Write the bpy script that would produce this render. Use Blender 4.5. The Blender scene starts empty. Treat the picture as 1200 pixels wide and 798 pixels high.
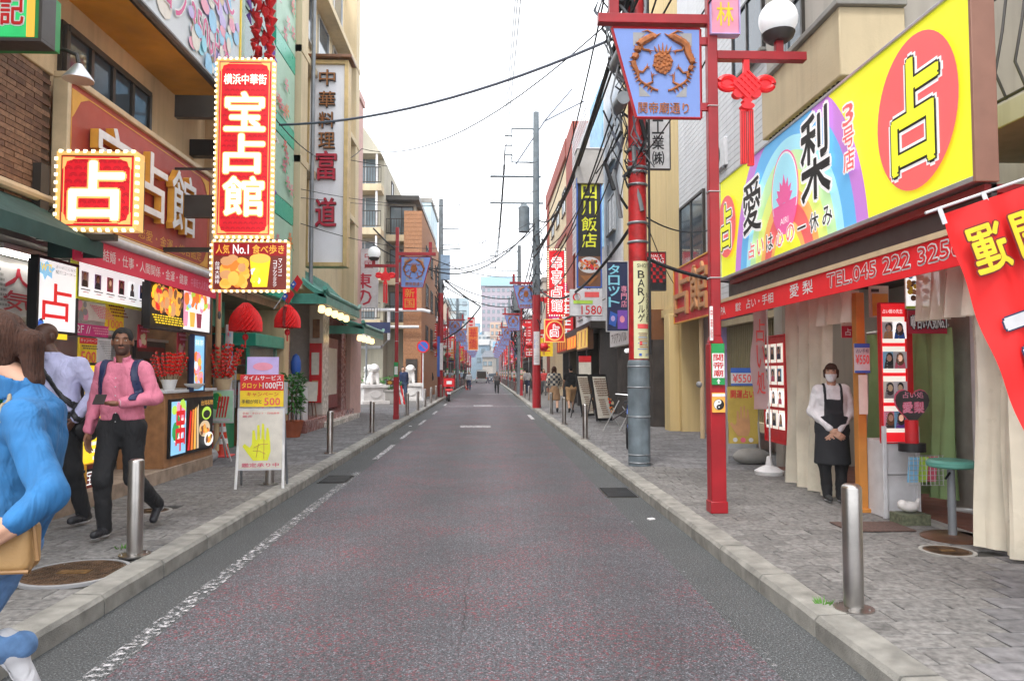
import bpy, math, random
import numpy as np
from mathutils import Vector, Matrix
random.seed(11)
S = bpy.context.scene
COL = S.collection
PI = math.pi
# ---------------------------------------------------------------- camera
CH = 1.55; FOC = 840.0
_a = math.atan(30/FOC); _b = math.atan(38/FOC)
cF = np.array([math.sin(_a)*math.cos(_b), math.cos(_a)*math.cos(_b), math.sin(_b)])
cR = np.array([math.cos(_a), -math.sin(_a), 0.0]); cU = np.cross(cR, cF)
cam = bpy.data.cameras.new('camera'); camo = bpy.data.objects.new('camera', cam); COL.objects.link(camo)
cam.sensor_width = 36; cam.lens = 36*FOC/1200; cam.clip_start = .05; cam.clip_end = 3000
camo.matrix_world = Matrix(((cR[0], cU[0], -cF[0], 0), (cR[1], cU[1], -cF[1], 0), (cR[2], cU[2], -cF[2], CH), (0, 0, 0, 1)))
S.camera = camo
# ---------------------------------------------------------------- sky, sun, exposure
SUN_EL, SUN_ROT = math.radians(58), math.radians(200)
W = bpy.data.worlds.new('World'); S.world = W; W.use_nodes = True
nt = W.node_tree; bg = nt.nodes['Background']
sky = nt.nodes.new('ShaderNodeTexSky'); sky.sky_type = 'NISHITA'; sky.sun_disc = False
sky.sun_elevation = SUN_EL; sky.sun_rotation = SUN_ROT; sky.air_density = 1; sky.dust_density = 3
mx = nt.nodes.new('ShaderNodeMix'); mx.data_type = 'RGBA'; mx.inputs[0].default_value = .86
mx.inputs[7].default_value = (13.2, 13.5, 14.0, 1)          # even cloud cover over the sky
nt.links.new(sky.outputs[0], mx.inputs[6]); nt.links.new(mx.outputs[2], bg.inputs[0])
bg.inputs[1].default_value = .12
sl = bpy.data.lights.new('sun', 'SUN'); sl.energy = 1.6; sl.angle = math.radians(14); sl.color = (1, .96, .9)
so = bpy.data.objects.new('sun', sl); COL.objects.link(so)
so.rotation_euler = (PI/2-SUN_EL, 0, math.radians(-25))
S.view_settings.view_transform = 'Standard'; S.view_settings.look = 'None'; S.view_settings.exposure = .76
S.view_settings.gamma = 1; S.view_settings.use_curve_mapping = False
S.cycles.max_bounces = 6; S.cycles.diffuse_bounces = 3; S.cycles.transparent_max_bounces = 8
# ---------------------------------------------------------------- helpers
def ray(px, py): return cF + cR*(px-600)/FOC + cU*(399-py)/FOC
def wx(px, py, X):
    d = ray(px, py); k = X/d[0]; return d[1]*k, CH+d[2]*k
def wy(px, py, Y):
    d = ray(px, py); k = Y/d[1]; return d[0]*k, CH+d[2]*k
def wz(px, py, Z=.13):
    d = ray(px, py); k = (Z-CH)/d[2]; return d[0]*k, d[1]*k
MATS = {}
def mt(name, c, r=.6, m=0., e=0., v=.12, s=5., b=.0, bs=None, streak=0., rnd=0., alpha=1., coat=0., trans=0., glossn=0.):
    if name in MATS: return MATS[name]
    M = bpy.data.materials.new(name); M.use_nodes = True; n = M.node_tree; L = n.links; N = n.nodes
    p = N['Principled BSDF']; MATS[name] = M
    c = tuple(c)+(1,)
    tc = N.new('ShaderNodeTexCoord'); geo = N.new('ShaderNodeNewGeometry')
    def noise(sc, vec, det=4):
        q = N.new('ShaderNodeTexNoise'); q.inputs['Scale'].default_value = sc; q.inputs['Detail'].default_value = det; L.new(vec, q.inputs['Vector']); return q.outputs['Fac']
    def mixm(fac, a, bb, mode='MIX'):
        q = N.new('ShaderNodeMix'); q.data_type = 'RGBA'; q.blend_type = mode
        L.new(fac, q.inputs[0]) if not isinstance(fac, float) else setattr(q.inputs[0], 'default_value', fac)
        for i, x in ((6, a), (7, bb)):
            if isinstance(x, tuple): q.inputs[i].default_value = x
            else: L.new(x, q.inputs[i])
        return q.outputs[2]
    col = c
    if v > 0:
        lo = tuple(max(0, x*(1-v)) for x in c[:3])+(1,); hi = tuple(min(1, x*(1+v)) for x in c[:3])+(1,)
        mr = N.new('ShaderNodeMapRange'); mr.inputs[1].default_value = .3; mr.inputs[2].default_value = .7
        L.new(noise(s, geo.outputs['Position'], 6), mr.inputs[0])
        col = mixm(mr.outputs[0], lo, hi)
    if streak > 0:
        mp = N.new('ShaderNodeMapping'); mp.inputs['Scale'].default_value = (7, 7, .5); L.new(geo.outputs['Position'], mp.inputs[0])
        mr = N.new('ShaderNodeMapRange'); mr.inputs[1].default_value = .48; mr.inputs[2].default_value = .8; mr.inputs[4].default_value = streak
        L.new(noise(1, mp.outputs[0], 5), mr.inputs[0])
        col = mixm(mr.outputs[0], col, tuple(x*.45 for x in c[:3])+(1,))
    if rnd > 0:
        oi = N.new('ShaderNodeObjectInfo'); hs = N.new('ShaderNodeHueSaturation'); mr = N.new('ShaderNodeMapRange')
        mr.inputs[3].default_value = 1-rnd; mr.inputs[4].default_value = 1+rnd; L.new(oi.outputs['Random'], mr.inputs[0]); L.new(mr.outputs[0], hs.inputs['Value'])
        if isinstance(col, tuple): hs.inputs['Color'].default_value = col
        else: L.new(col, hs.inputs['Color'])
        col = hs.outputs[0]
    if isinstance(col, tuple): p.inputs['Base Color'].default_value = col
    else: L.new(col, p.inputs['Base Color'])
    p.inputs['Roughness'].default_value = r; p.inputs['Metallic'].default_value = m
    if r > .15 and m < .5 and e == 0:
        mr = N.new('ShaderNodeMapRange'); mr.inputs[3].default_value = max(.05, r-.12); mr.inputs[4].default_value = min(1, r+.15)
        L.new(noise(9, geo.outputs['Position'], 3), mr.inputs[0]); L.new(mr.outputs[0], p.inputs['Roughness'])
    if b > 0:
        bp = N.new('ShaderNodeBump'); bp.inputs['Strength'].default_value = b; bp.inputs['Distance'].default_value = .01
        L.new(noise(bs or s*6, geo.outputs['Position'], 5), bp.inputs['Height']); L.new(bp.outputs[0], p.inputs['Normal'])
    if e > 0:
        if isinstance(col, tuple): p.inputs['Emission Color'].default_value = col
        else: L.new(col, p.inputs['Emission Color'])
        p.inputs['Emission Strength'].default_value = e
    if alpha < 1: p.inputs['Alpha'].default_value = alpha
    if coat: p.inputs['Coat Weight'].default_value = coat
    if trans: p.inputs['Transmission Weight'].default_value = trans
    return M
PAL = dict(red=(.62, .012, .018), crimson=(.48, .02, .05), darkred=(.2, .012, .012), white=(.8, .8, .8), black=(.012, .012, .014), gold=(.75, .38, .05), yellow=(.85, .6, .02),
  cream=(.62, .48, .3), orange=(.8, .2, .03), green=(.02, .3, .08), blue=(.03, .12, .5), sky=(.25, .55, .8), pink=(.8, .3, .42), magenta=(.6, .02, .2), purple=(.2, .08, .45), brown=(.17, .07, .03),
  tan=(.55, .28, .12), skin=(.62, .36, .25), grey=(.3, .3, .31), light=(.62, .62, .64), dark=(.05, .045, .045), lilac=(.5, .4, .75), mint=(.4, .68, .5), teal=(.02, .33, .22), lime=(.45, .7, .08),
  rose=(.72, .12, .2), bronze=(.32, .12, .03), peri=(.2, .31, .68), lemon=(.82, .84, .04), coral=(.8, .1, .1), aqua=(.25, .65, .8), navy=(.015, .025, .08), paper=(.72, .68, .6), amber=(.9, .45, .08))
def P(k):
    if not isinstance(k, str): return k
    if k in MATS: return MATS[k]
    lit = k.endswith('*'); c = PAL[k.rstrip('*')]
    if lit: return mt(k, c, r=.35, e=.5 if k != 'white*' else .55, v=.04)
    return mt(k, c, r=.42, v=.1, s=8)
GL = {}
def glyph(s, bold, ext=0):
    k = (s, bold, ext)
    if k in GL: return GL[k]
    c = bpy.data.curves.new('t', 'FONT'); c.body = s; c.resolution_u = 2; c.offset = bold; c.extrude = .5 if ext else 0
    c.align_x = 'CENTER'
    o = bpy.data.objects.new('t', c); COL.objects.link(o)
    me = bpy.data.meshes.new_from_object(o.evaluated_get(bpy.context.evaluated_depsgraph_get()))
    V = np.array([v.co[:] for v in me.vertices]).reshape(-1, 3); Fc = [tuple(p.vertices) for p in me.polygons]
    bpy.data.objects.remove(o); bpy.data.curves.remove(c); bpy.data.meshes.remove(me)
    GL[k] = (V, Fc); return GL[k]
class MB:
    def __init__(s): s.V = []; s.F = []; s.M = []; s.mats = []
    def mi(s, m):
        m = P(m)
        if m not in s.mats: s.mats.append(m)
        return s.mats.index(m)
    def add(s, V, Fc, m):
        o = len(s.V); i = s.mi(m); s.V.extend([tuple(float(q) for q in v) for v in V])
        for f in Fc: s.F.append(tuple(o+j for j in f)); s.M.append(i)
        return s
    def box(s, x0, x1, y0, y1, z0, z1, m, top=None):
        V = [(x, y, z) for z in (z0, z1) for y in (y0, y1) for x in (x0, x1)]
        s.add(V, [(0, 2, 3, 1), (4, 5, 7, 6), (0, 1, 5, 4), (2, 6, 7, 3), (0, 4, 6, 2), (1, 3, 7, 5)], m); return s
    def ebox(s, c, sz, m, rz=0, rx=0, ry=0):
        R = Matrix.Rotation(rz, 3, 'Z') @ Matrix.Rotation(ry, 3, 'Y') @ Matrix.Rotation(rx, 3, 'X'); h = [q/2 for q in sz]
        V = [Vector(c)+R @ Vector((x*h[0], y*h[1], z*h[2])) for z in (-1, 1) for y in (-1, 1) for x in (-1, 1)]
        s.add(V, [(0, 2, 3, 1), (4, 5, 7, 6), (0, 1, 5, 4), (2, 6, 7, 3), (0, 4, 6, 2), (1, 3, 7, 5)], m); return s
    def tube(s, pts, r, m, n=8, cap=True):
        pts = [Vector(p) for p in pts]; k = len(pts); rs = r if isinstance(r, (list, tuple)) else [r]*k
        V = []; 
        for i, p in enumerate(pts):
            d = (pts[min(i+1, k-1)]-pts[max(i-1, 0)]).normalized()
            u = d.cross(Vector((0, 0, 1)) if abs(d.z) < .95 else Vector((1, 0, 0))).normalized(); w = u.cross(d)
            for j in range(n):
                a = 2*PI*j/n; V.append(p+(u*math.cos(a)+w*math.sin(a))*rs[i])
        Fc = [(i*n+j, i*n+(j+1) % n, (i+1)*n+(j+1) % n, (i+1)*n+j) for i in range(k-1) for j in range(n)]
        if cap: Fc += [tuple(range(n))[::-1], tuple((k-1)*n+j for j in range(n))]
        s.add(V, Fc, m); return s
    def lathe(s, prof, c, m, n=20, sx=1, sy=1):
        V = []
        for r, z in prof:
            for j in range(n): a = 2*PI*j/n; V.append((c[0]+r*sx*math.cos(a), c[1]+r*sy*math.sin(a), c[2]+z))
        k = len(prof)
        Fc = [(i*n+j, i*n+(j+1) % n, (i+1)*n+(j+1) % n, (i+1)*n+j) for i in range(k-1) for j in range(n)]
        Fc += [tuple(range(n))[::-1], tuple((k-1)*n+j for j in range(n))]
        s.add(V, Fc, m); return s
    def ball(s, c, r, m, n=14):
        r = r if isinstance(r, (tuple, list)) else (r, r, r); k = n//2
        V = [(c[0], c[1], c[2]-r[2])]
        for i in range(1, k):
            a = PI*i/k
            for j in range(n): b = 2*PI*j/n; V.append((c[0]+r[0]*math.sin(a)*math.cos(b), c[1]+r[1]*math.sin(a)*math.sin(b), c[2]-r[2]*math.cos(a)))
        V.append((c[0], c[1], c[2]+r[2])); e = len(V)-1
        Fc = [(0, 1+(j+1) % n, 1+j) for j in range(n)]+[(e, 1+(k-2)*n+j, 1+(k-2)*n+(j+1) % n) for j in range(n)]
        Fc += [(1+i*n+j, 1+i*n+(j+1) % n, 1+(i+1)*n+(j+1) % n, 1+(i+1)*n+j) for i in range(k-2) for j in range(n)]
        s.add(V, Fc, m); return s
    def prism(s, pts, y0, y1, m):      # (x,z) outline counter-clockwise seen from -y, pushed along y
        n = len(pts); V = [(x, y0, z) for x, z in pts]+[(x, y1, z) for x, z in pts]
        Fc = [tuple(range(n)), tuple(range(2*n-1, n-1, -1))]+[(i, n+i, n+(i+1) % n, (i+1) % n) for i in range(n)]
        s.add(V, Fc, m); return s
    def flat(s, pts, y, m): return s.add([(x, y, z) for x, z in pts], [tuple(range(len(pts)))], m)
    def ell(s, cx, cz, rx, rz, y, m, n=24, d=0):
        pts = [(cx+rx*math.cos(2*PI*j/n), cz+rz*math.sin(2*PI*j/n)) for j in range(n)]
        return s.prism(pts, y-d, y, m) if d else s.flat(pts, y, m)
    def text(s, t, x0, z0, x1, z1, y, m, bold=.015, depth=0, vert=False, out=None, keep=False):
        if vert:
            n = len(t); ch = (z1-z0)/n
            for i, c in enumerate(t):
                if c != ' ': s.text(c, x0, z1-(i+.94)*ch, x1, z1-(i+.06)*ch, y, m, bold, depth, False, out, keep or c in 'ー・一')
            return s
        V, Fc = glyph(t, 0, 1 if depth else 0)
        if not len(V): return s
        lo = V.min(0); hi = V.max(0); sx = (x1-x0)/max(hi[0]-lo[0], .01); sz = (z1-z0)/max(hi[1]-lo[1], .01)
        if keep: sx = sz = min(abs(sx), abs(sz)); 
        cx = (x0+x1)/2; cz = (z0+z1)/2
        def put(dx, dz, yy, mm, dd):
            s.add([(cx+(v[0]-(lo[0]+hi[0])/2)*sx+dx, yy-(v[2]+.5)*dd if dd else yy, cz+(v[1]-(lo[1]+hi[1])/2)*sz+dz) for v in V], Fc, mm)
        put(0, 0, y, m, depth)
        bw = bold*.42*min(abs(z1-z0), abs(x1-x0)*(1.2 if len(t) == 1 else 9)) if bold > 0 else 0; nb = 0
        if bw > 0 and bold >= .03:
            nb = 4 if len(t) > 1 or depth else 6
            for k in range(nb): an = PI/4+k*(2*PI/nb+.11); put(bw*math.cos(an), bw*math.sin(an), y+(.003 if depth else .0002)*(k+1), m, depth)
        elif bold > .012: nb = 1; put(bw, 0, y+.0002, m, depth)
        if out:
            om, od = out[0], out[1]; k0 = out[2] if len(out) > 2 else 3; od = od+bw*.9
            for k in range(8):
                a = k*PI/4; V0 = V
                if depth: V, Fc = glyph(t, 0, 0)
                put(od*math.cos(a), od*math.sin(a), y+.0006*(k0+k), om, 0)
        return s
    def build(s, name, parent=None, loc=None, rz=0, smooth=True, bevel=0, kind=None, ang=35):
        me = bpy.data.meshes.new(name); me.from_pydata(s.V, [], s.F)
        for m in s.mats: me.materials.append(m)
        me.polygons.foreach_set('material_index', s.M)
        if smooth: me.polygons.foreach_set('use_smooth', [True]*len(s.F)); me.set_sharp_from_angle(angle=math.radians(ang))
        me.update(); return link(name, me, parent, loc, rz, bevel, kind)
def link(name, me, parent=None, loc=None, rz=0, bevel=0, kind=None):
    o = bpy.data.objects.new(name, me); COL.objects.link(o); o.parent = parent
    if loc is not None: o.location = loc
    if rz: o.rotation_euler = (0, 0, rz)
    if bevel:
        b = o.modifiers.new('bevel', 'BEVEL'); b.width = bevel; b.segments = 2; b.limit_method = 'ANGLE'
    if kind: o['kind'] = kind
    return o
def tag(o, label, cat, group=None):
    o['label'] = label; o['category'] = cat
    if group: o['group'] = group
    return o
def thing(name, label, cat, loc=(0, 0, 0), rz=0, group=None):
    o = bpy.data.objects.new(name, None); COL.objects.link(o); o.location = loc; o.rotation_euler = (0, 0, rz); o.empty_display_size = .1
    return tag(o, label, cat, group)
def dup(o, loc=None, rz=None, label=None, parent=None):
    c = o.copy(); COL.objects.link(c)
    if parent is not None: c.parent = parent
    if loc is not None: c.location = loc
    if rz is not None: c.rotation_euler = (0, 0, rz)
    if label: c['label'] = label
    for ch in list(o.children): dup(ch, parent=c)
    return c
def side(name, label, cat, X, tl, br, group=None):   # thing lying in the plane X=const of a facade; returns it with its width and height
    y0, z1 = wx(*tl, X); y1, z0 = wx(*br, X)
    return thing(name, label, cat, (X, (y0+y1)/2, z0), PI/2 if X < 0 else -PI/2, group), abs(y1-y0), z1-z0
def face(name, label, cat, Y, tl, br, group=None):   # thing in a plane Y=const, facing down the street
    x0, z1 = wy(*tl, Y); x1, z0 = wy(*br, Y)
    return thing(name, label, cat, ((x0+x1)/2, Y, z0), 0, group), abs(x1-x0), z1-z0
def pr(t, w, h, items, name='printed_face', y=-.003):
    m = MB(); X = lambda u: (u-.5)*w; Z = lambda u: u*h; k = 0
    for it in items:
        a = it[0]; k += 1; yy = y-.0015*k
        if a == 'r': m.flat([(X(it[1]), Z(it[2])), (X(it[3]), Z(it[2])), (X(it[3]), Z(it[4])), (X(it[1]), Z(it[4]))], yy, it[5])
        elif a == 'e': m.ell(X(it[1]), Z(it[2]), it[3]*w, it[4]*h, yy, it[5])
        elif a == 'p': m.flat([(X(u), Z(v)) for u, v in it[1]], yy, it[2])
        elif a in 'tv':
            if len(it) > 8: yy -= .009
            m.text(it[1], X(it[2]), Z(it[3]), X(it[4]), Z(it[5]), yy, it[6], it[7] if len(it) > 7 else .015, vert=a == 'v', out=it[8] if len(it) > 8 else None)
        elif a == 'b':
            _, x0, z0, x1, z1, mats, n, r = it
            for q in range(n):
                yy -= .0002; rr = random.uniform(.5, 1)*r
                m.ell(X(random.uniform(x0+rr*.6, x1-rr*.6)), Z(random.uniform(z0+rr*.6*w/h, z1-rr*.6*w/h)), rr*w, rr*w*random.uniform(.6, 1.3), yy, random.choice(mats), n=9)
            k += 3
        elif a == 'q':   # small portrait: cx, cz, size (fraction of h), clothing colour
            _, cx, cz, sz, cl = it[:5]; lit = '*' if cl.endswith('*') else ''
            q = sz*h; x = X(cx); z = Z(cz)
            m.prism([(x-q*.34, z-q*.5), (x+q*.34, z-q*.5), (x+q*.28, z-q*.12), (x+q*.1, z), (x-q*.1, z), (x-q*.28, z-q*.12)], yy-.0002, yy, cl)
            hr_ = random.choice(['dark', 'dark', 'brown', 'black', 'tan']); m.flat([(x-q*.42, z-q*.5), (x+q*.42, z-q*.5), (x+q*.42, z+q*.52), (x-q*.42, z+q*.52)], yy+.0004, random.choice(['white*', 'paper', 'sky', 'pink', 'light', 'lilac'])); m.ell(x, z+q*.2, q*random.uniform(.18, .24), q*.27, yy-.001, hr_); m.ell(x+q*random.uniform(-.03, .03), z+q*.12, q*.15, q*.2, yy-.0016, random.choice(['skin*', 'skin', 'cream'])); (m.ell(x, z-q*.02, q*.25, q*.3, yy-.0004, hr_) if random.random() < .5 else None)
    return m.build(name, t, smooth=False)
def lines(x0, z0, x1, z1, n, m, cover=.8):   # rows of small print
    r = []
    for i in range(n):
        z = z1-(i+.5)*(z1-z0)/n; x = x0
        while x < x1-.01:
            l = random.uniform(.03, .09)*(x1-x0)*1.5; r.append(('r', x, z-(z1-z0)/n*.25, min(x+l, x1), z+(z1-z0)/n*.25, m)); x += l+.02*(x1-x0)
    return r
def slab(t, w, h, d, m='dark', fr=None, fw=.03, name='board'):
    MB().box(-w/2, w/2, 0, d, 0, h, m).build(name, t, bevel=.004)
    if fr:
        MB().box(-w/2-fw, w/2+fw, -.02, d*.6, h, h+fw, fr).box(-w/2-fw, w/2+fw, -.02, d*.6, -fw, 0, fr).box(-w/2-fw, -w/2, -.019, d*.59, 0, h, fr).box(w/2, w/2+fw, -.019, d*.59, 0, h, fr).build('frame', t, bevel=.003)
def sag(a, b, d, n=14):
    return [(a[0]+(b[0]-a[0])*t, a[1]+(b[1]-a[1])*t, a[2]+(b[2]-a[2])*t-d*4*t*(1-t)) for t in [i/n for i in range(n+1)]]
M_steel = mt('stainless', (.42, .4, .38), r=.3, m=1, v=.25, s=4, b=.05, bs=60)
M_redp = mt('red_pole_paint', (.33, .008, .015), r=.35, v=.2, s=3, b=.08, bs=30, streak=.25)
M_conc = mt('concrete', (.3, .29, .27), r=.85, v=.25, s=1.5, b=.4, bs=40, streak=.3)
M_cream = mt('cream_render', (.66, .48, .28), r=.8, v=.16, s=.9, b=.25, bs=50, streak=.5)
M_beige = mt('beige_render', (.64, .53, .35), r=.8, v=.12, s=.7, b=.25, bs=50, streak=.35)
M_grey = mt('grey_metal', (.22, .24, .26), r=.45, m=.3, v=.2, s=3, streak=.3)
M_pole = mt('pole_concrete', (.16, .19, .21), r=.7, v=.25, s=4, b=.2, streak=.4)
M_wire = mt('cable_rubber', (.012, .013, .016), r=.6, v=0)
M_wirel = mt('cable_grey', (.12, .14, .18), r=.6, v=0)
M_glass = mt('window_glass', (.05, .07, .09), r=.06, v=.4, s=.6)
M_glassb = mt('window_glass_pale', (.2, .26, .3), r=.08, v=.4, s=.8)
M_clear = mt('clear_glass', (.8, .85, .85), r=.03, v=0, alpha=.16)
M_alu = mt('aluminium', (.55, .56, .57), r=.35, m=.7, v=.1)
M_dkfr = mt('dark_frame', (.03, .025, .02), r=.4, v=.2)
M_wood = mt('wood_brown', (.26, .13, .06), r=.55, v=.35, s=6, b=.15, streak=.3)
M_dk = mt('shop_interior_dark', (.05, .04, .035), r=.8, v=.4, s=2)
M_int = mt('shop_interior_wall', (.25, .24, .22), r=.8, v=.2, s=1)
# ================================================================ GROUND, ROAD, PAVEMENTS
def ground_mat(name, base, speck, hi=None, thr=.6, lines_=False):
    M = bpy.data.materials.new(name); M.use_nodes = True; n = M.node_tree; N = n.nodes; L = n.links; p = N['Principled BSDF']
    g = N.new('ShaderNodeNewGeometry')
    def ns(sc, det=3, r=.5):
        q = N.new('ShaderNodeTexNoise'); q.inputs['Scale'].default_value = sc; q.inputs['Detail'].default_value = det; q.inputs['Roughness'].default_value = r; L.new(g.outputs['Position'], q.inputs['Vector']); return q.outputs['Fac']
    def ramp(f, a, b_, lo=0, hi_=1):
        q = N.new('ShaderNodeMapRange'); q.inputs[1].default_value = a; q.inputs[2].default_value = b_; q.inputs[3].default_value = lo; q.inputs[4].default_value = hi_; L.new(f, q.inputs[0]); return q.outputs[0]
    def mixc(f, a, b_):
        q = N.new('ShaderNodeMix'); q.data_type = 'RGBA'; L.new(f, q.inputs[0])
        for i, x in ((6, a), (7, b_)):
            if isinstance(x, tuple): q.inputs[i].default_value = x+(1,)
            else: L.new(x, q.inputs[i])
        return q.outputs[2]
    c = mixc(ramp(ns(100, 3), .36, .66), tuple(x*.4 for x in base), tuple(x*1.75 for x in base))
    c = mixc(ramp(ns(95, 1), .62, .68, 0, .8), c, tuple(min(1, x*4.2) for x in base))
    if speck:
        a = N.new('ShaderNodeMath'); a.operation = 'MULTIPLY'; L.new(ramp(ns(34, 6, .8), .52, .57), a.inputs[0]); L.new(ramp(ns(1.3, 6, .7), .42, .64, .1, .72), a.inputs[1])
        c = mixc(a.outputs[0], c, speck)
    c2 = N.new('ShaderNodeMix'); c2.data_type = 'RGBA'; c2.blend_type = 'MULTIPLY'; c2.inputs[0].default_value = 1; L.new(c, c2.inputs[6])
    cr = ramp(ns(.9, 5, .6), .3, .7, .85, 1.1); cb = N.new('ShaderNodeCombineColor'); [L.new(cr, cb.inputs[i]) for i in range(3)]; L.new(cb.outputs[0], c2.inputs[7])
    vo = N.new('ShaderNodeTexVoronoi'); vo.feature = 'DISTANCE_TO_EDGE'; vo.inputs['Scale'].default_value = .55
    wv = N.new('ShaderNodeMix'); wv.data_type = 'VECTOR'; wv.inputs[0].default_value = .12; L.new(g.outputs['Position'], wv.inputs[4]); q_ = N.new('ShaderNodeTexNoise'); q_.inputs['Scale'].default_value = 3; q_.inputs['Detail'].default_value = 5; L.new(g.outputs['Position'], q_.inputs['Vector']); L.new(q_.outputs['Color'], wv.inputs[5]); L.new(wv.outputs[1], vo.inputs['Vector'])
    ck = N.new('ShaderNodeMath'); ck.operation = 'MULTIPLY'; L.new(ramp(vo.outputs['Distance'], .003, .0, 0, .8), ck.inputs[0]); L.new(ramp(ns(.35, 2), .5, .56), ck.inputs[1])
    sx = N.new('ShaderNodeSeparateXYZ'); L.new(g.outputs['Position'], sx.inputs[0]); ty = N.new('ShaderNodeMath'); ty.operation = 'SINE'; tm = N.new('ShaderNodeMath'); tm.operation = 'MULTIPLY_ADD'; tm.inputs[1].default_value = 3.7; tm.inputs[2].default_value = .8; L.new(sx.outputs[0], tm.inputs[0]); L.new(tm.outputs[0], ty.inputs[0])
    tyc = ramp(ty.outputs[0], -1, 1, .88, 1.12); tcb = N.new('ShaderNodeCombineColor'); [L.new(tyc, tcb.inputs[i]) for i in range(3)]; c3 = N.new('ShaderNodeMix'); c3.data_type = 'RGBA'; c3.blend_type = 'MULTIPLY'; c3.inputs[0].default_value = 1; L.new(c2.outputs[2], c3.inputs[6]); L.new(tcb.outputs[0], c3.inputs[7])
    L.new(mixc(ck.outputs[0], c3.outputs[2], (.015, .014, .014)), p.inputs['Base Color']); p.inputs['Roughness'].default_value = .8
    bp = N.new('ShaderNodeBump'); bp.inputs['Strength'].default_value = .5; bp.inputs['Distance'].default_value = .006; L.new(ns(120, 3), bp.inputs['Height']); L.new(bp.outputs[0], p.inputs['Normal'])
    MATS[name] = M; return M
M_asph = ground_mat('asphalt_grey', (.055, .058, .06), None)
M_asph.name = 'asphalt_grey'
M_road = ground_mat('asphalt_red_worn', (.06, .061, .069), (.26, .03, .042))
M_gran = mt('kerb_granite', (.27, .26, .235), r=.8, v=.3, s=7, b=.6, bs=120, streak=0, rnd=.18)
M_pav = mt('paver_stone', (.165, .158, .152), r=.8, v=.4, s=26, b=.5, bs=140, rnd=.17)
M_joint = mt('paver_joint', (.04, .038, .034), r=.95, v=.3, s=20)
def worn_paint():
    M = bpy.data.materials.new('worn_road_paint'); M.use_nodes = True; n = M.node_tree; N = n.nodes; L = n.links; p = N['Principled BSDF']
    g = N.new('ShaderNodeNewGeometry'); at = N.new('ShaderNodeTexNoise'); at.inputs['Scale'].default_value = 24; at.inputs['Detail'].default_value = 6; at.inputs['Roughness'].default_value = .7; L.new(g.outputs['Position'], at.inputs['Vector'])
    oi = N.new('ShaderNodeObjectInfo'); sb = N.new('ShaderNodeMath'); sb.operation = 'ADD'; L.new(at.outputs['Fac'], sb.inputs[0]); L.new(oi.outputs['Alpha'], sb.inputs[1])
    mr = N.new('ShaderNodeMapRange'); mr.inputs[1].default_value = .93; mr.inputs[2].default_value = 1.12; L.new(sb.outputs[0], mr.inputs[0]); L.new(mr.outputs[0], p.inputs['Alpha'])
    p.inputs['Base Color'].default_value = (.66, .64, .66, 1); p.inputs['Roughness'].default_value = .7; return M
M_paint = worn_paint()
def strip(name, x0, x1, y0, y1, z, m, par=None, cuts=1):
    o = MB(); [o.add([(x0, y0+(y1-y0)*i/cuts, z), (x1, y0+(y1-y0)*i/cuts, z), (x1, y0+(y1-y0)*(i+1)/cuts, z), (x0, y0+(y1-y0)*(i+1)/cuts, z)], [(0, 1, 2, 3)], m) for i in range(cuts)]
    return o.build(name, par, smooth=False)
KL, KR = -2.45, 1.93
g = strip('ground', -900, 900, -60, 1500, -.03, mt('far_ground', (.12, .12, .12), r=.9)); g['kind'] = 'structure'
rd = strip('road', KL-.3, KR+.3, -8, 175, 0, M_asph); rd['kind'] = 'structure'
def mark(x0, x1, y0, y1, al, z=.008, m=None):
    o = strip('road_marking', x0, x1, y0, y1, z, m or M_paint, rd); o.color = (1, 1, 1, al); return o
strip('red_surface', -1.93, 1.5, -8, 175, .004, M_road, rd)
mark(-2.055, -1.935, -4, 11.3, .435); mark(1.46, 1.55, 2, 9.5, .33); mark(-2.04, -1.94, 13, 15.6, .5)
for y in (17, 21.5, 27, 34): mark(-2.04, -1.95, y, y+2.2, .52)
mark(-.75, .12, 20.4, 21.2, .5); mark(-.6, .3, 33.5, 34.6, .5); mark(-2.2, -1.3, 43, 43.9, .45); mark(-.6, 2.2, 52, 52.7, .5); mark(-1.9, 2.3, 33.0, 33.25, .5, .012); mark(1.5, 1.62, 24, 26.5, .55)
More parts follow.
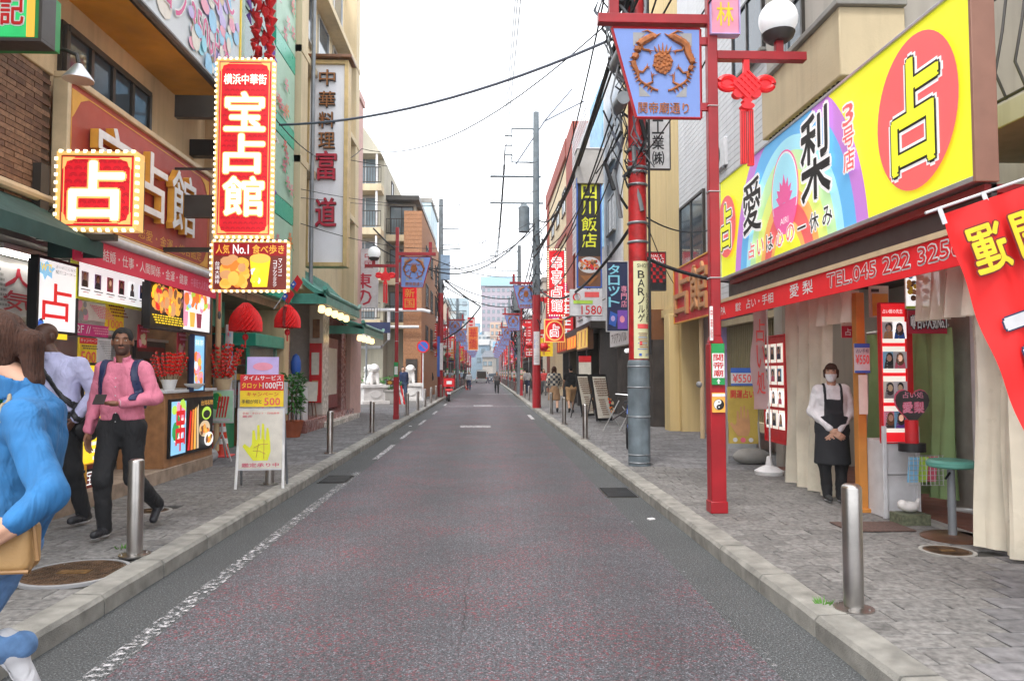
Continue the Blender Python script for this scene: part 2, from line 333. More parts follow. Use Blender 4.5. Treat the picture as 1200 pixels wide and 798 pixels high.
for x0, x1, nm in ((-60, KL-.2, 'left'), (KR+.2, 60, 'right')):
    sd = strip('pavement', x0, x1, -8, 175, .108, M_joint); sd['kind'] = 'structure'
    sgn = -1 if x1 < 0 else 1
    MP = bpy.data.materials.new('paving_far'); MP.use_nodes = True; N = MP.node_tree.nodes; L = MP.node_tree.links
    br = N.new('ShaderNodeTexBrick'); br.inputs['Scale'].default_value = 1; br.inputs['Brick Width'].default_value = .3; br.inputs['Row Height'].default_value = .2; br.inputs['Mortar Size'].default_value = .006
    br.inputs['Color1'].default_value = (.14, .134, .13, 1); br.inputs['Color2'].default_value = (.175, .168, .16, 1); br.inputs['Mortar'].default_value = (.08, .075, .07, 1)
    gg = N.new('ShaderNodeNewGeometry'); L.new(gg.outputs['Position'], br.inputs['Vector']); L.new(br.outputs[0], N['Principled BSDF'].inputs['Base Color']); N['Principled BSDF'].inputs['Roughness'].default_value = .85
    xa, xb = (-6.2, KL-.2) if sgn < 0 else (KR+.2, 5.6)
    strip('far_paving', xa, xb, 30, 175, .128, MP, sd)
    # pavers: individual stones near, joined further off
    hx, hy = .1455, .0955; pm = []
    for v in range(3):
        q = MB(); j = [random.uniform(-.003, .003) for _ in range(4)]; b = .006
        V = [(-hx, -hy, -.02), (hx, -hy, -.02), (hx, hy, -.02), (-hx, hy, -.02), (-hx, -hy, -.004+j[0]), (hx, -hy, -.004+j[1]), (hx, hy, -.004+j[2]), (-hx, hy, -.004+j[3]), (-hx+b, -hy+b, j[0]), (hx-b, -hy+b, j[1]), (hx-b, hy-b, j[2]), (-hx+b, hy-b, j[3])]
        q.add(V, [(0, 1, 5, 4), (1, 2, 6, 5), (2, 3, 7, 6), (3, 0, 4, 7), (4, 5, 9, 8), (5, 6, 10, 9), (6, 7, 11, 10), (7, 4, 8, 11), (8, 9, 10, 11)], M_pav)
        me = bpy.data.meshes.new('paver'); me.from_pydata(q.V, [], q.F); me.materials.append(M_pav); me.update(); pm.append(me)
    cells = []; holes = [(-2.94, 5.3, .36), (3.69, 5.68, .26), (-3.45, 7.6, .2)]
    e0, e1 = abs(xb if sgn < 0 else xa)+.004, abs(xa if sgn < 0 else xb)
    for r in range(int((30+1)/.2)):
        y = -1+r*.2; xs = [e0]; q0 = e0+[.3, .15, .225, .09][r % 4]
        while q0 < e1: xs.append(q0); q0 += .3
        for a_, b_ in zip(xs[:-1], xs[1:]):
            x = (a_+b_)/2
            if any(math.hypot(sgn*x-h[0], y-h[1]) < h[2]+.02 for h in holes): continue
            cells.append((sgn*x, y, (b_-a_-.004)/.296))
    vis = lambda c: c[1] > 3 and -.76 < c[0]/c[1] < .71
    cells.sort(key=lambda c: (not vis(c), c[0]**2+c[1]**2)); 
    for i, (x, y, k) in enumerate(cells[:298]): link('paver', pm[i % 3], sd, (x, y, .13)).scale = (k, 1, 1)
    q = MB(); shades = [mt('paver_shade_%s' % n_, (c_, c_*.97, c_), r=.85, v=.35, s=14, b=.4, bs=140) for n_, c_ in (('dark', .135), ('mid', .16), ('light', .19))]
    hx0 = hx
    for x, y, k in cells[298:]:
        hx = hx0*k; ms = random.choice(shades); q.add([(x-hx, y-hy, .129), (x+hx, y-hy, .129), (x+hx, y+hy, .129), (x-hx, y+hy, .129), (x-hx, y-hy, .11), (x+hx, y-hy, .11), (x+hx, y+hy, .11), (x-hx, y+hy, .11)], [(0, 1, 2, 3), (4, 5, 1, 0), (5, 6, 2, 1), (7, 4, 0, 3), (6, 7, 3, 2)], ms)
    q.build('paver_field', sd, smooth=False, kind='stuff')
    kb = thing('kerb', 'x', 'kerb'); del kb['label']; del kb['category']; kb['kind'] = 'structure'
    km = []
    for v in range(3):
        q = MB(); l = .845; xs = [0, l*.3, l*.65, l]; prof = [(0, -.02), (0, .10), (.02, .128), (.2, .134), (.2, -.02)]; V = []
        for x in xs:
            for a, z in prof: V.append((sgn*(a+random.uniform(-.003, .003)), x+(.014 if x == 0 else 0), z+random.uniform(-.003, .003)))
        Fc = [(i*5+j, i*5+(j+1) % 5, (i+1)*5+(j+1) % 5, (i+1)*5+j) for i in range(3) for j in range(5)]+[(4, 3, 2, 1, 0), (15, 16, 17, 18, 19)]
        q.add(V, Fc, M_gran); me = bpy.data.meshes.new('kerb_stone'); me.from_pydata(q.V, [], q.F); me.materials.append(M_gran); me.update(); km.append(me)
    kx = KL if sgn < 0 else KR
    for i in range(62): link('kerb_stone', km[i % 3], kb, (kx, -1.2+i*.852+.3*(sgn > 0), 0))
    MB().box(*sorted((kx, kx+sgn*.2)), 52, 175, -.02, .132, M_gran).build('kerb_run', kb, smooth=False)
    # gutter stain line
M_iron = mt('manhole_iron', (.1, .06, .035), r=.6, m=.4, v=.5, s=12, b=.3)
def manhole(x, y, r, label, ring):
    t = thing('manhole_cover', label, 'manhole', (x, y, .13))
    MB().lathe([(r+.035, -.02), (r+.035, .002), (r+.006, .004), (r+.006, -.02)], (0, 0, 0), ring, 40).build('rim', t)
    m = MB().lathe([(r, -.02), (r, .0), (r-.02, .005), (r-.025, 0)], (0, 0, 0), M_iron, 40)
    for i in range(-9, 10):
        for j in range(-9, 10):
            px, py = i*r/9.6, j*r/9.6
            if math.hypot(px, py) < r*.9 and not (abs(px) < r*.34 and abs(py) < r*.16): m.box(px-r*.032, px+r*.032, py-r*.014-.003*(i % 2), py+r*.014, 0, .005, M_iron)
    m.build('cover_plate', t, smooth=False)
    MB().box(-r*.32, r*.32, -r*.13, r*.13, 0, .006, mt('manhole_brass', (.2, .11, .04), r=.5, m=.5, v=.4, s=20)).build('name_plate', t)
    return t
manhole(-2.94, 5.3, .33, 'large rusty brown manhole cover on the left pavement beside the kerb', 'grey')
manhole(3.69, 5.68, .17, 'small round grey manhole cover on the right pavement near the bar stool', M_conc)
manhole(-3.45, 7.6, .16, 'small dark drain cover on the left pavement behind the walking men', M_conc)
for (x, y, s) in ((1.7, 9.3, 'right'), (-2.18, 10.6, 'left')):
    t = thing('drain_grate', 'black iron slotted drain grate in the %s gutter' % s, 'drain', (x, y, .004))
    MB().box(-.2, .2, -.35, .35, -.02, .004, M_dkfr).build('frame', t)
    [MB().box(-.18, .18, -.33+i*.05, -.305+i*.05, .004, .014, mt('grate_iron', (.04, .042, .045), r=.5, m=.5, v=.3)).build('bar', t, smooth=False) for i in range(14)]
# small litter and weeds
for x, y, l in ((1.75, 7.6, 'white crumpled paper scrap lying in the right gutter'), (-2.2, 21, 'white paper scrap lying in the left gutter')):
    tag(MB().box(-.04, .03, -.02, .03, 0, .012, 'white').build('litter', None, (x, y, .004), .4), l, 'litter')
for x, y, l in ((-2.95, 6.0, 'green weed tuft growing beside the left front bollard'), (2.08, 4.42, 'green weed tuft growing beside the right front bollard'), (-4.05, 7.75, 'green weed tuft growing at the left shop step')):
    m = MB()
    for _ in range(26):
        a = random.uniform(0, 6.28); r_ = random.uniform(.01, .05); px, py = r_*math.cos(a), r_*math.sin(a)
        m.add([(px-.006, py, 0), (px+.006, py, 0), (px+r_*.6*math.cos(a), py+r_*.6*math.sin(a), random.uniform(.015, .045))], [(0, 1, 2)], mt('weed', (.08, .22, .03), v=.3))
    tag(m.build('weed', None, (x, y, .13), smooth=False), l, 'weed')
# ---------------------------------------------------------------- bollards
def bollard():
    t = thing('bollard', '', 'bollard', group='stainless bollards along the kerbs')
    MB().lathe([(.058, 0), (.058, .72), (.054, .735), (.04, .745), (.0, .749)], (0, 0, 0), M_steel, 28).build('post', t, ang=50)
    MB().lathe([(.115, -.004), (.115, .008), (.06, .016)], (0, 0, 0), M_steel, 28).build('base_plate', t)
    m = MB(); [m.lathe([(.008, .008), (.008, .02)], (.088*math.cos(a), .088*math.sin(a), 0), M_steel, 6) for a in (.8, 2.4, 3.9, 5.5)]; m.build('bolt_ring', t, kind='stuff')
    return t
bl = [(2.22, 4.32, 'brushed steel bollard nearest the camera on the right kerb'), (-2.75, 5.78, 'brushed steel bollard nearest the camera on the left kerb beside the large manhole'),
      (-2.77, 9.35, 'steel bollard standing behind the palm reading sandwich board on the left kerb'), (-2.77, 12.89, 'steel bollard on the left kerb just past the palm reading sandwich board'),
      (-2.72, 17.25, 'steel bollard on the left kerb just before the red lantern post'), (2.14, 15.52, 'steel bollard on the right kerb nearest the grey and red utility pole'),
      (2.16, 19.92, 'steel bollard on the right kerb in front of the slanted menu boards'), (2.25, 24.9, 'steel bollard on the right kerb beside the strolling couple'), (-2.65, 24.2, 'steel bollard on the left kerb just past the red lantern post'),
      (-2.6, 27.4, 'steel bollard on the left kerb in front of the man in the navy sweater'), (-2.6, 30.6, 'third steel bollard past the red lantern post on the left kerb'), (-2.6, 34, 'fourth steel bollard past the red lantern post on the left kerb')]
b0 = bollard()
for i, (x, y, l) in enumerate(bl):
    o = b0 if i == 0 else dup(b0); o.location = (x, y, .13); o['label'] = l; o.rotation_euler = (0, 0, i*1.3)
for s_, xs, ys in (('left', -2.65, range(38, 100, 4)), ('right', 2.2, range(33, 100, 4))):
    for y in ys: dup(b0, (xs, y, .13), 0, 'small distant steel bollard on the %s kerb far down the street' % s_)
# ================================================================ BUILDINGS
WM = {}
def window(par, face_, x, y, z, w, h, kind='dark', glass=None, div=1):
    # face_: 'L' wall of the left side looking to +X, 'R' looking to -X, 'F' looking to the camera (-Y)
    k = (round(w, 2), round(h, 2), kind, div)
    if k not in WM:
        fm = {'dark': M_dkfr, 'alu': M_alu, 'white': P('white')}[kind]; f = .05
        m = MB().box(-w/2, w/2, -.05, .01, 0, f, fm).box(-w/2, w/2, -.05, .01, h-f, h, fm).box(-w/2, -w/2+f, -.049, .01, f, h-f, fm).box(w/2-f, w/2, -.049, .01, f, h-f, fm)
        for i in range(1, div): m.box(-w/2+i*w/div-.02, -w/2+i*w/div+.02, -.045, .01, f, h-f, fm)
        me = MB(); me = m.build('window', None, smooth=False); mesh = me.data; bpy.data.objects.remove(me)
        g = MB().box(-w/2+f, w/2-f, -.02, -.005, f, h-f, glass or M_glass).build('pane', None, smooth=False); gm = g.data; bpy.data.objects.remove(g)
        s_ = MB().box(-w/2-.05, w/2+.05, -.1, .01, -.05, -.002, M_conc).build('sill', None, smooth=False); sm = s_.data; bpy.data.objects.remove(s_)
        WM[k] = (mesh, gm, sm)
    rz = {'L': PI/2, 'R': -PI/2, 'F': 0}[face_]
    o = link('window', WM[k][0], par, (x, y, z), rz); link('pane', WM[k][1], o); link('sill', WM[k][2], o); return o
def ac_unit(loc, rz, label):
    t = thing('air_conditioner', label, 'air conditioner', loc, rz, 'outdoor air conditioning units on the walls')
    MB().box(-.38, .38, 0, .3, 0, .55, 'light').build('casing', t, bevel=.01)
    m = MB().ell(-.08, .28, .22, .22, -.005, 'dark'); [m.ell(-.08, .28, .2-.04*i, .2-.04*i, -.008-.001*i, 'grey' if i % 2 else 'dark') for i in range(5)]; m.build('fan_grille', t, smooth=False)
    MB().box(-.3, -.26, .0, .35, -.04, 0, M_grey).box(.26, .3, 0, .35, -.04, 0, M_grey).build('bracket', t)
    return t
def balcony(par, f, x, y, z, w, d=.9, h=.95):   # slab, rail; 'F' or side facing
    rz = {'L': PI/2, 'R': -PI/2, 'F': 0}[f]
    o = MB().box(-w/2, w/2, -d, 0, -.35, 0, M_beige).build('balcony', par, (x, y, z), rz)
    m = MB().box(-w/2, w/2, -d, -d+.04, h-.04, h, M_dkfr).box(-w/2, w/2, -d, -d+.04, .08, .12, M_dkfr); n = max(4, int(w/.14))
    for i in range(n+1): m.box(-w/2+i*(w-.025)/n, -w/2+i*(w-.025)/n+.025, -d+.005, -d+.03, .1, h-.04, M_dkfr)
    m.build('railing', o, smooth=False); return o
# ---- L1: cream shop building at the front left
L1 = thing('shop_building', 'cream two storey building with brick pier over the fortune telling shop at front left', 'building', (-4.4, 0, 0))
MB().box(-4, -.15, 2, 11.6, 2.95, 5.75, M_cream).box(-4, -.1, 2, 11.6, 5.75, 11, M_cream).build('wall', L1)
M_tile = mt('pier_tile', (.2, .095, .05), r=.6, v=.4, s=20, b=.3, rnd=0)
y0, z1 = wx(5, 85, -4.4); 
MB().box(-.14, -.012, 4.8, 7.28, 3.1, 4.55, mt('tile_grout', (.09, .05, .03), r=.9)).build('pier', L1)
q = MB()
for i in range(26):
    for j in range(9):
        yy = 4.9+.265*j+(.13 if i % 2 else 0)
        if yy+.25 < 7.28: q.box(-.012, random.uniform(0, .008), yy, yy+.255, 3.12+i*.055, 3.12+i*.055+.047, mt('pier_tile_%s' % 'abc'[random.randrange(3)], random.choice([(.2, .1, .055), (.26, .14, .08), (.15, .07, .04)]), r=.6, v=.3, s=20, b=.2))
q.build('tile_facing', L1, smooth=False, kind='stuff')
MB().box(-1.6, -1.2, 2, 11.6, 0, 2.95, M_int).box(-1.2, -.15, 2, 6.1, 0, 2.95, M_int).box(-1.2, .02, 11.2, 11.6, .13, 2.95, M_wood).build('shop_wall', L1)
MB().box(-1.3, .22, 2, 11.2, .1, .3, mt('step_wood', (.32, .24, .18), r=.8, v=.3, s=8, b=.3)).build('step', L1, bevel=.01)
MB().box(-.15, .5, 5.6, 11.35, 5.6, 5.68, mt('soffit_yellow', (.65, .3, .03), r=.6, v=.2, s=2)).build('soffit', L1)
MB().tube([(.52, 5.4, 5.66), (.52, 11.4, 5.66)], .06, M_dkfr, 10).tube([(.5, 11.4, 5.66), (.5, 11.42, 5.3), (.4, 11.4, 5.1)], .05, M_dkfr, 8).build('gutter', L1)
yy0, yy1 = 7.67, 9.55; zw = 4.56
o = MB().box(-.02-.13, -.1, yy0-.05, yy1+.05, zw-.05, 5.3, M_dkfr).build('window', L1)
m = MB(); [m.box(-.1, -.06, yy0+i*(yy1-yy0)/4-.03, yy0+i*(yy1-yy0)/4+.03, zw, 5.25, M_dkfr) for i in range(5)]; m.box(-.1, -.05, yy0, yy1, 5.2, 5.27, M_dkfr); m.build('frame', o)
for i in range(4): MB().box(-.098, -.09, yy0+i*.47+.04, yy0+i*.47+.43, zw, 5.2, M_glass).build('pane', o)
MB().box(-.14, .02, 6.5, 7.3, 4.55, 4.75, M_cream).build('ledge', L1, bevel=.01)
MB().box(-1.2, -.15, 6.0, 11.2, 2.85, 2.95, M_int).build('ceiling', L1)
# ---- L2: mint panelled building
L2 = thing('panelled_building', 'building faced with mint flowered panels and green glass on the left side', 'building', (-4.4, 0, 0))
MB().box(-4, -.2, 11.6, 16.5, 3.1, 12, M_beige).build('wall', L2)
MB().box(-.2, 0, 11.6, 12.25, 2.9, 12, M_cream).build('pier', L2)
MB().box(-2.2, -1.6, 11.6, 16.5, 0, 3.1, M_wood).box(-1.6, -.1, 16.1, 16.5, .1, 3.1, M_cream).box(-1.6, -.2, 11.6, 16.1, 2.95, 3.1, M_wood).build('shop_wall', L2)
M_mint = mt('mint_panel', (.36, .55, .42), r=.45, v=.08, s=2)
def flowers(w, h, n):
    r = []
    for _ in range(n):
        x = random.uniform(.15, .85); z = random.uniform(.05, .95); c = random.choice(['rose', 'coral', 'orange', 'rose']); s_ = .09
        for k in range(6): r.append(('p', [(x, z), (x+s_*math.cos(k)*1.2, z+s_*w/h*math.sin(k)*1.2), (x+s_*math.cos(k+.5), z+s_*w/h*math.sin(k+.5))], c))
        r.append(('p', [(x, z), (x+.03, z-.02), (x+.16, z-.09), (x+.1, z-.1)], 'green')); r.append(('p', [(x-.02, z-.02), (x-.2, z-.05), (x-.16, z-.08)], 'green'))
    return r
for (u0, u1) in ((12.3, 13.0), (14.9, 16.4)):
    for k in range(5):
        z0 = 3.15+k*1.75
        o = MB().box(-.19, -.02, u0, u1, z0+.42, z0+1.73, M_mint).build('wall_panel', L2, bevel=.006)
        t2 = bpy.data.objects.new('flower_print', None)
        mm = pr(None, u1-u0, 1.3, flowers(u1-u0, 1.3, 5), 'flower_print', -.003); mm.parent = o; mm.location = (-.02, (u0+u1)/2, z0+.42); mm.rotation_euler = (0, 0, PI/2)
        bpy.data.objects.remove(t2)
        MB().box(-.19, -.015, u0, u1, z0, z0+.4, mt('teal_panel', (.02, .42, .27), r=.3, v=.05)).build('wall_panel', L2, bevel=.004)
for k in range(5):
    z0 = 3.15+k*1.75; o = MB().box(-.19, -.1, 13.02, 14.88, z0, z0+1.7, mt('green_frame', (.03, .12, .08), r=.4)).build('window', L2); MB().box(-.1, -.09, 13.1, 14.8, z0+.08, z0+1.6, mt('green_glass', (.04, .14, .12), r=.1, v=.3, s=2)).build('pane', o)
# ---- L3: cream building with restaurant entrance
L3 = thing('restaurant_building', 'cream building with marble tiled ground floor and green tiled entrance roof on the left', 'building', (-4.4, 0, 0))
MB().box(-6, -.3, 16.5, 24, 3.5, 14.2, M_beige).box(-.3, .1, 16.5, 17.1, 3.5, 14.2, M_beige).box(-.3, .1, 23.4, 24, 3.3, 14.2, M_beige).build('wall', L3)
M_marb = mt('marble_pink', (.26, .1, .085), r=.25, v=.3, s=2.5); M_marw = mt('marble_white', (.62, .58, .52), r=.25, v=.12, s=2)
MB().box(-1.6, -1.2, 16.5, 24, 0, 3.6, M_marw).box(-1.2, -.25, 16.5, 17.1, 0, 3.6, M_marb).box(-1.2, -.25, 23.2, 24, 0, 3.3, M_marb).box(-1.2, -.35, 20.2, 21, 0, 3.6, M_marw).build('ground_floor_wall', L3)
for z0 in (.45, 1.05, 1.65, 2.25, 2.85): MB().box(-.25, -.235, 16.52, 17.08, z0, z0+.56, M_marb if int(z0*10) % 12 else mt('marble_pale', (.45, .36, .31), r=.3, v=.2)).build('stone_panel', L3, bevel=.004)
for z0 in (.45, 1.05, 1.65, 2.25, 2.85): MB().box(-1.19, -.26, 16.485, 16.5, z0, z0+.56, [M_marb, mt('marble_pale', (.45, .36, .31), r=.3, v=.2)][int(z0*10/6) % 2]).build('stone_panel', L3, bevel=.004)
MB().box(-1.2, .15, 17.1, 23.2, .1, .42, M_marb).box(-.3, .35, 19, 23.2, .1, .27, M_marw).build('step', L3, bevel=.01)
o = MB().box(-1.2, -1.12, 17.9, 19.9, .5, 2.7, P('darkred')).build('door', L3); MB().box(-1.12, -1.11, 18.1, 18.9, .8, 2.5, M_glass).box(-1.12, -1.11, 19.0, 19.7, .8, 2.5, M_glass).build('pane', o)
o = MB().box(-.34, -.3, 21.2, 22.9, .5, 2.6, P('darkred')).build('menu_case', L3); MB().box(-.3, -.29, 21.4, 22.7, .9, 2.3, P('paper')).build('menu_sheet', o)
for zz in (5, 7.6, 10.2, 12.4):
    for yy in (18.3, 20.3, 22.2): window(L3, 'L', -.3, yy, zz, 1.3, 1.3, 'alu')
window(L3, 'F', -.9, 16.5, 8.6, .7, 2, 'alu'); 
for zz in (6.4, 9.0, 11.6): MB().box(-.32, .12, 16.5, 24, zz, zz+.18, M_beige).build('ledge', L3, bevel=.01)
M_troof = mt('green_roof_tile', (.08, .3, .24), r=.4, v=.25, s=5, streak=.2)
# swept canopy with tile ribs
def canopy(t, y0, y1, x0, x1, z, zh):
    n = 8; m = MB(); V = []
    for i in range(n+1):
        u = i/n; x = x1+(x0-x1)*u; zz = z+zh*u**1.5
        for y in (y0, y1): V.append((x, y, zz)); V.append((x, y, zz-.1))
    Fc = []
    for i in range(n):
        a = i*4; b = a+4; Fc += [(a, b, b+2, a+2), (a+1, a+3, b+3, b+1), (a, a+1, b+1, b), (a+2, b+2, b+3, a+3)]
    Fc += [(0, 2, 3, 1)]; m.add(V, Fc, M_troof); m.build('roof', t)
    k = int((y1-y0)/.22); q = MB()
    for j in range(k+1):
        y = y0+.05+j*(y1-y0-.1)/k; q.tube([(x1+(x0-x1)*i/n, y, z+zh*(i/n)**1.5+.02) for i in range(n+1)], .035, M_troof, 6)
    q.build('tile_ribs', t, kind='stuff')
    MB().tube([(x1, y0-.1, z+.12), (x1, y0+.2, z+.02), (x1, y1-.2, z+.02), (x1, y1+.1, z+.12)], .06, M_troof, 8).box(x1-.04, x1+.02, y0, y1, z-.24, z-.05, M_troof).box(x1-.04, x0, y0, y0+.05, z-.24, z+.0, M_troof).build('eave', t)
MB().box(-.4, -.02, 19.6, 20.3, .27, 3.4, M_marw).build('entrance_pier', L3, bevel=.01)
o = MB().box(-.37, -.05, 19.52, 19.6, .75, 2.35, P('red')).build('menu_case', L3); MB().box(-.31, -.11, 19.5, 19.52, 1.5, 2.1, P('paper')).box(-.29, -.13, 19.5, 19.52, .95, 1.35, P('tan')).build('menu_sheet', o)
MB().box(-.3, -.12, 19.54, 19.6, 2.5, 3.0, M_wood).build('name_board', L3)
cn = thing('entrance_canopy', 'green tiled entrance canopy lit by a row of round lamps below the restaurant sign', 'canopy', (0, 0, 0))
canopy(cn, 16.8, 21.2, -4.7, -3.75, 3.4, .75); canopy(cn, 21.4, 25.4, -4.7, -3.65, 2.95, .4)
M_lampw = mt('warm_lamp', (1, .68, .28), r=.4, e=1.7, v=0)
lp = MB().lathe([(.05, .09), (.08, .06), (.09, -.06), (.03, -.1)], (0, 0, 0), M_lampw, 12).build('lamp_shade', cn, (-3.95, 17.3, 3.08))
for i in range(1, 9): link('lamp_shade', lp.data, cn, (-3.95 if i < 5 else -3.8, 17.3+i*.75+(.6 if i > 4 else 0), 3.08 if i < 5 else 2.6))
# ---- L4 pink slab, L5 apartment, L6 orange
def block(name, label, x0, x1, y0, y1, z, m, cat='building', roof=None):
    t = thing(name, label, cat, (0, 0, 0)); MB().box(x0, x1, y0, y1, 0, z, m).build('wall', t)
    MB().box(x0-.06, x1+.06, y0-.06, y1+.06, z, z+.25, roof or m).build('roof', t); return t
t = block('pink_building', 'narrow pink rendered building just past the restaurant on the left', -9, -4.55, 24.2, 26.2, 11.3, mt('pink_render', (.62, .4, .36), r=.8, v=.1, streak=.2)); window(t, 'F', -6, 24.2, 6, 1, 1)
AX = -5.3
M_apt = mt('apartment_render', (.47, .44, .35), r=.85, v=.15, s=.8, b=.3, streak=.4)
t = thing('apartment_building', 'beige apartment block with railed balconies facing the street on the left', 'building', (0, 0, 0))
MB().box(-14, -5.5, 38.3, 52, 0, 13, M_apt).build('wall', t)
MB().prism([(-14, 13), (-5.5, 13), (-6.6, 14.6), (-14, 15.2)], 37.2, 52, M_apt).build('roof', t)
MB().box(-5.5, -4.0, 40, 52, 0, 11.0, M_apt).box(-5.6, -3.7, 39.0, 52, 11.0, 11.25, M_dkfr).build('bay', t)
for zz in (4.3, 6.7, 9.1, 11.4):
    balcony(t, 'F', -7.0, 38.3, zz, 3.0, 1.1, .9); window(t, 'F', -6.5, 38.3, zz+.05, 1.3, 1.8, 'alu', M_glassb, 2); window(t, 'F', -8.2, 38.3, zz+.05, 1.3, 1.8, 'alu', M_glassb, 2)
    MB().tube([(-5.75, 37.3, zz), (-5.75, 37.3, zz+2.0)], .06, 'white', 8).build('post', t)
for zz in (4.3, 6.7, 9.1): balcony(t, 'F', -4.72, 40, zz, 1.55, .9, .9); window(t, 'F', -4.75, 40, zz+.05, 1.3, 1.7, 'dark', M_glassb, 2)
window(t, 'L', -5.5, 41.5, 11.6, .8, 1.0); window(t, 'L', -5.5, 45, 11.6, .8, 1.0)
M_obr = mt('orange_brick', (.37, .18, .09), r=.8, v=.2, s=14, b=.3)
t = thing('orange_building', 'orange brick building corner behind the red lantern post on the left', 'building', (0, 0, 0))
MB().box(-4.45, -3.5, 38.6, 56, 0, 10.3, M_obr).build('wall', t)
for k in range(44): MB().box(-4.46, -3.49, 38.588, 38.6, .3+k*.228, .3+k*.228+.19, M_obr).build('brick_course', t, smooth=False)
for zz in (3.0, 5.4, 7.6):
    for yy in (42, 45.5, 49.5, 53): window(t, 'L', -3.5, yy, zz, 1.5, 1.3, 'dark', M_glassb, 2)
MB().box(-4.3, -3.7, 38.5, 38.585, .2, 2.3, M_dk).build('doorway', t)
MB().tube([(-6.9, 38.3, 4.9), (-3.4, 38.3, 4.9), (-3.0, 38.3, 4.8)], .09, 'light', 8).tube([(-6.9, 38.3, 4), (-3.6, 38.3, 4)], .08, 'light', 8).tube([(-5, 38.3, 4.9), (-5.2, 38.3, 4.8), (-5.2, 38.3, 3.3), (-5.6, 38.3, 2.9), (-8.5, 38.3, 2.9)], .09, 'light', 8).build('pipework', t)
MB().box(-9.5, -4.95, 37.0, 37.1, 3.6, 4.15, P('navy')).build('fascia', t)
# ---- R1: near right building
R1 = thing('fortune_shop_building', 'grey rendered building above the big rainbow fortune shop sign at front right', 'building', (4.4, 0, 0))
M_rw = mt('right_render', (.42, .39, .35), r=.85, v=.15, s=.8, b=.3, streak=.4)
MB().box(-.05, 5, 7.2, 10.8, 2.95, 12, M_rw).box(.9, 5, 1, 7.2, 2.95, 12, M_rw).build('wall', R1)
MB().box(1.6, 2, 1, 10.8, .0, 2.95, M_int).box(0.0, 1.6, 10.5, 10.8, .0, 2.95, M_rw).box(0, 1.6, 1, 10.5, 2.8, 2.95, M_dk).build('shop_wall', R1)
MB().box(-.15, 1.6, 1, 10.5, .1, .17, mt('tile_floor_red', (.2, .08, .06), r=.5, v=.3, s=6)).build('floor', R1)
MB().box(-.75, -.05, 7.15, 9.25, 4.62, 5.35, M_beige).build('parapet', R1, bevel=.015)
MB().box(-.8, -.05, 7.1, 9.3, 5.35, 5.42, M_conc).build('ledge', R1, bevel=.01)
q = MB(); [q.box(-.7, -.66, 7.3+i*.1, 7.34+i*.1, 4.3, 4.62, M_dkfr) for i in range(19)]; q.build('vent_slats', R1, smooth=False, kind='stuff')
window(R1, 'R', -.05, 9.9, 5.2, .9, 1.6, 'dark')
MB().box(-.2, 0.9, 1, 6.6, 3.55, 3.75, M_rw).build('balcony', R1, bevel=.01)
rl = MB()
for i in range(16): rl.tube([(-.15, 3.2+i*.22, 3.78), (-.24, 3.2+i*.22, 4.0), (-.17, 3.2+i*.22, 4.35), (-.12, 3.2+i*.22, 4.7)], .011, M_dkfr, 6)
rl.tube([(-.12, 3, 4.7), (-.12, 6.6, 4.7)], .02, M_dkfr, 8).tube([(-.15, 3, 3.8), (-.15, 6.6, 3.8)], .015, M_dkfr, 8).build('railing', R1)
window(R1, 'R', .9, 5.2, 3.9, 2.2, 1.9, 'dark', None, 3)
# ---- R2: siding building with shutter shop
R2 = thing('siding_building', 'pale corrugated siding building between the fortune shop and the cream building on the right', 'building', (4.7, 0, 0))
M_sid = mt('pale_siding', (.66, .67, .7), r=.6, v=.08, s=1, streak=.2)
MB().box(0, 5, 10.8, 17.2, 2.9, 12, M_sid).box(.5, 5, 10.8, 17.2, .1, 2.9, mt('pink_grey_wall', (.36, .29, .28), r=.8, v=.15, streak=.3)).build('wall', R2)
o = MB().box(-.014, 0, 10.85, 17.15, 3, 3.11, M_sid).build('siding_board', R2, smooth=False); [link('siding_board', o.data, R2, (0, 0, i*.12)) for i in range(1, 74)]
for y, z, w, h in ((16.0, 3.9, 1.9, 1.6), (12.4, 7.0, 1.5, 1.2)): window(R2, 'R', -.03, y, z, w, h, 'dark', None, 2)
MB().box(.3, .5, 11.2, 14.7, .65, 2.5, mt('shutter_olive', (.2, .17, .09), r=.5, v=.1)).build('shutter', R2)
q = MB(); [q.box(.27, .3, 11.2+i*.1, 11.25+i*.1, .66, 2.48, mt('shutter_olive', (.2, .17, .09))) for i in range(35)]; q.build('shutter_ribs', R2, smooth=False, kind='stuff')
MB().box(.15, .5, 11.1, 14.8, .5, .66, M_beige).box(.2, .5, 14.8, 15.1, .1, 2.9, P('lilac')).box(.15, .5, 11.1, 14.8, 2.5, 2.62, M_beige).build('window_surround', R2)
MB().tube([(0, 15.5, .13), (0, 15.5, 3.4)], .05, M_cream, 8).ball((-.06, 15.5, 1.3), .07, 'grey').build('downpipe', R2)
# ---- R3: cream building
R3 = thing('cream_building', 'tall plain cream clad building behind the red and grey utility pole on the right', 'building', (4.75, 0, 0))
M_cr2 = mt('cream_cladding', (.66, .5, .24), r=.7, v=.08, s=.6, streak=.3)
MB().box(0, 6, 17.3, 24.4, .1, 12.5, M_cr2).build('wall', R3)
for i in range(12): MB().box(-.035, 0, 17.32+i*.59, 17.32+i*.59+.575, 3.2, 12.4, M_cr2).build('clad_panel', R3, bevel=.006)
MB().box(-.12, .0, 17.3, 24.4, 3.0, 3.2, M_cr2).build('ledge', R3)
for y in (17.5, 18.9, 20.3, 21.7, 23.1): MB().box(-.25, 0, y, y+.5, .1, 3, M_cr2).build('pilaster', R3, bevel=.01)
for y in (18.2, 19.6): MB().box(-.03, -.002, y-.15, y+.7, .2, 2.6, mt('dark_shutter', (.12, .08, .05), v=.3)).build('doorway', R3)
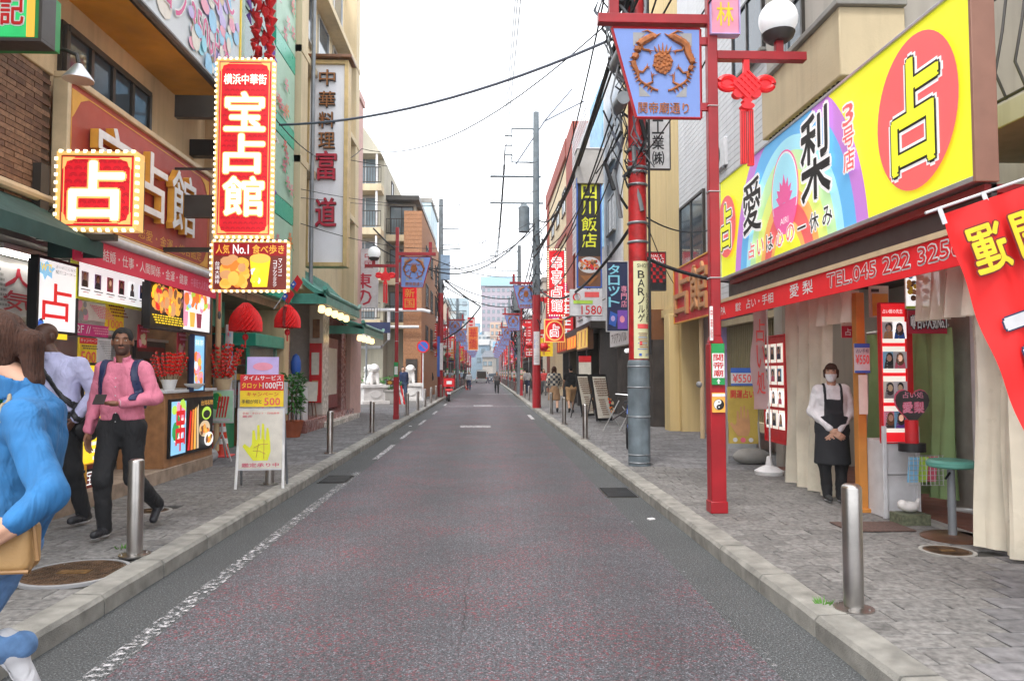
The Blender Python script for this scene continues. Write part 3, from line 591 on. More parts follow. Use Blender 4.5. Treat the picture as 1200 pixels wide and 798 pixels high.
# ---- R4 pale building, R5 brick red building
R4 = thing('pale_building', 'pale grey building with blue tarpaulin behind the cable bundles on the right', 'building', (4.7, 0, 0))
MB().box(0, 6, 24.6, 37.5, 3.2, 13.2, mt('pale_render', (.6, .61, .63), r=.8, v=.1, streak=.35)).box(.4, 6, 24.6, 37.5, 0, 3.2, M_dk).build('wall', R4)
for zz in (4.2, 6.8, 9.4):
    for yy in (26.5, 29.5, 32.5, 35.5): window(R4, 'R', 0, yy, zz, 1.5, 1.4, 'alu', None, 2)
MB().box(-.6, -.55, 25, 28, 6, 12, mt('blue_tarp', (.25, .5, .75), r=.5, v=.2, s=3, b=.5)).build('tarpaulin', R4)
q = MB(); [q.box(-.7, -.68, 28.2+i*.25, 28.22+i*.25, 7, 12.5, 'light') for i in range(20)]; [q.box(-.71, -.69, 28.2, 33, 7+i*.25, 7.02+i*.25, 'light') for i in range(22)]; q.build('scaffold_mesh', R4, smooth=False)
M_brr = mt('brick_red_render', (.3, .07, .05), r=.8, v=.15, streak=.3)
R5 = thing('brick_red_building', 'tall building with brick red corner pier and cream side behind the right utility pole', 'building', (4.6, 0, 0))
MB().box(.05, 6, 38.2, 54, 0, 14.6, mt('cream_render_far', (.62, .5, .32), r=.8, v=.1, streak=.3)).box(-.05, .06, 37.6, 40.5, 0, 15, M_brr).box(0, 6, 37.6, 38.2, 0, 15, M_brr).box(-.1, .05, 40.5, 54.2, 14.0, 15, M_brr).box(-.05, .05, 52.5, 54, 0, 14.0, M_brr).box(-.04, .05, 40.5, 52.5, 9.6, 10.0, M_brr).box(-.04, .05, 40.5, 52.5, 6.4, 6.8, M_brr).build('wall', R5)
for zz in (4.4, 7.4, 11):
    for yy in (42.5, 46, 49.5): window(R5, 'R', .05, yy, zz, 1.8, 1.5, 'dark', M_glassb, 2)
# ---- far rows
rows = [(-1, 56.3, 64, -4.4, 15, (.5, .62, .68), 'pale blue tiled apartment tower with stacked balconies beyond the orange building', 1), (-1, 64.2, 71, -3.9, 6, (.6, .58, .52), 'low white shop building on the left beyond the apartment tower', 0), (-1, 71.2, 80, -4, 8.5, (.5, .38, .3), 'tan three storey building on the left far down the street', 0),
        (-1, 80.2, 90, -4, 7, (.6, .6, .6), 'pale grey low building on the left far down the street', 0), (-1, 90.2, 104, -3.9, 9, (.45, .5, .5), 'greenish grey building on the left near the end of the street', 0), (-1, 104.2, 120, -3.8, 10, (.6, .5, .4), 'peach building on the left at the far end of the street', 0), (-1, 120.2, 146, -3.9, 8, (.5, .5, .52), 'last grey building on the left side of the street', 0),
        (1, 54.3, 63, 4.3, 8.5, (.62, .58, .5), 'ivory building with dark windows on the right past the brick red building', 0), (1, 63.2, 71, 4.2, 7, (.35, .25, .22), 'brown low building on the right far down the street', 0), (1, 71.2, 82, 4.2, 9.5, (.6, .6, .62), 'white building on the right far down the street', 0),
        (1, 82.2, 94, 4.1, 7.5, (.55, .45, .3), 'sand coloured building on the right far down the street', 0), (1, 94.2, 110, 4.1, 10, (.5, .5, .52), 'grey four storey building on the right near the end of the street', 0), (1, 110.2, 128, 4, 8, (.55, .3, .2), 'reddish building on the right at the far end of the street', 0), (1, 128.2, 150, 4, 9, (.6, .58, .5), 'last pale building on the right side of the street', 0)]
for sg, ya, yb, xf, z, c, lab, tower in rows:
    m_ = mt('far_wall_%d_%d' % (ya, sg), c, r=.85, v=.15, s=.5, streak=.35)
    t = thing('street_building', lab, 'building', (0, 0, 0)); MB().box(*sorted((sg*abs(xf), sg*(abs(xf)+7))), ya, yb, 0, z, m_).build('wall', t)
    MB().box(*sorted((sg*(abs(xf)-.1), sg*(abs(xf)+7))), ya-.05, yb+.05, z, z+.35, M_conc).build('roof', t)
    f = 'L' if sg < 0 else 'R'; zz = 3.6
    while zz+1.5 < z:
        y = ya+1.4
        while y+1 < yb: window(t, f, xf, y, zz, 1.5, 1.3, 'dark', None, 2); y += 2.7
        window(t, 'F', xf+sg*1.3, ya, zz, 1.2, 1.3, 'alu', M_glassb, 2)
        if tower: balcony(t, 'F', xf-1.2, ya, zz-.1, 2.6, .8, .9); window(t, 'F', xf-3.6, ya, zz, 1.2, 1.3, 'alu', M_glassb, 2)
        zz += 2.6
    MB().box(*sorted((sg*(abs(xf)-.02), sg*(abs(xf)+.02))), ya+.3, yb-.3, .1, 2.6, M_dk).build('shopfront', t)
    MB().ebox((xf-sg*.5, (ya+yb)/2, 2.95), (1.1, yb-ya-.8, .06), random.choice(['red', 'green', 'darkred', 'white', 'orange']), ry=sg*-.35).build('awning', t)
# street end
def grid_tower(name, label, xc, y, w, z0, z1, c, nx, nz, cap=None):
    t = thing(name, label, 'building', (xc, y, 0)); MB().box(-w/2, w/2, 0, 14, 0, z1, mt(name+'_wall', c, r=.8, v=.08, s=.1)).build('wall', t)
    if cap: MB().box(-w/2-.3, w/2+.3, -.5, 14, z1, z1+3.2, mt(name+'_cap', cap, r=.6)).build('roof', t)
    for i in range(nx):
        for j in range(nz): window(t, 'F', -w/2+(i+.5)*w/nx, 0, z0+j*(z1-z0)/nz+.3, w/nx*.55, (z1-z0)/nz*.5, 'dark', M_glassb, 1)
grid_tower('lilac_tower', 'lilac tower block with a blue glass top rising behind the end of the street', 4.2, 250, 12, 12, 32, (.36, .3, .35), 7, 8, (.3, .5, .6))
grid_tower('blue_block', 'pale blue office block beyond the end of the street, left of the lilac tower', -12, 215, 13, 8, 24, (.34, .44, .48), 6, 6)
grid_tower('peach_block', 'peach coloured block across the far end of the street', 4.5, 190, 7, 4, 15, (.5, .34, .25), 6, 6)
grid_tower('white_block', 'greyish block with many windows low behind the far end of the street', -3.5, 178, 7, 3, 11, (.42, .44, .45), 6, 5)
grid_tower('grey_block', 'grey block on the right beyond the end of the street', 10, 200, 9, 3, 15, (.4, .42, .45), 5, 5)
hc_ = [(.36, .36, .36), (.42, .38, .34), (.24, .27, .31), (.36, .27, .22), (.25, .34, .42), (.4, .42, .44)]
for i in range(48):
    y = 158+i*2.3; sc_ = y/165; x = random.uniform(-7, 8)*sc_; z0_ = random.uniform(.3, 1)*(2+i*.3); w_ = random.uniform(2.2, 4.6); h_ = random.uniform(3.5, 6)+z0_; rm = random.choice([(.3, .12, .08), (.12, .13, .15), (.3, .3, .3), (.1, .2, .28)])
    t = thing('hillside_house', ['small pale', 'cream', 'grey', 'tan', 'bluish', 'ivory'][i % 6]+' house in the jumble beyond the street end, '+['nearest', 'second nearest', 'third nearest', 'fourth nearest', 'fifth nearest', 'sixth nearest', 'seventh nearest', 'farthest'][i//6]+' of its tint', 'house', (x, y, 0), random.uniform(-.4, .4), 'jumble of houses beyond the street end'); MB().box(-w_/2, w_/2, 0, 5, 0, h_, mt('hillside_wall_%d' % (i % 6), hc_[i % 6], r=.85)).build('wall', t)
    MB().add([(-w_/2-.3, -.4, h_), (w_/2+.3, -.4, h_), (w_/2+.3, 2.5, h_+1.5), (-w_/2-.3, 2.5, h_+1.5), (w_/2+.3, 5.4, h_), (-w_/2-.3, 5.4, h_)], [(0, 1, 2, 3), (3, 2, 4, 5), (1, 4, 2), (0, 3, 5)], mt('roof_%.2f' % rm[0], rm, r=.7)).build('roof', t)
    for a in (-1, 1): window(t, 'F', a*w_*.25, 0, h_-1.9, .9, 1, 'dark', M_glassb)
    if w_ > 4: window(t, 'F', 0, 0, h_-4, .9, 1, 'dark', M_glassb)
h = MB(); V = []; n = 24
for i in range(n+1):
    for j in range(6): V.append((-160+i*320/n, 270+j*30, (3+16*math.sin(min(1, j/4)*PI/2)*(0.8+.25*math.sin(i*1.3)+.1*math.sin(i*3.1))) if j else -1))
h.add(V, [(i*6+j, (i+1)*6+j, (i+1)*6+j+1, i*6+j+1) for i in range(n) for j in range(5)], mt('hill_green', (.08, .12, .07), r=.9, v=.5, s=.2)); o = h.build('hills'); o['kind'] = 'structure'

# lit ceiling lamps inside the two fortune shops
M_tube = mt('lit_tube', (1, .93, .82), r=.4, e=9, v=0)
for x, y0_, y1_, z, l in ((-4.85, 7.2, 10.8, 2.8, 'row of lit tubes under the ceiling of the left fortune shop'), (4.85, 4.2, 9.8, 2.72, 'row of lit tubes under the ceiling of the right fortune shop')):
    t = thing('ceiling_lamp', l, 'lamp', (x, 0, z)); y = y0_
    while y+.9 < y1_: o = MB().box(-.09, .09, y, y+.9, -.02, .04, 'white').build('lamp_housing', t); MB().box(-.05, .05, y+.03, y+.87, -.05, -.021, M_tube).build('tube', o); y += 1.15

t = thing('downpipe', 'cream downpipe with a joint box running up the pier beside the tall red sign', 'pipe', (-4.34, 11.75, 0)); MB().tube([(0, 0, .3), (0, 0, 10)], .045, M_cream, 10).build('pipe', t); MB().box(-.06, .06, -.08, .08, 4.6, 4.9, M_grey).build('joint_box', t)
for z in (1.5, 3, 6, 7.5): MB().box(-.05, .055, -.06, .06, z, z+.04, M_alu).build('clip', t)
t = thing('downpipe', 'grey downpipe at the corner of the white sign building', 'pipe', (-4.22, 17.3, 0)); MB().tube([(0, 0, 3.6), (0, 0, 13)], .05, M_grey, 10).build('pipe', t)
t = thing('wall_conduit', 'thin grey conduit and junction boxes on the grey wall above the rainbow signboard', 'conduit', (4.3, 8.5, 0)); MB().tube([(0, -1, 4.5), (0, -1, 8)], .02, M_grey, 8).tube([(0, -1, 6), (0, 1.5, 6), (0, 1.5, 8)], .02, M_grey, 8).build('conduit_pipe', t); MB().box(-.05, .03, -1.15, -.85, 5.6, 5.9, M_grey).build('junction_box', t)
ac_unit((-4.35, 16.9, 5.0), PI/2, 'air conditioner on the cream building beside the tall white sign')
ac_unit((-4.95, 38.6, 7.7), 0, 'air conditioner on a beige apartment balcony') if False else None
for z, l in ((5.15, 'middle balcony'), (7.65, 'upper balcony'), (2.65, 'lowest balcony')): ac_unit((-8.6, 37.4, z), 0, 'air conditioner standing on the %s of the beige apartment block' % l)
# ================================================================ STREET LAMP POSTS WITH BANNERS
M_dragon = mt('dragon_relief', (.36, .12, .035), r=.6, v=.3, s=20)
M_bann = mt('banner_blue', (.17, .27, .62), r=.5, v=.06, s=3)
M_globe = mt('globe_glass', (.8, .82, .84), r=.2, e=.25, v=0)
def lamp_post(x, y, s, label, first=False, detail=True):
    # s=+1: banner reaches to -x (over the road) from a post on the right kerb
    t = thing('lamp_post', label, 'lamp post', (x, y, .13), 0, 'red street lamp posts along both kerbs')
    MB().box(-.078, .078, -.075, .075, 0, 1.72, M_redp).prism([(-.078, 1.72), (.078, 1.72), (.05, 1.8), (-.05, 1.8)], -.05, .05, M_redp).box(-.052, .052, -.05, .05, 1.8, 5.95, M_redp).box(-.088, .088, -.085, .085, 0, .12, M_redp).build('post', t, bevel=.008)
    MB().box(*sorted((-s*.05, -s*1.2)), -.05, .05, 5.07, 5.17, M_redp).box(*sorted((-s*.98, -s*1.08)), -.04, .04, 5.17, 5.5, M_redp).box(*sorted((s*.05, s*1.0)), -.05, .05, 4.7, 4.79, M_redp).box(*sorted((s*.68, s*.76)), -.035, .035, 4.79, 4.93, M_redp).build('arm', t, bevel=.006)
    MB().lathe([(.1, -.01), (.15, .03), (.17, .08), (.12, .1)], (s*.72, 0, 4.92), 'dark', 20).build('lamp_holder', t)
    MB().ball((s*.72, 0, 5.15), .2, M_globe, 24).build('globe', t)
    q = MB()
    o = [(-s*.12, 5.03), (-s*1.05, 5.03), (-s*.8, 4.08), (-s*.12, 4.08)]
    if s > 0: o = o[::-1]
    q.prism(o, -.012, .012, M_bann).build('banner', t)
    fr = MB(); P4 = [(-s*.12, 5.03), (-s*1.05, 5.03), (-s*.8, 4.08), (-s*.12, 4.08)]
    for i in range(4): a, b = P4[i], P4[(i+1) % 4]; fr.tube([(a[0], 0, a[1]), (b[0], 0, b[1])], .018, M_redp, 6)
    for zz in (4.9, 4.2): fr.box(*sorted((-s*.05, -s*.13)), -.02, .02, zz-.04, zz+.04, M_redp)
    fr.build('banner_frame', t)
    cx = -s*.52; e = MB()
    for d in (-1, 1):
        A = [.38+i*2.62/20 for i in range(21)]; pt = lambda a, k=1.: (cx+d*(.3*math.sin(a)*k+.012*math.sin(a*9)), -.022, 4.66+.3*math.cos(a)*k)
        e.tube([pt(a) for a in A], [.012+.03*math.sin(min(1, i/20*1.15+.25)*PI)**.6*(1-.35*(i/20)) for i in range(21)], M_dragon, 7)
        for a in A[2:-2:1]: e.tube([pt(a), pt(a, 1.17)], [.014, .002], M_dragon, 4)
        e.ball((cx+d*.1, -.024, 4.94), (.045, .02, .03), M_dragon, 8).tube([(cx+d*.09, -.022, 4.96), (cx+d*.16, -.022, 5.0), (cx+d*.22, -.022, 4.985)], [.012, .01, .003], M_dragon, 5).tube([(cx+d*.07, -.022, 4.94), (cx+d*.02, -.022, 4.97)], [.012, .004], M_dragon, 5)
        for a, k_ in ((.85, .6), (1.9, .62), (2.5, .6)): e.tube([pt(a), pt(a+.12, (1+k_)/2), pt(a-.05, k_)], [.016, .012, .014], M_dragon, 5); [e.tube([pt(a-.05, k_), pt(a-.05+q_, k_*.82)], [.007, .002], M_dragon, 4) for q_ in (-.2, 0, .2)]
    e.ell(cx, 4.66, .1, .12, -.015, M_dragon, 20, .014)
    for k in range(26): a = k*2.4; r_ = .1*math.sqrt((k+.5)/26); e.ball((cx+r_*math.cos(a), -.03, 4.66+1.25*r_*math.sin(a)), (.02, .012, .02), M_dragon, 6)
    for k in range(-2, 3): e.tube([(cx+k*.03, -.025, 4.77), (cx+k*.045, -.025, 4.83+.02*(2-abs(k)))], [.014, .004], M_dragon, 5)
    e.build('dragon_emblem', t)
    c1 = MB(); zz = [(4.98, .1, -.11), (4.3, -.13, .12)]
    for sx in (-1, 1):
        c1.flat([(cx+sx*.31, 4.98), (cx+sx*.17, 4.98), (cx+sx*.31, 4.83)], -.0145, 'grey'); c1.flat([(cx+sx*.25, 4.3), (cx+sx*.13, 4.3), (cx+sx*.25, 4.42)], -.0145, 'grey')
    c1.build('cutout_corner', t, smooth=False)
    MB().text('関帝廟通り', cx-.26+.03*s*-1+.03*s, 4.12, cx+.27, 4.24, -.014, M_dragon, .03, depth=.008, out=None).build('lettering', t, smooth=False)
    # red knot ornament
    kx = s*.36
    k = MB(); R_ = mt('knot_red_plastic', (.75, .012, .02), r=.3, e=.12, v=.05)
    k.ebox((kx, -.02, 4.43), (.24, .07, .24), R_, ry=PI/4)
    for d in (-1, 1):
        k.tube([(kx+d*.2+.085*math.cos(a), -.02, 4.45+.065*math.sin(a)) for a in [i*PI/9 for i in range(19)]], .034, R_, 8); k.ell(kx+d*.2, 4.45, .07, .05, -.0, R_, 14, .03); k.ell(kx+d*.09, 4.34, .06, .05, .02, R_, 12, .07)
    for i in range(-2, 3): k.ebox((kx+i*.036, -.058, 4.43-i*.036), (.014, .016, .22), R_, ry=PI/4); k.ebox((kx+i*.036, -.058, 4.43+i*.036), (.014, .02, .22), R_, ry=-PI/4)
    k.ell(kx, 4.26, .05, .03, .02, R_, 12, .08).ell(kx, 4.2, .07, .035, .02, R_, 14, .09).box(kx-.03, kx+.03, -.04, .01, 4.55, 4.7, R_)
    k.build('knot_ornament', t)
    f_ = MB(); f_.box(kx-.065, kx-.008, -.04, .01, 3.6, 4.17, R_).box(kx+.008, kx+.065, -.04, .01, 3.58, 4.17, R_); [f_.box(kx-.06+i*.022, kx-.055+i*.022, -.045, -.04, 3.6, 4.15, 'darkred') for i in range(6)]; f_.build('knot_tassel', t)
    b = MB(); [b.box(-.085, .085, -.083, .08, z_, z_+.012, 'light') for z_ in (1.2, .3)] if False else None
    for z_ in (2.4, 3.3, 4.2): b.tube([(-.056, -.054, z_), (.056, -.054, z_), (.056, .054, z_), (-.056, .054, z_), (-.056, -.054, z_)], .006, M_alu, 5)
    b.build('steel_band', t)
    return t
lpR = lamp_post(2.36, 7.32, 1, 'nearest right kerb red lamp post with blue dragon banner and red knot')
o = MB().box(-.066, .066, -.02, 0, 1.3, 1.72, 'green').build('direction_sign', lpR, (0.0, -.076, 0)); m = MB().box(-.062, .062, -.023, -.02, 1.37, 1.62, 'white').text('関帝廟', -.05, 1.38, .05, 1.615, -.026, 'red', .03, vert=True).prism([(-.008, 1.31), (.008, 1.31), (.008, 1.335), (.02, 1.335), (0, 1.36), (-.02, 1.335), (-.008, 1.335)], -.025, -.0205, 'white'); m.build('lettering', o, smooth=False)
o = MB().box(-.066, .066, -.02, 0, 1.02, 1.22, 'amber').box(-.066, .066, -.022, -.02, 1.18, 1.21, 'white').ell(0, 1.1, .055, .055, -.021, 'black', 24, .002).build('emblem_plate', lpR, (0, -.076, 0))
m = MB().flat([(.051*math.cos(a), 1.1+.051*math.sin(a)) for a in [PI/2+i*PI/12 for i in range(13)]], -.0245, 'white').ell(0, 1.1255, .0255, .0255, -.025, 'white').ell(0, 1.0745, .0255, .0255, -.0255, 'black').ell(0, 1.1255, .007, .007, -.026, 'black').ell(0, 1.0745, .007, .007, -.0265, 'white').build('swirl_emblem', o, smooth=False)
MB().box(-.079, -.05, -.1, -.078, 1.75, 2.1, 'white').text('中華街', -.075, 1.77, -.054, 2.08, -.102, 'red', .02, vert=True).build('small_plate', lpR, smooth=False)
lpL = lamp_post(-2.78, 22.31, -1, 'left kerb red lamp post with blue dragon banner before the orange building')
MB().box(-.07, .07, -.1, -.08, 1.3, 1.75, 'green').box(-.05, .05, -.103, -.1, 1.37, 1.62, 'white').build('direction_sign', lpL)
MB().box(-.3, -.08, -.1, -.05, 1.05, 1.2, 'brown').ell(-.19, 1.12, .07, .05, -.105, 'gold').build('small_plate', lpL)
od_ = ['second', 'third', 'fourth', 'fifth', 'sixth', 'seventh', 'eighth', 'ninth', 'tenth', 'eleventh']
for i, (y, x) in enumerate(((29.4, 2.15), (45, 2.2), (58, 2.25), (70, 2.3), (81, 2.3), (92, 2.3), (103, 2.3), (115, 2.3), (128, 2.3))): dup(lpR, (x, y, .13), None, 'red lamp post with blue dragon banner, %s from the camera on the right kerb' % od_[i])
for i, (y, x) in enumerate(((50, -2.7), (61, -2.7), (72, -2.7), (84, -2.7), (96, -2.7), (109, -2.7), (122, -2.7))): dup(lpL, (x, y, .13), None, 'red lamp post with blue dragon banner, %s from the camera on the left kerb' % od_[i])
# plaque 林 hanging beside the near post
t, w, h = face('hanging_sign', 'small pink box sign with a yellow character beside the near right lamp post', 'sign', 7.25, (833, -6), (866, 40)); slab(t, w, h, .12, 'pink', 'lilac', .012); pr(t, w, h, [('t', '林', .2, .2, .8, .8, 'yellow', .03)])
# ================================================================ UTILITY POLES
def arm_rect(m, x0, x1, z0, z1, y): m.tube([(x1, y, z0), (x0, y, z0), (x0, y, z1), (x1, y, z1)], .04, M_pole, 6)
U1 = thing('utility_pole', 'thick utility pole with grey base, red wrap and a shot bar sign', 'utility pole', (2.36, 11.05, .13))
MB().tube([(0, 0, 1.6), (0, 0, 10)], [.15, .12], mt('pole_red_wrap', (.42, .012, .015), r=.45, v=.35, s=7, b=.4, bs=18, streak=.5), 24).build('post', U1)
m = MB().lathe([(.17, 0), (.172, 1.55), (.165, 1.6), (.15, 1.62)], (0, 0, 0), mt('pole_grey_sleeve', (.13, .165, .19), r=.5, v=.35, s=4, b=.3, bs=25, streak=.5), 28)
for z in (.05, .17, .75, 1.2, 1.52): m.lathe([(.174, -.012), (.18, 0), (.174, .012)], (0, 0, z), M_grey, 28)
m.build('sleeve', U1)
m = MB(); V = []; n = 10
for zz in (1.64, 3.14):
    for i in range(n+1): a = -PI/2+.35+(i/n-.5)*2.0; V.append((.16*math.cos(a), .16*math.sin(a), zz))
m.add(V, [(i, i+1, n+2+i, n+1+i) for i in range(n)], mt('sign_cream', (.68, .68, .42), r=.4, v=.05)).build('bar_sign', U1)
# curved lettering: flat small prints wrapped on the sleeve
def wrapped(t, items, R, a0, span, w, name):
    m = MB(); tmp = MB()
    for it in items:
        if it[0] == 't': tmp.text(it[1], it[2], it[3], it[4], it[5], 0, it[6], it[7] if len(it) > 7 else .02, vert=it[8] if len(it) > 8 else False)
        else:
            for q_ in range(8): a_ = it[2]+(it[4]-it[2])*q_/8; tmp.flat([(a_, it[3]), (a_+(it[4]-it[2])/8, it[3]), (a_+(it[4]-it[2])/8, it[5]), (a_, it[5])], 0, it[6])
    V = []
    for x, y, z in tmp.V: a = a0+x/R; rr_ = R+.003-y; V.append((rr_*math.cos(a), rr_*math.sin(a), z))
    m.V = V; m.F = tmp.F; m.M = tmp.M; m.mats = tmp.mats; return m.build(name, t, smooth=False)
wrapped(U1, [('t', 'SHOT', -.1, 3.04, .1, 3.1, 'black', .02), ('t', 'BARノルゲ', -.09, 2.2, .015, 3.0, 'black', .04, True), ('t', 'NORGE', .05, 2.2, .11, 2.66, 'black', .02, True), ('r', 0, -.1, 2.1, .1, 2.17, 'coral'), ('r', 0, -.07, 1.85, -.03, 1.9, 'coral')]+[('r', 0, -.1+random.uniform(0, .03), 1.78+i*.03, .1-random.uniform(0, .05), 1.79+i*.03, 'darkred' if i % 3 else 'blue') for i in range(9)]+[('r', 0, -.08, 1.68, -.04, 1.72, 'blue'), ('t', '注意', .02, 1.68, .1, 1.72, 'blue')], .16, -PI/2+.35, 2, .2, 'lettering')
m = MB()
for z in (4.35, 4.55, 4.62, 4.9, 3.75, 3.45): m.lathe([(.155, -.02), (.165, 0), (.155, .02)], (0, 0, z), M_grey, 20)
for i in range(40):
    a = random.uniform(0, 6.28); z = random.uniform(4.3, 5.2); m.tube([(.16*math.cos(a), .16*math.sin(a), z), (.2*math.cos(a+.5), .2*math.sin(a+.5), z+random.uniform(-.1, .1)), (.16*math.cos(a+1), .16*math.sin(a+1), z+random.uniform(-.2, .2))], .008, M_wirel if i % 2 else M_wire, 5)
m.build('strap_band', U1)
m = MB()
for k in range(90):
    z = random.uniform(4.9, 9.2); x = random.uniform(-.45, .1); y = random.uniform(-.3, .5); l = random.uniform(.3, 1.3)
    m.tube([(x, y, z), (x+random.uniform(-.25, .25), y+random.uniform(-.2, .2), z-l*.5), (x+random.uniform(-.15, .2), y, z-l)], random.choice([.01, .015, .025, .035]), random.choice([M_wire, M_wire, M_wirel, M_grey]), 6)
m.build('cable_tangle', U1, kind='stuff')
for z, x, s_ in ((5.6, -.28, .3), (6.3, -.3, .35), (7.2, -.3, .3), (6.8, .3, .3), (8, .25, .4)): MB().tube([(x, -.1-s_, z), (x, -.1+s_, z+.05)], .1, random.choice([M_wire, M_grey]), 12).build('splice_closure', U1)
pass
MB().tube([(.16, -.1, 1.7), (.17, -.12, 9)], .02, M_wire, 8).build('conduit', U1)
U2 = thing('utility_pole', 'tall grey utility pole with red base and white notice behind the strolling couple', 'utility pole', (2.04, 29.2, .13))
MB().tube([(0, 0, 0), (0, 0, 4.6)], .17, M_redp, 18).build('base_sleeve', U2)
MB().tube([(0, 0, 4.6), (0, 0, 12.2)], [.16, .12], M_pole, 18).build('post', U2)
wrapped(U2, [('r', 0, -.13, 1.75, .13, 3.1, 'light'), ('t', 'CBD', -.09, 2.4, .06, 3.0, 'blue', .01, True)]+[('r', 0, -.1, 1.85+.06*i, .08, 1.87+.06*i, 'grey') for i in range(5)], .18, -PI/2, 2, .3, 'notice')
m = MB(); arm_rect(m, -1.0, 0, 10.1, 11.5, 0); m.tube([(-1.9, 0, 9.5), (.2, 0, 9.5)], .045, M_pole, 6).tube([(-1.9, 0, 8.4), (.3, 0, 8.4)], .04, M_pole, 6).tube([(-.85, 0, 10), (.4, 0, 11.9), (1.5, 0, 13.2)], .03, M_wirel, 6).tube([(.3, 0, 11.8), (2, 0, 12.7)], .03, M_wirel, 6)
for z in (10.4, 10.8, 11.2): m.tube([(-1.0, 0, z), (-1.3, 0, z)], .03, M_pole, 6)
m.build('cross_arm', U2)
MB().tube([(-.5, 0, 7.2), (-.5, 0, 8.2)], .23, M_pole, 16).tube([(-.5, 0, 8.2), (-.5, 0, 8.35)], [.24, .1], M_pole, 16).box(-.5, 0, -.03, .03, 7.5, 7.56, M_grey).build('transformer', U2)
m = MB(); [m.tube([(random.uniform(-.3, .3), random.uniform(-.2, .2), z0_ := random.uniform(3.8, 7.5)), (random.uniform(-.35, .35), random.uniform(-.3, .3), z0_-.5), (random.uniform(-.2, .2), 0, z0_-random.uniform(.6, 1.2))], .02, M_wire, 5) for _ in range(26)]; m.build('cable_tangle', U2, kind='stuff')
U3 = thing('utility_pole', 'tall utility pole with rectangular arm and red sleeve on the left kerb near the scooter', 'utility pole', (-2.75, 43, .13))
MB().tube([(0, 0, 0), (0, 0, 6.2)], .17, M_redp, 16).box(-.18, -.02, -.2, -.17, 1.2, 3.6, 'blue').box(-.02, .16, -.2, -.17, 1.6, 3.2, 'white').build('base_sleeve', U3)
MB().tube([(0, 0, 6.2), (0, 0, 11.9)], [.16, .12], M_pole, 16).build('post', U3)
m = MB(); arm_rect(m, 1.05, 0, 9.1, 10.1, 0); m.tube([(-.1, 0, 8.8), (1.2, 0, 8.9)], .04, M_pole, 6).box(.0, .55, -.15, .15, 7.0, 8.5, mt('box_blue_grey', (.25, .36, .5), r=.5)); m.build('cross_arm', U3)
m = MB(); [m.tube([(random.uniform(-.4, .3), 0, z0_ := random.uniform(5.5, 8)), (random.uniform(-.4, .3), random.uniform(-.3, .3), z0_-.4), (0, -.1, z0_-.9)], .03, M_wire, 5) for _ in range(20)]; m.tube(sag((0, 0, 7.2), (2.4, 0, 5.4), .1), .05, M_wire, 6).tube(sag((2.4, 0, 5.4), (.1, 0, 3.4), .3), .05, M_wire, 6); m.build('cable_tangle', U3, kind='stuff')
U4 = thing('utility_pole', 'farther utility pole with insulator frame and transformer behind the right kerb', 'utility pole', (.9+1.3, 48, .13))
m = MB().tube([(-2.2+.9, 0, 0), (-2.2+.9, 0, .01)], .01, M_pole, 4)
MB().tube([(0, 0, 0), (0, 0, 10)], [.17, .12], M_pole, 16).build('post', U4)
m = MB(); arm_rect(m, -1.6, 0, 8.3, 9.6, 0); m.tube([(-2.3, 0, 7.2), (.3, 0, 7.2)], .045, M_pole, 6); [m.tube([(-1.6, 0, z), (-2.0, 0, z)], .04, M_pole, 6) for z in (8.5, 8.9, 9.3)]; m.build('cross_arm', U4)
MB().tube([(-.1, -.1, 5.6), (-.1, -.1, 6.9)], .35, M_pole, 14).build('transformer', U4)
m = MB(); [m.tube([(random.uniform(-.6, .5), random.uniform(-.2, .2), z0_ := random.uniform(3, 7)), (random.uniform(-.6, .5), 0, z0_-.6), (random.uniform(-.3, .3), 0, z0_-1.1)], .03, random.choice([M_wire, M_wirel]), 5) for _ in range(90)]; m.build('cable_tangle', U4, kind='stuff')
for x, y, z, l in ((-2.75, 68, 8.5, 'slim grey utility pole on the left kerb far down the street'), (2.3, 72, 9, 'grey utility pole on the right kerb far down the street'), (2.3, 104, 9, 'last grey utility pole on the right kerb near the end of the street')):
    t = thing('utility_pole', l, 'utility pole', (x, y, .13)); MB().tube([(0, 0, 0), (0, 0, z)], [.17, .12], M_pole, 12).build('post', t); MB().tube([(-1, 0, z-.6), (1, 0, z-.6)], .04, M_pole, 6).tube([(-.8, 0, z-1.2), (.8, 0, z-1.2)], .04, M_pole, 6).tube([(0.4, 0, z-2.4), (.4, 0, z-1.4)], .25, M_pole, 10).build('cross_arm', t)
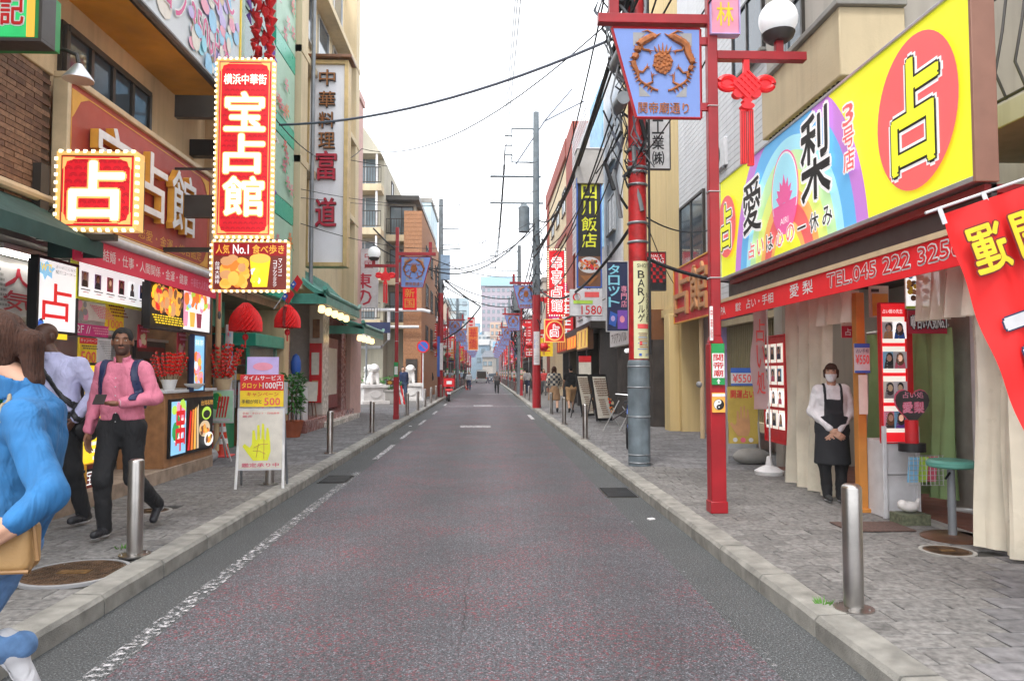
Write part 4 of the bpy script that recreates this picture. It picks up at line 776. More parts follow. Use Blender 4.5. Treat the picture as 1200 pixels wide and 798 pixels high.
# ================================================================ OVERHEAD CABLES
cabs = [((-4.35, 15, 6.75), (2.25, 11.05, 6.95), .35, .024, 'thick dark cable crossing the street from the mint panelled building to the near right pole'),
        ((-4.3, 11.6, 7.0), (-4.1, 23.4, 8.9), 1.1, .012, 'thin black cable swooping from the front left building past the white restaurant sign'),
        ((-4.1, 23.4, 8.9), (2.3, 11.2, 7.5), .9, .012, 'thin black cable crossing high from the white restaurant sign to the near right pole'),
        ((-4.3, 16.6, 5.8), (2.1, 29, 9.0), .5, .008, 'faint thin cable crossing above the left lamp post'), ((-4.3, 16.6, 5.6), (2.1, 48, 14), .6, .008, 'faint thin cable rising to the far right pole'),
        ((-4.3, 16.6, 5.0), (2.1, 29, 7.9), .9, .009, 'thin cable crossing low from the mint panelled building to the second right pole'),
        ((-4.2, 26.5, 6.9), (2.0, 29.1, 7.7), 1.9, .028, 'dark cable dipping deeply over the left lamp post toward the second right pole'), ((-4.2, 26.5, 6.3), (2.0, 29.1, 7.5), 1.3, .022, 'second dark cable dipping just below the first over the left lamp post'),
        ((-2.75, 43, 7.3), (2.1, 48, 6.6), .5, .03, 'dark cable from the left blue grey pole box to the far right pole'), ((-2.75, 43, 6.9), (2.1, 48, 6.0), .5, .03, 'lower dark cable from the left blue grey pole box to the far right pole')]
for i, (x, z) in enumerate(((.7, 11.4), (.72, 11.0), (.75, 10.5))): cabs.append(((x, 29.1, z), (x+.05, 3, z-.1+.4), .5, .012, '%s of the three power lines running above the right side of the road' % ('highest', 'middle', 'lowest')[i]))
for i, (x, z) in enumerate(((.6, 9.3), (.6, 8.9), (.6, 8.5))): cabs.append(((x, 48, z), (.75, 29.2, z+1.6), .7, .016, '%s of the three far power lines between the two right poles' % ('highest', 'middle', 'lowest')[i]))
par = [(2.05, 6.75, .06), (2.2, 7.3, .075), (2.1, 6.0, .03), (2.5, 7.9, .04), (1.95, 7.9, .03), (2.6, 6.9, .03), (2.3, 5.6, .025), (2.7, 7.5, .03), (2.45, 8.4, .05)]
for i, (x, z, r) in enumerate(par):
    r *= .72; cabs.append(((x, 11.1, z), (2.04+(i % 3-1)*.1, 29.1, z*.93-.2*(i % 2)), .5+.12*i, r*.75, 'black cable bundle along the right between near and second poles'))
    cabs.append(((x, 11.0, z), (x+.1, -3, z+.2), .3, r*.6, 'black cable bundle running back overhead from the near right pole'))
cabs += [((-4.3, 13, 9.5), (2.2, 11, 8.6), .5, .008, 'fine wire high across the road above the thick cable'), ((-4.3, 20, 7.6), (2.1, 29, 10.2), .4, .01, 'fine wire from the white sign building up to the second right pole'), ((-2.75, 43, 10), (2.2, 48, 10.5), .4, .012, 'fine wire linking the tops of the far left and right poles'), ((-2.75, 43, 11), (2.04, 29.2, 11.6), .4, .01, 'fine wire from the left pole top to the second right pole top'), ((-2.75, 43, 8), (2.04, 29.2, 9.2), .6, .014, 'wire from the left pole box to the second right pole')]
for i in range(4): cabs.append(((2.1, 29.2, 7.8-i*.7), (2.25, 48, 6.9-i*.6), .6, .03, 'black cable sagging between the second and third right poles'))
for i in range(3): cabs.append(((-2.75, 43, 8.2-i*.6), (-2.75, 68, 7.6-i*.5), .7, .025, 'black cable from the left pole into the distance'))
for i in range(3): cabs.append(((2.25, 48, 8-i*.7), (2.3, 72, 8-i*.7), .6, .03, 'black cable sagging along the right side beyond the third pole'))
cabs += [((2.5, 11.1, 3.35), (4.3, 10.9, 2.95), .12, .03, 'black cable leaving the near pole toward the rainbow shop at sign height'), ((2.5, 11.1, 4.0), (4.7, 13.5, 4.5), .25, .012, 'thin cable from the near pole to the siding building'),
         ((2.2, 11.05, 4.8), (4.7, 17.6, 3.7), .2, .01, 'thin slack cable from the near pole to the cream building'), ((-2.1, 22.3, 5.3), (2.1, 29.1, 5.6), .4, .015, 'thin cable from the left lamp post banner arm to the second right pole'),
         ((2.3, 11, 3.9), (2.0, 29, 5.2), .9, .03, 'slack dark cable drooping from the near pole behind the black restaurant sign'), ((2.3, 11, 4.3), (3.9, 19, 3.8), .3, .018, 'slack cable from the near pole to the card reading sign'), ((2.4, 7.4, 5.0), (2.4, 11, 4.9), .1, .01, 'thin wire from the near lamp post to the near utility pole')]
seen = {}
for a, b, d, r, l in cabs:
    k_ = (l, ); seen[l] = seen.get(l, 0)+1
    if 'bundle' in l or 'sagging' in l or 'into the distance' in l:
        l = ('thick ' if r > .04 else 'thin ' if r < .02 else '')+l.replace('black', ['lowest', 'lower', 'middle', 'upper', 'highest', 'inner', 'outer', 'roadside', 'wallside'][seen[l]-1]+' black')
    o = MB().tube(sag(a, b, d, 16), r, M_wirel if r > .02 and 'crossing the street' in l else M_wire, 6).build('overhead_cable', None); tag(o, l, 'cable', 'overhead cables and power lines')
# ================================================================ LEFT PROJECTING SIGNS
def corners(w, h, m='gold*'):
    r = []
    for sx, sz in ((0, 0), (1, 0), (0, 1), (1, 1)):
        fx = lambda u: u if sx == 0 else 1-u
        k = w/h; fz = lambda v: v*k if sz == 0 else 1-v*k
        r.append(('p', [(fx(.03), fz(.03)), (fx(.2), fz(.03)), (fx(.16), fz(.07)), (fx(.09), fz(.09)), (fx(.07), fz(.16)), (fx(.03), fz(.2))], m))
    return r
def ring(m, x0, z0, x1, z1, y, wd, mt_):
    for a in ((x0, z0, x1, z0+wd), (x0, z1-wd, x1, z1), (x0, z0+wd, x0+wd, z1-wd), (x1-wd, z0+wd, x1, z1-wd)): m.box(a[0], a[2], y-.002, y, a[1], a[3], mt_)
def bulbs(t, w, h, mg, d):
    m = MB(); st = .075
    def seg(x0, z0, x1, z1):
        n = int(math.hypot(x1-x0, z1-z0)/st)
        for i in range(n): u = (i+.5)/n; x = x0+(x1-x0)*u; z = z0+(z1-z0)*u; m.box(x-.015, x+.015, -.024, -.002, z-.015, z+.015, 'bulb')
    MATS.setdefault('bulb', mt('bulb', (1, .85, .55), r=.4, e=1.6, v=0))
    seg(-w/2-mg, -mg, w/2+mg, -mg); seg(-w/2-mg, h+mg, w/2+mg, h+mg); seg(-w/2-mg, 0, -w/2-mg, h); seg(w/2+mg, 0, w/2+mg, h); m.build('bulb_string', t, smooth=False, kind='stuff')
def big(t, s, x0, z0, x1, z1, y, m='white*', o='gold*', bold=.05, od=.016, vert=False, name='letter'):
    cells = [(s, z0, z1)] if not vert else [(c, z1-(i+.95)*(z1-z0)/len(s), z1-(i+.05)*(z1-z0)/len(s)) for i, c in enumerate(s)]
    for c, a, b in cells:
        if c != ' ': MB().text(c, x0, a, x1, b, y, m, bold, out=(o, od)).build(name, t, smooth=False)
mt('sign_warm_white', (1, .93, .72), r=.4, e=.9, v=0); mt('sign_red_lit', (.68, .008, .02), r=.4, e=.28, v=.1, s=9); mt('sign_dred_lit', (.4, .006, .012), r=.4, e=.12, v=0); mt('sign_gold_lit', (.85, .5, .15), r=.4, e=.35, v=.1)
def waves(w, h, nx, nz, m='sign_dred_lit'):
    q = MB()
    for j in range(nz):
        for i in range(nx):
            cx = -w/2+(i+.5+(.5 if j % 2 else 0)*1)*w/nx; cz = j*h/nz+.01
            if abs(cx) > w/2-.03: continue
            for r in (.42, .26):
                n = 7; R0, R1 = r*w/nx, (r-.06)*w/nx
                pts = [(cx+R0*math.cos(PI*k/n), cz+R0*math.sin(PI*k/n)) for k in range(n+1)]+[(cx+R1*math.cos(PI*k/n), cz+R1*math.sin(PI*k/n)) for k in range(n, -1, -1)]
                for k in range(n): q.flat([pts[k], pts[k+1], pts[-2-k], pts[-1-k]], -.005, m)
    return q
t, w, h = face('projecting_sign', 'tall backlit red vertical sign with four white characters and bulb edging, largest on the left', 'sign', 9.6, (257, 72), (316, 276))
slab(t, w, h, .16, M_alu, 'sign_gold_lit', .03); MB().box(-w/2+.01, w/2-.01, -.003, 0, .01, h-.01, 'sign_red_lit').build('sign_face', t)
q = waves(w*.86, h*.94, 9, 32); q.build('wave_pattern', t, (0, 0, h*.03), smooth=False)
q = MB(); ring(q, -w/2+.03, .03, w/2-.03, h-.03, -.008, .008, 'sign_gold_lit'); q.build('gold_border', t, smooth=False); pr(t, w, h, corners(w, h, 'sign_gold_lit'), 'corner_scrolls', -.009)['kind'] = 'stuff'
MB().text('横浜中華街', -w*.4, h*.865, w*.4, h*.925, -.012, 'sign_warm_white', .03).build('lettering', t, smooth=False)
big(t, '宝占館', -w*.37, h*.1, w*.37, h*.83, -.014, 'sign_warm_white', 'sign_gold_lit', .05, .018, True); bulbs(t, w, h, .03, 0)
MB().box(-w/2-.45, -w/2-.03, .05, .15, .25, .55, M_dkfr).box(-w/2-.6, -w/2-.03, .05, .15, h-.75, h-.45, M_dkfr).box(-w/2-.6, -w/2, .09, .12, .9, .93, M_dkfr).build('bracket', t)
t, w, h = face('projecting_sign', 'backlit snack sign with fried chicken and yellow drink pictures under the tall red sign', 'sign', 9.58, (250, 284), (336, 340))
slab(t, w, h, .14, M_alu, 'sign_gold_lit', .02); mt('choc*', (.16, .02, .012), r=.4, e=.3, v=.1)
pr(t, w, h, [('r', .01, .01, .99, .99, 'choc*'), ('r', .01, .72, .99, .99, 'sign_dred_lit'), ('t', '人気', .04, .76, .22, .95, 'gold*', .03), ('t', 'No.1', .27, .76, .48, .95, 'white*', .04), ('t', '食べ歩き', .53, .76, .96, .95, 'gold*', .03), ('b', .12, .06, .48, .72, ['amber*', 'tan*', 'gold*', 'orange*'], 60, .09),
   ('p', [(.54, .06), (.74, .06), (.78, .66), (.5, .66)], 'yellow*'), ('e', .64, .66, .14, .1, 'amber*'), ('b', .53, .08, .64, .45, ['white*', 'lemon*', 'yellow*'], 14, .05), ('v', '台湾大鶏排', .04, .12, .1, .6, 'white*', .01), ('v', 'マンゴー', .89, .25, .94, .66, 'white*', .01), ('v', 'ココナッツミルク', .82, .06, .87, .62, 'white*', .01)])
bulbs(t, w, h, .02, 0); MB().box(-w/2-.7, -w/2-.02, .05, .1, h-.12, h-.06, M_dkfr).tube([(-w*.42, .05, -.02), (-w*.42, .05, -.28)], .015, 'red', 6).ball((-w*.42, .05, -.33), (.025, .025, .06), 'dark', 8).build('bracket', t)
t, w, h = face('projecting_sign', 'square backlit red fortune sign with one white character and bulb edging over the left shop', 'sign', 7.0, (72, 182), (156, 266))
slab(t, w, h, .22, M_dkfr, 'sign_gold_lit', .035); MB().box(-w/2+.01, w/2-.01, -.003, 0, .01, h-.01, 'sign_red_lit').build('sign_face', t)
waves(w*.92, h*.94, 7, 10).build('wave_pattern', t, (0, 0, .02), smooth=False); q = MB(); ring(q, -w/2+.03, .03, w/2-.03, h-.03, -.008, .008, 'sign_gold_lit'); q.build('gold_border', t, smooth=False); pr(t, w, h, corners(w, h, 'sign_gold_lit'), 'corner_scrolls', -.009)['kind'] = 'stuff'
big(t, '占', -w*.36, h*.1, w*.36, h*.9, -.014, 'sign_warm_white', 'sign_gold_lit', .06, .02); bulbs(t, w, h, .035, 0)
MB().box(-w/2-.25, w/2-.2, .05, .12, -.12, -.06, M_dkfr).box(-w/2-.28, -w/2-.2, .02, .16, -.1, h*.9, M_dkfr).tube([(-w/2-.22, .1, h*.1), (-w/2, .1, h*.5)], .02, M_dkfr, 6).build('bracket', t)
# big crimson board on the wall
t = thing('wall_signboard', 'large crimson wall signboard with gold frame and raised white characters on the front left building', 'sign', (-4.3, 9.3, 3.1), PI/2); w, h = 3.8, 1.46
mt('board_crimson', (.4, .05, .035), r=.4, v=.12, s=2)
MB().box(-w/2, w/2, 0, .1, 0, h, 'board_crimson').build('board', t); MB().box(-w/2-.06, w/2+.06, -.04, .12, h, h+.07, 'cream').box(-w/2-.06, w/2+.06, -.04, .12, -.07, 0, 'cream').box(-w/2-.06, -w/2, -.04, .12, 0, h, 'cream').box(w/2, w/2+.06, -.04, .12, 0, h, 'cream').build('frame', t, bevel=.01)
q = MB(); ring(q, -w/2+.06, .06, w/2-.06, h-.06, -.003, .012, 'gold'); q.build('gold_border', t, smooth=False); pr(t, w, h, [('p', [(fx, fz) for fx, fz in pp], 'gold') for pp in ([(.02, .95), (.1, .95), (.06, .9), (.03, .78), (.02, .75)], [(.98, .95), (.9, .95), (.94, .9), (.97, .78), (.98, .75)], [(.98, .05), (.9, .05), (.94, .1), (.97, .22), (.98, .25)])], 'corner_scrolls', -.003)['kind'] = 'stuff'
for i, c in enumerate('宝占館'):
    x0 = -1.52+i*.92; MB().text(c, x0, .38, x0+.76, 1.2, -.03, 'gold', .03, depth=.08).text(c, x0, .38, x0+.76, 1.2, -.116, 'white', .03).build('letter', t, smooth=False)
MB().text('占い館・宝・恋愛・金運・総合鑑定', -w*.4, .12, w*.42, .26, -.004, 'gold', .02).build('lettering', t, smooth=False)
# billboard above the gutter
t = thing('billboard', 'pale pastel billboard with pink price lettering above the gutter on the front left building', 'billboard', (-3.98, 9.2, 5.72), PI/2); w, h = 4.5, 3.4
MB().box(-w/2, w/2, 0, .15, 0, h, mt('billboard_pastel', (.62, .68, .72), r=.5, v=.1, s=1.2)).build('board', t); MB().box(w/2, w/2+.05, -.02, .15, 0, h, 'yellow').build('frame', t)
pr(t, w, h, [('b', .55, .02, .98, 1, ['sky', 'pink', 'lilac', 'light', 'aqua', 'cream', 'paper'], 150, .035), ('b', .02, .0, .5, .5, ['paper', 'light'], 20, .06), ('t', 'イルサロン 3500円〜', .1, .1, .93, .26, 'magenta', .02, ('white', .018)), ('t', '1000円/日〜', .3, .34, .93, .5, 'magenta', .02, ('white', .018)), ('t', '漢韻', .6, .6, .93, .78, 'magenta', .02, ('white', .018)), ('b', .1, .55, .5, .98, ['paper', 'light', 'sky'], 14, .06)])
# green and red box sign top left
t, w, h = face('projecting_sign', 'green box sign with red character and yellow edge cut by the top left corner', 'sign', 6.2, (-60, -18), (46, 46)); slab(t, w, h, .3, 'green', 'dark', .03); mt('sign_green_lit', (.02, .42, .12), e=.5)
pr(t, w, h, [('r', .01, .03, .86, .97, 'sign_green_lit'), ('r', .86, .03, .95, .97, 'gold*'), ('t', '記', .58, .25, .83, .8, 'red', .05, ('white', .012)), ('t', '順', .2, .25, .52, .8, 'red', .05, ('white', .012))])
# white restaurant sign with bronze letters
t, w, h = face('projecting_sign', 'tall white sign in a pale wooden frame with gold and dark red raised characters', 'sign', 18, (364, 76), (402, 308))
MB().box(-w/2, w/2, 0, .3, 0, h, mt('sign_panel_white', (.84, .85, .9), r=.5, v=.04, s=2, streak=.12)).build('board', t); mt('pale_wood', (.58, .42, .19), r=.5, v=.15, streak=.2); MB().box(-w/2-.1, -w/2, -.08, .35, -.1, h+.1, 'pale_wood').box(w/2, w/2+.1, -.08, .35, -.1, h+.1, 'pale_wood').box(-w/2, w/2, -.08, .35, -.1, 0, 'pale_wood').box(-w/2, w/2, -.08, .35, h, h+.1, 'pale_wood').box(-w/2-.2, w/2+.2, -.2, .45, h+.12, h+.2, 'brown').build('frame', t, bevel=.01)
for c, f_ in zip('中華料理', (.93, .82, .715, .612)): zc = h*f_; MB().text(c, -.2, zc-.2, .2, zc+.2, -.01, 'dark', .05, depth=.05).text(c, -.2, zc-.2, .2, zc+.2, -.085, 'bronze', .02).build('letter', t, smooth=False)
for c, f_ in zip('富道', (.485, .25)): zc = h*f_; MB().text(c, -.25, zc-.36, .25, zc+.36, -.01, 'darkred', .06, depth=.06).text(c, -.25, zc-.36, .25, zc+.36, -.09, 'crimson', .03).build('letter', t, smooth=False)
MB().box(-w/2-.45, -w/2-.1, .1, .2, h*.68, h*.78, M_grey).box(-w/2-.45, -w/2-.1, .1, .2, .6, .95, M_grey).build('bracket', t)
# white azuma sign
t, w, h = face('projecting_sign', 'white vertical sign with dark red characters behind the left globe lamp', 'sign', 26, (409, 292), (442, 360)); slab(t, w, h, .2, 'light', 'light', .02); pr(t, w, h, [('t', '中国', .5, .68, .78, .95, 'darkred', .02) if False else ('v', '料理', .12, .66, .4, .95, 'crimson', .02), ('v', '中国', .55, .66, .83, .95, 'crimson', .02), ('v', '東の', .2, .02, .8, .6, 'crimson', .04)])
t, w, h = face('projecting_sign', 'small red sign with two yellow characters under the left blue banner', 'sign', 24, (472, 336), (488, 363)); slab(t, w, h, .1, 'sign_red_lit', None); pr(t, w, h, [('v', '新国', .15, .06, .85, .94, 'amber', .03)])
# fascia awning of the fortune shop
t = thing('shop_awning', 'crimson awning valance with a line of white characters over the left fortune shop counter', 'awning', (-4.05, 9.0, 2.66), PI/2); w, h = 3.7, .26
mt('awning_crimson', (.6, .02, .07), r=.5, e=.12, v=.05); MB().box(-w/2, w/2, 0, .02, 0, h, 'awning_crimson').box(-w/2, w/2, .02, .4, h-.04, h, 'dark').build('valance', t); MB().tube([(-w/2, -.02, h+.05), (w/2, -.02, h+.05)], .05, 'light', 12).tube([(-w/2, .08, h+.13), (w/2, .08, h+.13)], .035, 'cream', 10).build('roller', t)  # faint emission in the crimson stands in for light on the valance
MB().text('恋愛・結婚・仕事・人間関係・金運・健康', -w/2+.12, .07, w*.22, .2, -.003, 'white', .02).text('中華街大人気食べ歩き', w*.25, .07, w/2-.06, .2, -.003, 'pink', .02).build('lettering', t, smooth=False)
# green awning cut by the left edge
t = thing('green_awning', 'dark green sloping awning at the left edge in front of the brick pier', 'awning', (0, 0, 0))
m = MB(); m.add([(-4.4, 4.5, 3.2), (-4.4, 7.3, 3.2), (-3.85, 7.3, 2.85), (-3.85, 4.5, 2.85), (-3.85, 7.3, 2.7), (-3.85, 4.5, 2.7)], [(0, 1, 2, 3), (3, 2, 4, 5)], mt('awning_green', (.03, .075, .065), r=.8, v=.2, b=.2)); m.add([(-4.4, 7.3, 3.2), (-3.85, 7.3, 2.85), (-3.85, 7.3, 2.7), (-4.4, 7.3, 2.7)], [(0, 1, 2, 3)], MATS['awning_green']); m.build('fabric', t, smooth=False)
MB().tube([(-4.35, 4.5, 3.26), (-4.35, 7.35, 3.26)], .05, 'cream', 10).build('roller', t)
# spot lamp on arm
t = thing('spot_lamp', 'silver dish lamp on a black arm above the crimson wall signboard', 'lamp', (0, 0, 0)); x, z = wy(92, 87, 6.6)
MB().tube([(-4.4, 6.6, z+.22), (x-.12, 6.6, z+.22), (x-.02, 6.6, z+.18), (x, 6.6, z+.1)], .02, M_dkfr, 8).build('arm', t); MB().lathe([(.03, .14), (.06, .1), (.13, .0), (.13, -.01)], (x, 6.6, z-.05), M_alu, 20).build('shade', t)
# red chilli string
t = thing('ornament_string', 'long hanging string of red cloth fish and cones with violet ribbons beside the mint panels', 'decoration', (-4.0, 12.7, 0))
m1, m2 = MB(), MB()
for i in range(150):
    z = 9.2-i*.04; a = i*2.4; x = .16*math.cos(a)+.03*math.sin(i); y = .14*math.sin(a)
    m1.tube([(x*.4, y*.4, z+.1), (x*1.1, y*1.1, z), (x*.9, y*.9, z-.12)], [.02, .075, .02], 'red', 7)
    if i % 5 == 0: m2.tube([(x*1.2, y*1.2, z+.06), (x*1.5, y*1.5, z-.05), (x*1.2, y*1.2, z-.22)], [.015, .045, .01], 'purple', 6)
    if i % 7 == 0: m2.tube([(x, y, z+.1), (x*1.7, y*1.7, z-.18)], .012, 'light', 5)
m1.build('cloth_cones', t, kind='stuff'); m2.build('ribbons', t, kind='stuff')
# small flags
t = thing('flag_string', 'two small red flags with blue corner on a slanted stick below the white sign', 'flag', (-4.0, 13.6, 2.75))
MB().tube([(0, 0, 0), (.42, 0, .62)], .01, 'light', 6).build('stick', t)
for a in (.35, .72):
    x, z = .42*a, .62*a; MB().add([(x, -.01, z), (x+.13, -.01, z+.2), (x+.24, -.015, z+.06), (x+.13, -.02, z-.13)], [(3, 2, 1, 0)], 'red').add([(x, -.014, z), (x+.07, -.014, z+.1), (x+.12, -.017, z+.03), (x+.06, -.02, z-.07)], [(3, 2, 1, 0)], 'blue').ell(x+.06, z+.02, .02, .02, -.022, 'white').build('flag', t, smooth=False)
# no parking sign
t = thing('road_sign', 'round blue and red no parking sign on a pale pole at the left kerb', 'road sign', (-3.2, 36.4, .13)); MB().tube([(0, 0, 0), (0, 0, 3)], .035, 'light', 10).build('post', t)
MB().ell(0, 2.75, .32, .32, 0, 'red', 32, .02).ell(0, 2.75, .25, .25, -.021, 'blue', 32).flat([(-.2, 2.92), (-.17, 2.95), (.2, 2.58), (.17, 2.55)], -.024, 'red').build('sign_disc', t, (0, -.04, 0))
# ================================================================ RIGHT SIDE SIGNS
ts = thing('rainbow_signboard', 'huge bright yellow and rainbow signboard with lotus emblem above the right fortune shop', 'sign', (3.4, 7.5, 2.92), -PI/2)
w, h = 5.4, 1.38
mt('sb_yellow', (.78, .8, .03), r=.35, e=.32, v=.02); mt('sb_blue', (.12, .42, .75), r=.35, e=.3, v=.02); mt('sb_purple', (.5, .2, .6), r=.35, e=.3, v=0); mt('sb_cyan', (.35, .72, .85), r=.35, e=.3, v=0); mt('sb_green', (.5, .78, .4), r=.35, e=.3, v=0); mt('sb_lime', (.68, .82, .2), r=.35, e=.3, v=0); mt('sb_orange', (.85, .42, .12), r=.35, e=.3, v=0); mt('sb_red', (.75, .12, .12), r=.35, e=.3, v=0); mt('sb_white', (.85, .85, .85), r=.35, e=.25, v=0); mt('sb_pink', (.8, .12, .35), r=.35, e=.25, v=0)
MB().box(-w/2, w/2, .003, .13, 0, h, 'sb_yellow').build('board', ts)
MB().box(-w/2-.03, w/2, -.02, .13, -.04, 0, M_alu).box(-w/2-.03, w/2, -.02, .13, h, h+.03, M_alu).box(w/2, w/2+.03, -.03, .14, -.05, h+.05, mt('frame_brown', (.28, .14, .1), r=.5)).box(-w/2-.03, -w/2, -.02, .24, 0, h, M_alu).build('frame', ts, bevel=.004)
# rainbow rings clipped to the board
def clipring(cx, r, m, y, x0, x1, par=ts):
    pts = []; n = 60
    top = [(cx+r*math.cos(PI*k/n), -.25+1.18*r*math.sin(PI*k/n)) for k in range(n+1)]
    for (xa, za), (xb, zb) in zip(top[:-1], top[1:]):
        if za < 0 and zb < 0: continue
        xa_, xb_ = max(x0, min(x1, xa)), max(x0, min(x1, xb))
        if xa_-xb_ < 1e-4: continue
        pts.append(((xa_, min(h, max(0, za))), (xb_, min(h, max(0, zb)))))
    q = MB()
    for (xa, za), (xb, zb) in pts: q.flat([(xb, 0), (xa, 0), (xa, za), (xb, zb)], y, m)
    return q
cx = -.42
for k, (r, m) in enumerate(((1.72, 'sb_purple'), (1.52, 'sb_blue'), (1.3, 'sb_cyan'), (1.16, 'sb_green'), (.98, 'sb_lime'), (.8, 'sb_orange'), (.68, 'sb_red'), (.5, 'sb_orange'), (.42, 'sb_yellow'))):
    q = clipring(cx, r, m, -.001-k*.0015, -w/2, w/2)
    q.build('rainbow_arc', ts, smooth=False)
def disc_mark(cx, s):
    q = MB().ell(cx, h*.5, .46*s, .53*s, -.018, 'sb_red', 48); q.text('占', cx-.25*s, h*.5-.37*s, cx+.27*s, h*.5+.37*s, -.03, 'sb_yellow', .07, out=('black', .02, 1)).text('占', cx-.25*s, h*.5-.37*s, cx+.27*s, h*.5+.37*s, -.0215, 'sb_white', .07, out=('sb_white', .045, -6))
    q.build('fortune_emblem', ts, smooth=False)
disc_mark(2.03, 1.16); disc_mark(-2.42, .82)
for c, x0, z0, x1, z1 in (('愛', -1.72, .42, -1.12, 1.08), ('梨', .02, .42, .66, 1.3)): MB().text(c, x0, z0, x1, z1, -.03, 'black', .04, out=('sb_white', .035, 1)).build('letter', ts, smooth=False)
MB().text('3号店', .92, .5, 1.12, 1.15, -.03, 'sb_red', .04, vert=True, out=('sb_white', .02, 1)).build('lettering', ts, smooth=False)
q = MB(); cols = ['sb_red', 'sb_red', 'black', 'sb_red', 'sb_red', 'black', 'black', 'black']
for i, c in enumerate('占いは心の一休み'):
    x0 = -1.55+i*.29; (q.text(c, x0, .09, x0+.2, .28, -.03, cols[i], .03, out=('sb_white', .016, 1), keep=c == '一'))
q.build('lettering', ts, smooth=False)
q = MB().ell(-.45, .68, .37, .48, -.017, 'sb_pink', 40).ell(-.45, .68, .35, .46, -.0185, 'sb_white', 40).ell(-.45, .68, .33, .44, -.0192, 'sb_cyan', 40)
q.flat([(-.45+.335*math.cos(a), .68+.445*math.sin(a)) for a in [PI+.28+i*(PI-.56)/20 for i in range(21)]], -.02, 'sb_pink').flat([(-.45+.335*math.cos(a), .68+.445*math.sin(a)*.8-.12) for a in [PI+.28+i*(PI-.56)/20 for i in range(21)]], -.021, 'sb_pink')
for a, l in ((90, .3), (65, .27), (115, .27), (40, .26), (140, .26), (20, .24), (160, .24)):
    a = math.radians(a); bx, bz = -.45, .56; tx, tz = bx+l*math.cos(a), bz+l*1.1*math.sin(a); nx, nz = -math.sin(a)*.06, math.cos(a)*.06
    q.flat([(bx, bz), ((bx+tx)/2-nx, (bz+tz)/2-nz), (tx, tz), ((bx+tx)/2+nx, (bz+tz)/2+nz)], -.022-.0005*l-abs(a)*.0004, 'sb_pink')
q.text('AIRI', -.56, .32, -.34, .39, -.026, 'sb_white', .02).build('lotus_emblem', ts, smooth=False)
MB().box(-w/2+.2, w/2, .05, .9, -.12, -.06, 'darkred').box(-w/2, w/2, .1, .14, -.3, -.05, 'dark').build('soffit', ts)
# red awning with phone number
mt('awning_red', (.78, .012, .02), r=.6, e=.06, v=.05); t = thing('shop_awning', 'bright red awning with the phone number printed in outline digits over the right shop', 'awning', (3.3, 7.35, 2.3), -PI/2); w, h = 5.3, .24  # awning red glows slightly, in place of light passing through the fabric
MB().box(-w/2, w/2, 0, .02, 0, h, 'awning_red').add([(-w/2, 0, h), (w/2, 0, h), (w/2, .8, h+.28), (-w/2, .8, h+.28)], [(0, 1, 2, 3)], 'awning_red').build('valance', t, smooth=False); MB().box(-w/2, w/2, -.02, 0.0, h-.01, h+.035, 'cream').build('front_bar', t)
m = MB().text('TEL.045 222 3256', .55, .07, w/2-.12, .2, -.006, 'red', -.0, out=('white', .012)); m.text('愛 梨', -.3, .06, .25, .2, -.006, 'white', .03).text('占い・手相', -1.6, .06, -.75, .18, -.006, 'white', .03).text('PA', -w/2+.05, .06, -w/2+.25, .17, -.006, 'white', .03).text('鑑定', -2.0, .06, -1.8, .17, -.006, 'white', .03); m.build('lettering', t, smooth=False)
MB().ebox((0, .45, h+.1), (w, .9, .02), 'darkred', rx=math.radians(19)).build('underside', t) if False else None
# other right signs
t, w, h = face('projecting_sign', 'white vertical sign with black company characters behind the near banner', 'sign', 12, (757, 100), (785, 198)); slab(t, w, h, .12, 'white', 'dark', .015); pr(t, w, h, [('v', '設備工業㈱', .25, .03, .75, .97, 'black', .04)])
t, w, h = face('projecting_sign', 'red and black chequered bar sign beside the shot bar pole', 'sign', 15, (757, 296), (780, 340)); slab(t, w, h, .12, 'red', 'dark', .015)
pr(t, w, h, [('r', 0, 0, 1, .2, 'black'), ('t', 'SNACK', .15, .87, .85, .95, 'white', .02), ('t', 'KING', .08, .72, .92, .85, 'white', .04)]+[('r', i/6, .2+j*.1, (i+1)/6, .3+j*.1, 'black') for i in range(6) for j in range(5) if (i+j) % 2])
t, w, h = face('projecting_sign', 'dark blue vertical sign with white kana and violet card picture on the right', 'sign', 18, (711, 307), (736, 388)); slab(t, w, h, .15, 'navy', 'light', .02)
pr(t, w, h, [('v', 'タロット', .08, .34, .6, .97, 'aqua', .06), ('v', '専門店', .68, .34, .95, .66, 'pink', .03), ('p', [(.08, .1), (.4, .06), (.5, .24), (.15, .29)], 'blue'), ('r', .5, .03, .97, .3, 'purple'), ('e', .28, .18, .1, .04, 'lilac'), ('e', .72, .17, .12, .05, 'pink')])
t, w, h = face('projecting_sign', 'tall black vertical restaurant sign with brushed yellow characters and a dish picture on the right', 'sign', 18, (677, 210), (704, 336)); slab(t, w, h, .2, 'black', 'blue', .03)
for i, c in enumerate('四川飯店'): zc = h*(.88-i*.15); MB().text(c, -w*.33, zc-h*.065, w*.33, zc+h*.065, -.004, 'lemon', .04).build('letter', t, smooth=False)
pr(t, w, h, [('r', 0, 0, 1, .28, 'brown'), ('e', .5, .2, .5, .075, 'light'), ('b', .08, .145, .92, .25, ['red', 'brown', 'orange', 'tan'], 50, .08), ('p', [(.1, .1), (.9, .1), (.5, .01)], 'bronze')])
t = thing('junction_box', 'large pale grey metal box mounted above the black restaurant sign', 'box', (2.72, 17.9, 6.35)); MB().box(-.42, .25, 0, .5, 0, .88, mt('box_pale', (.42, .4, .38), r=.5, v=.1)).box(-.44, .27, -.02, .52, .88, .92, 'light').build('casing', t, bevel=.01)
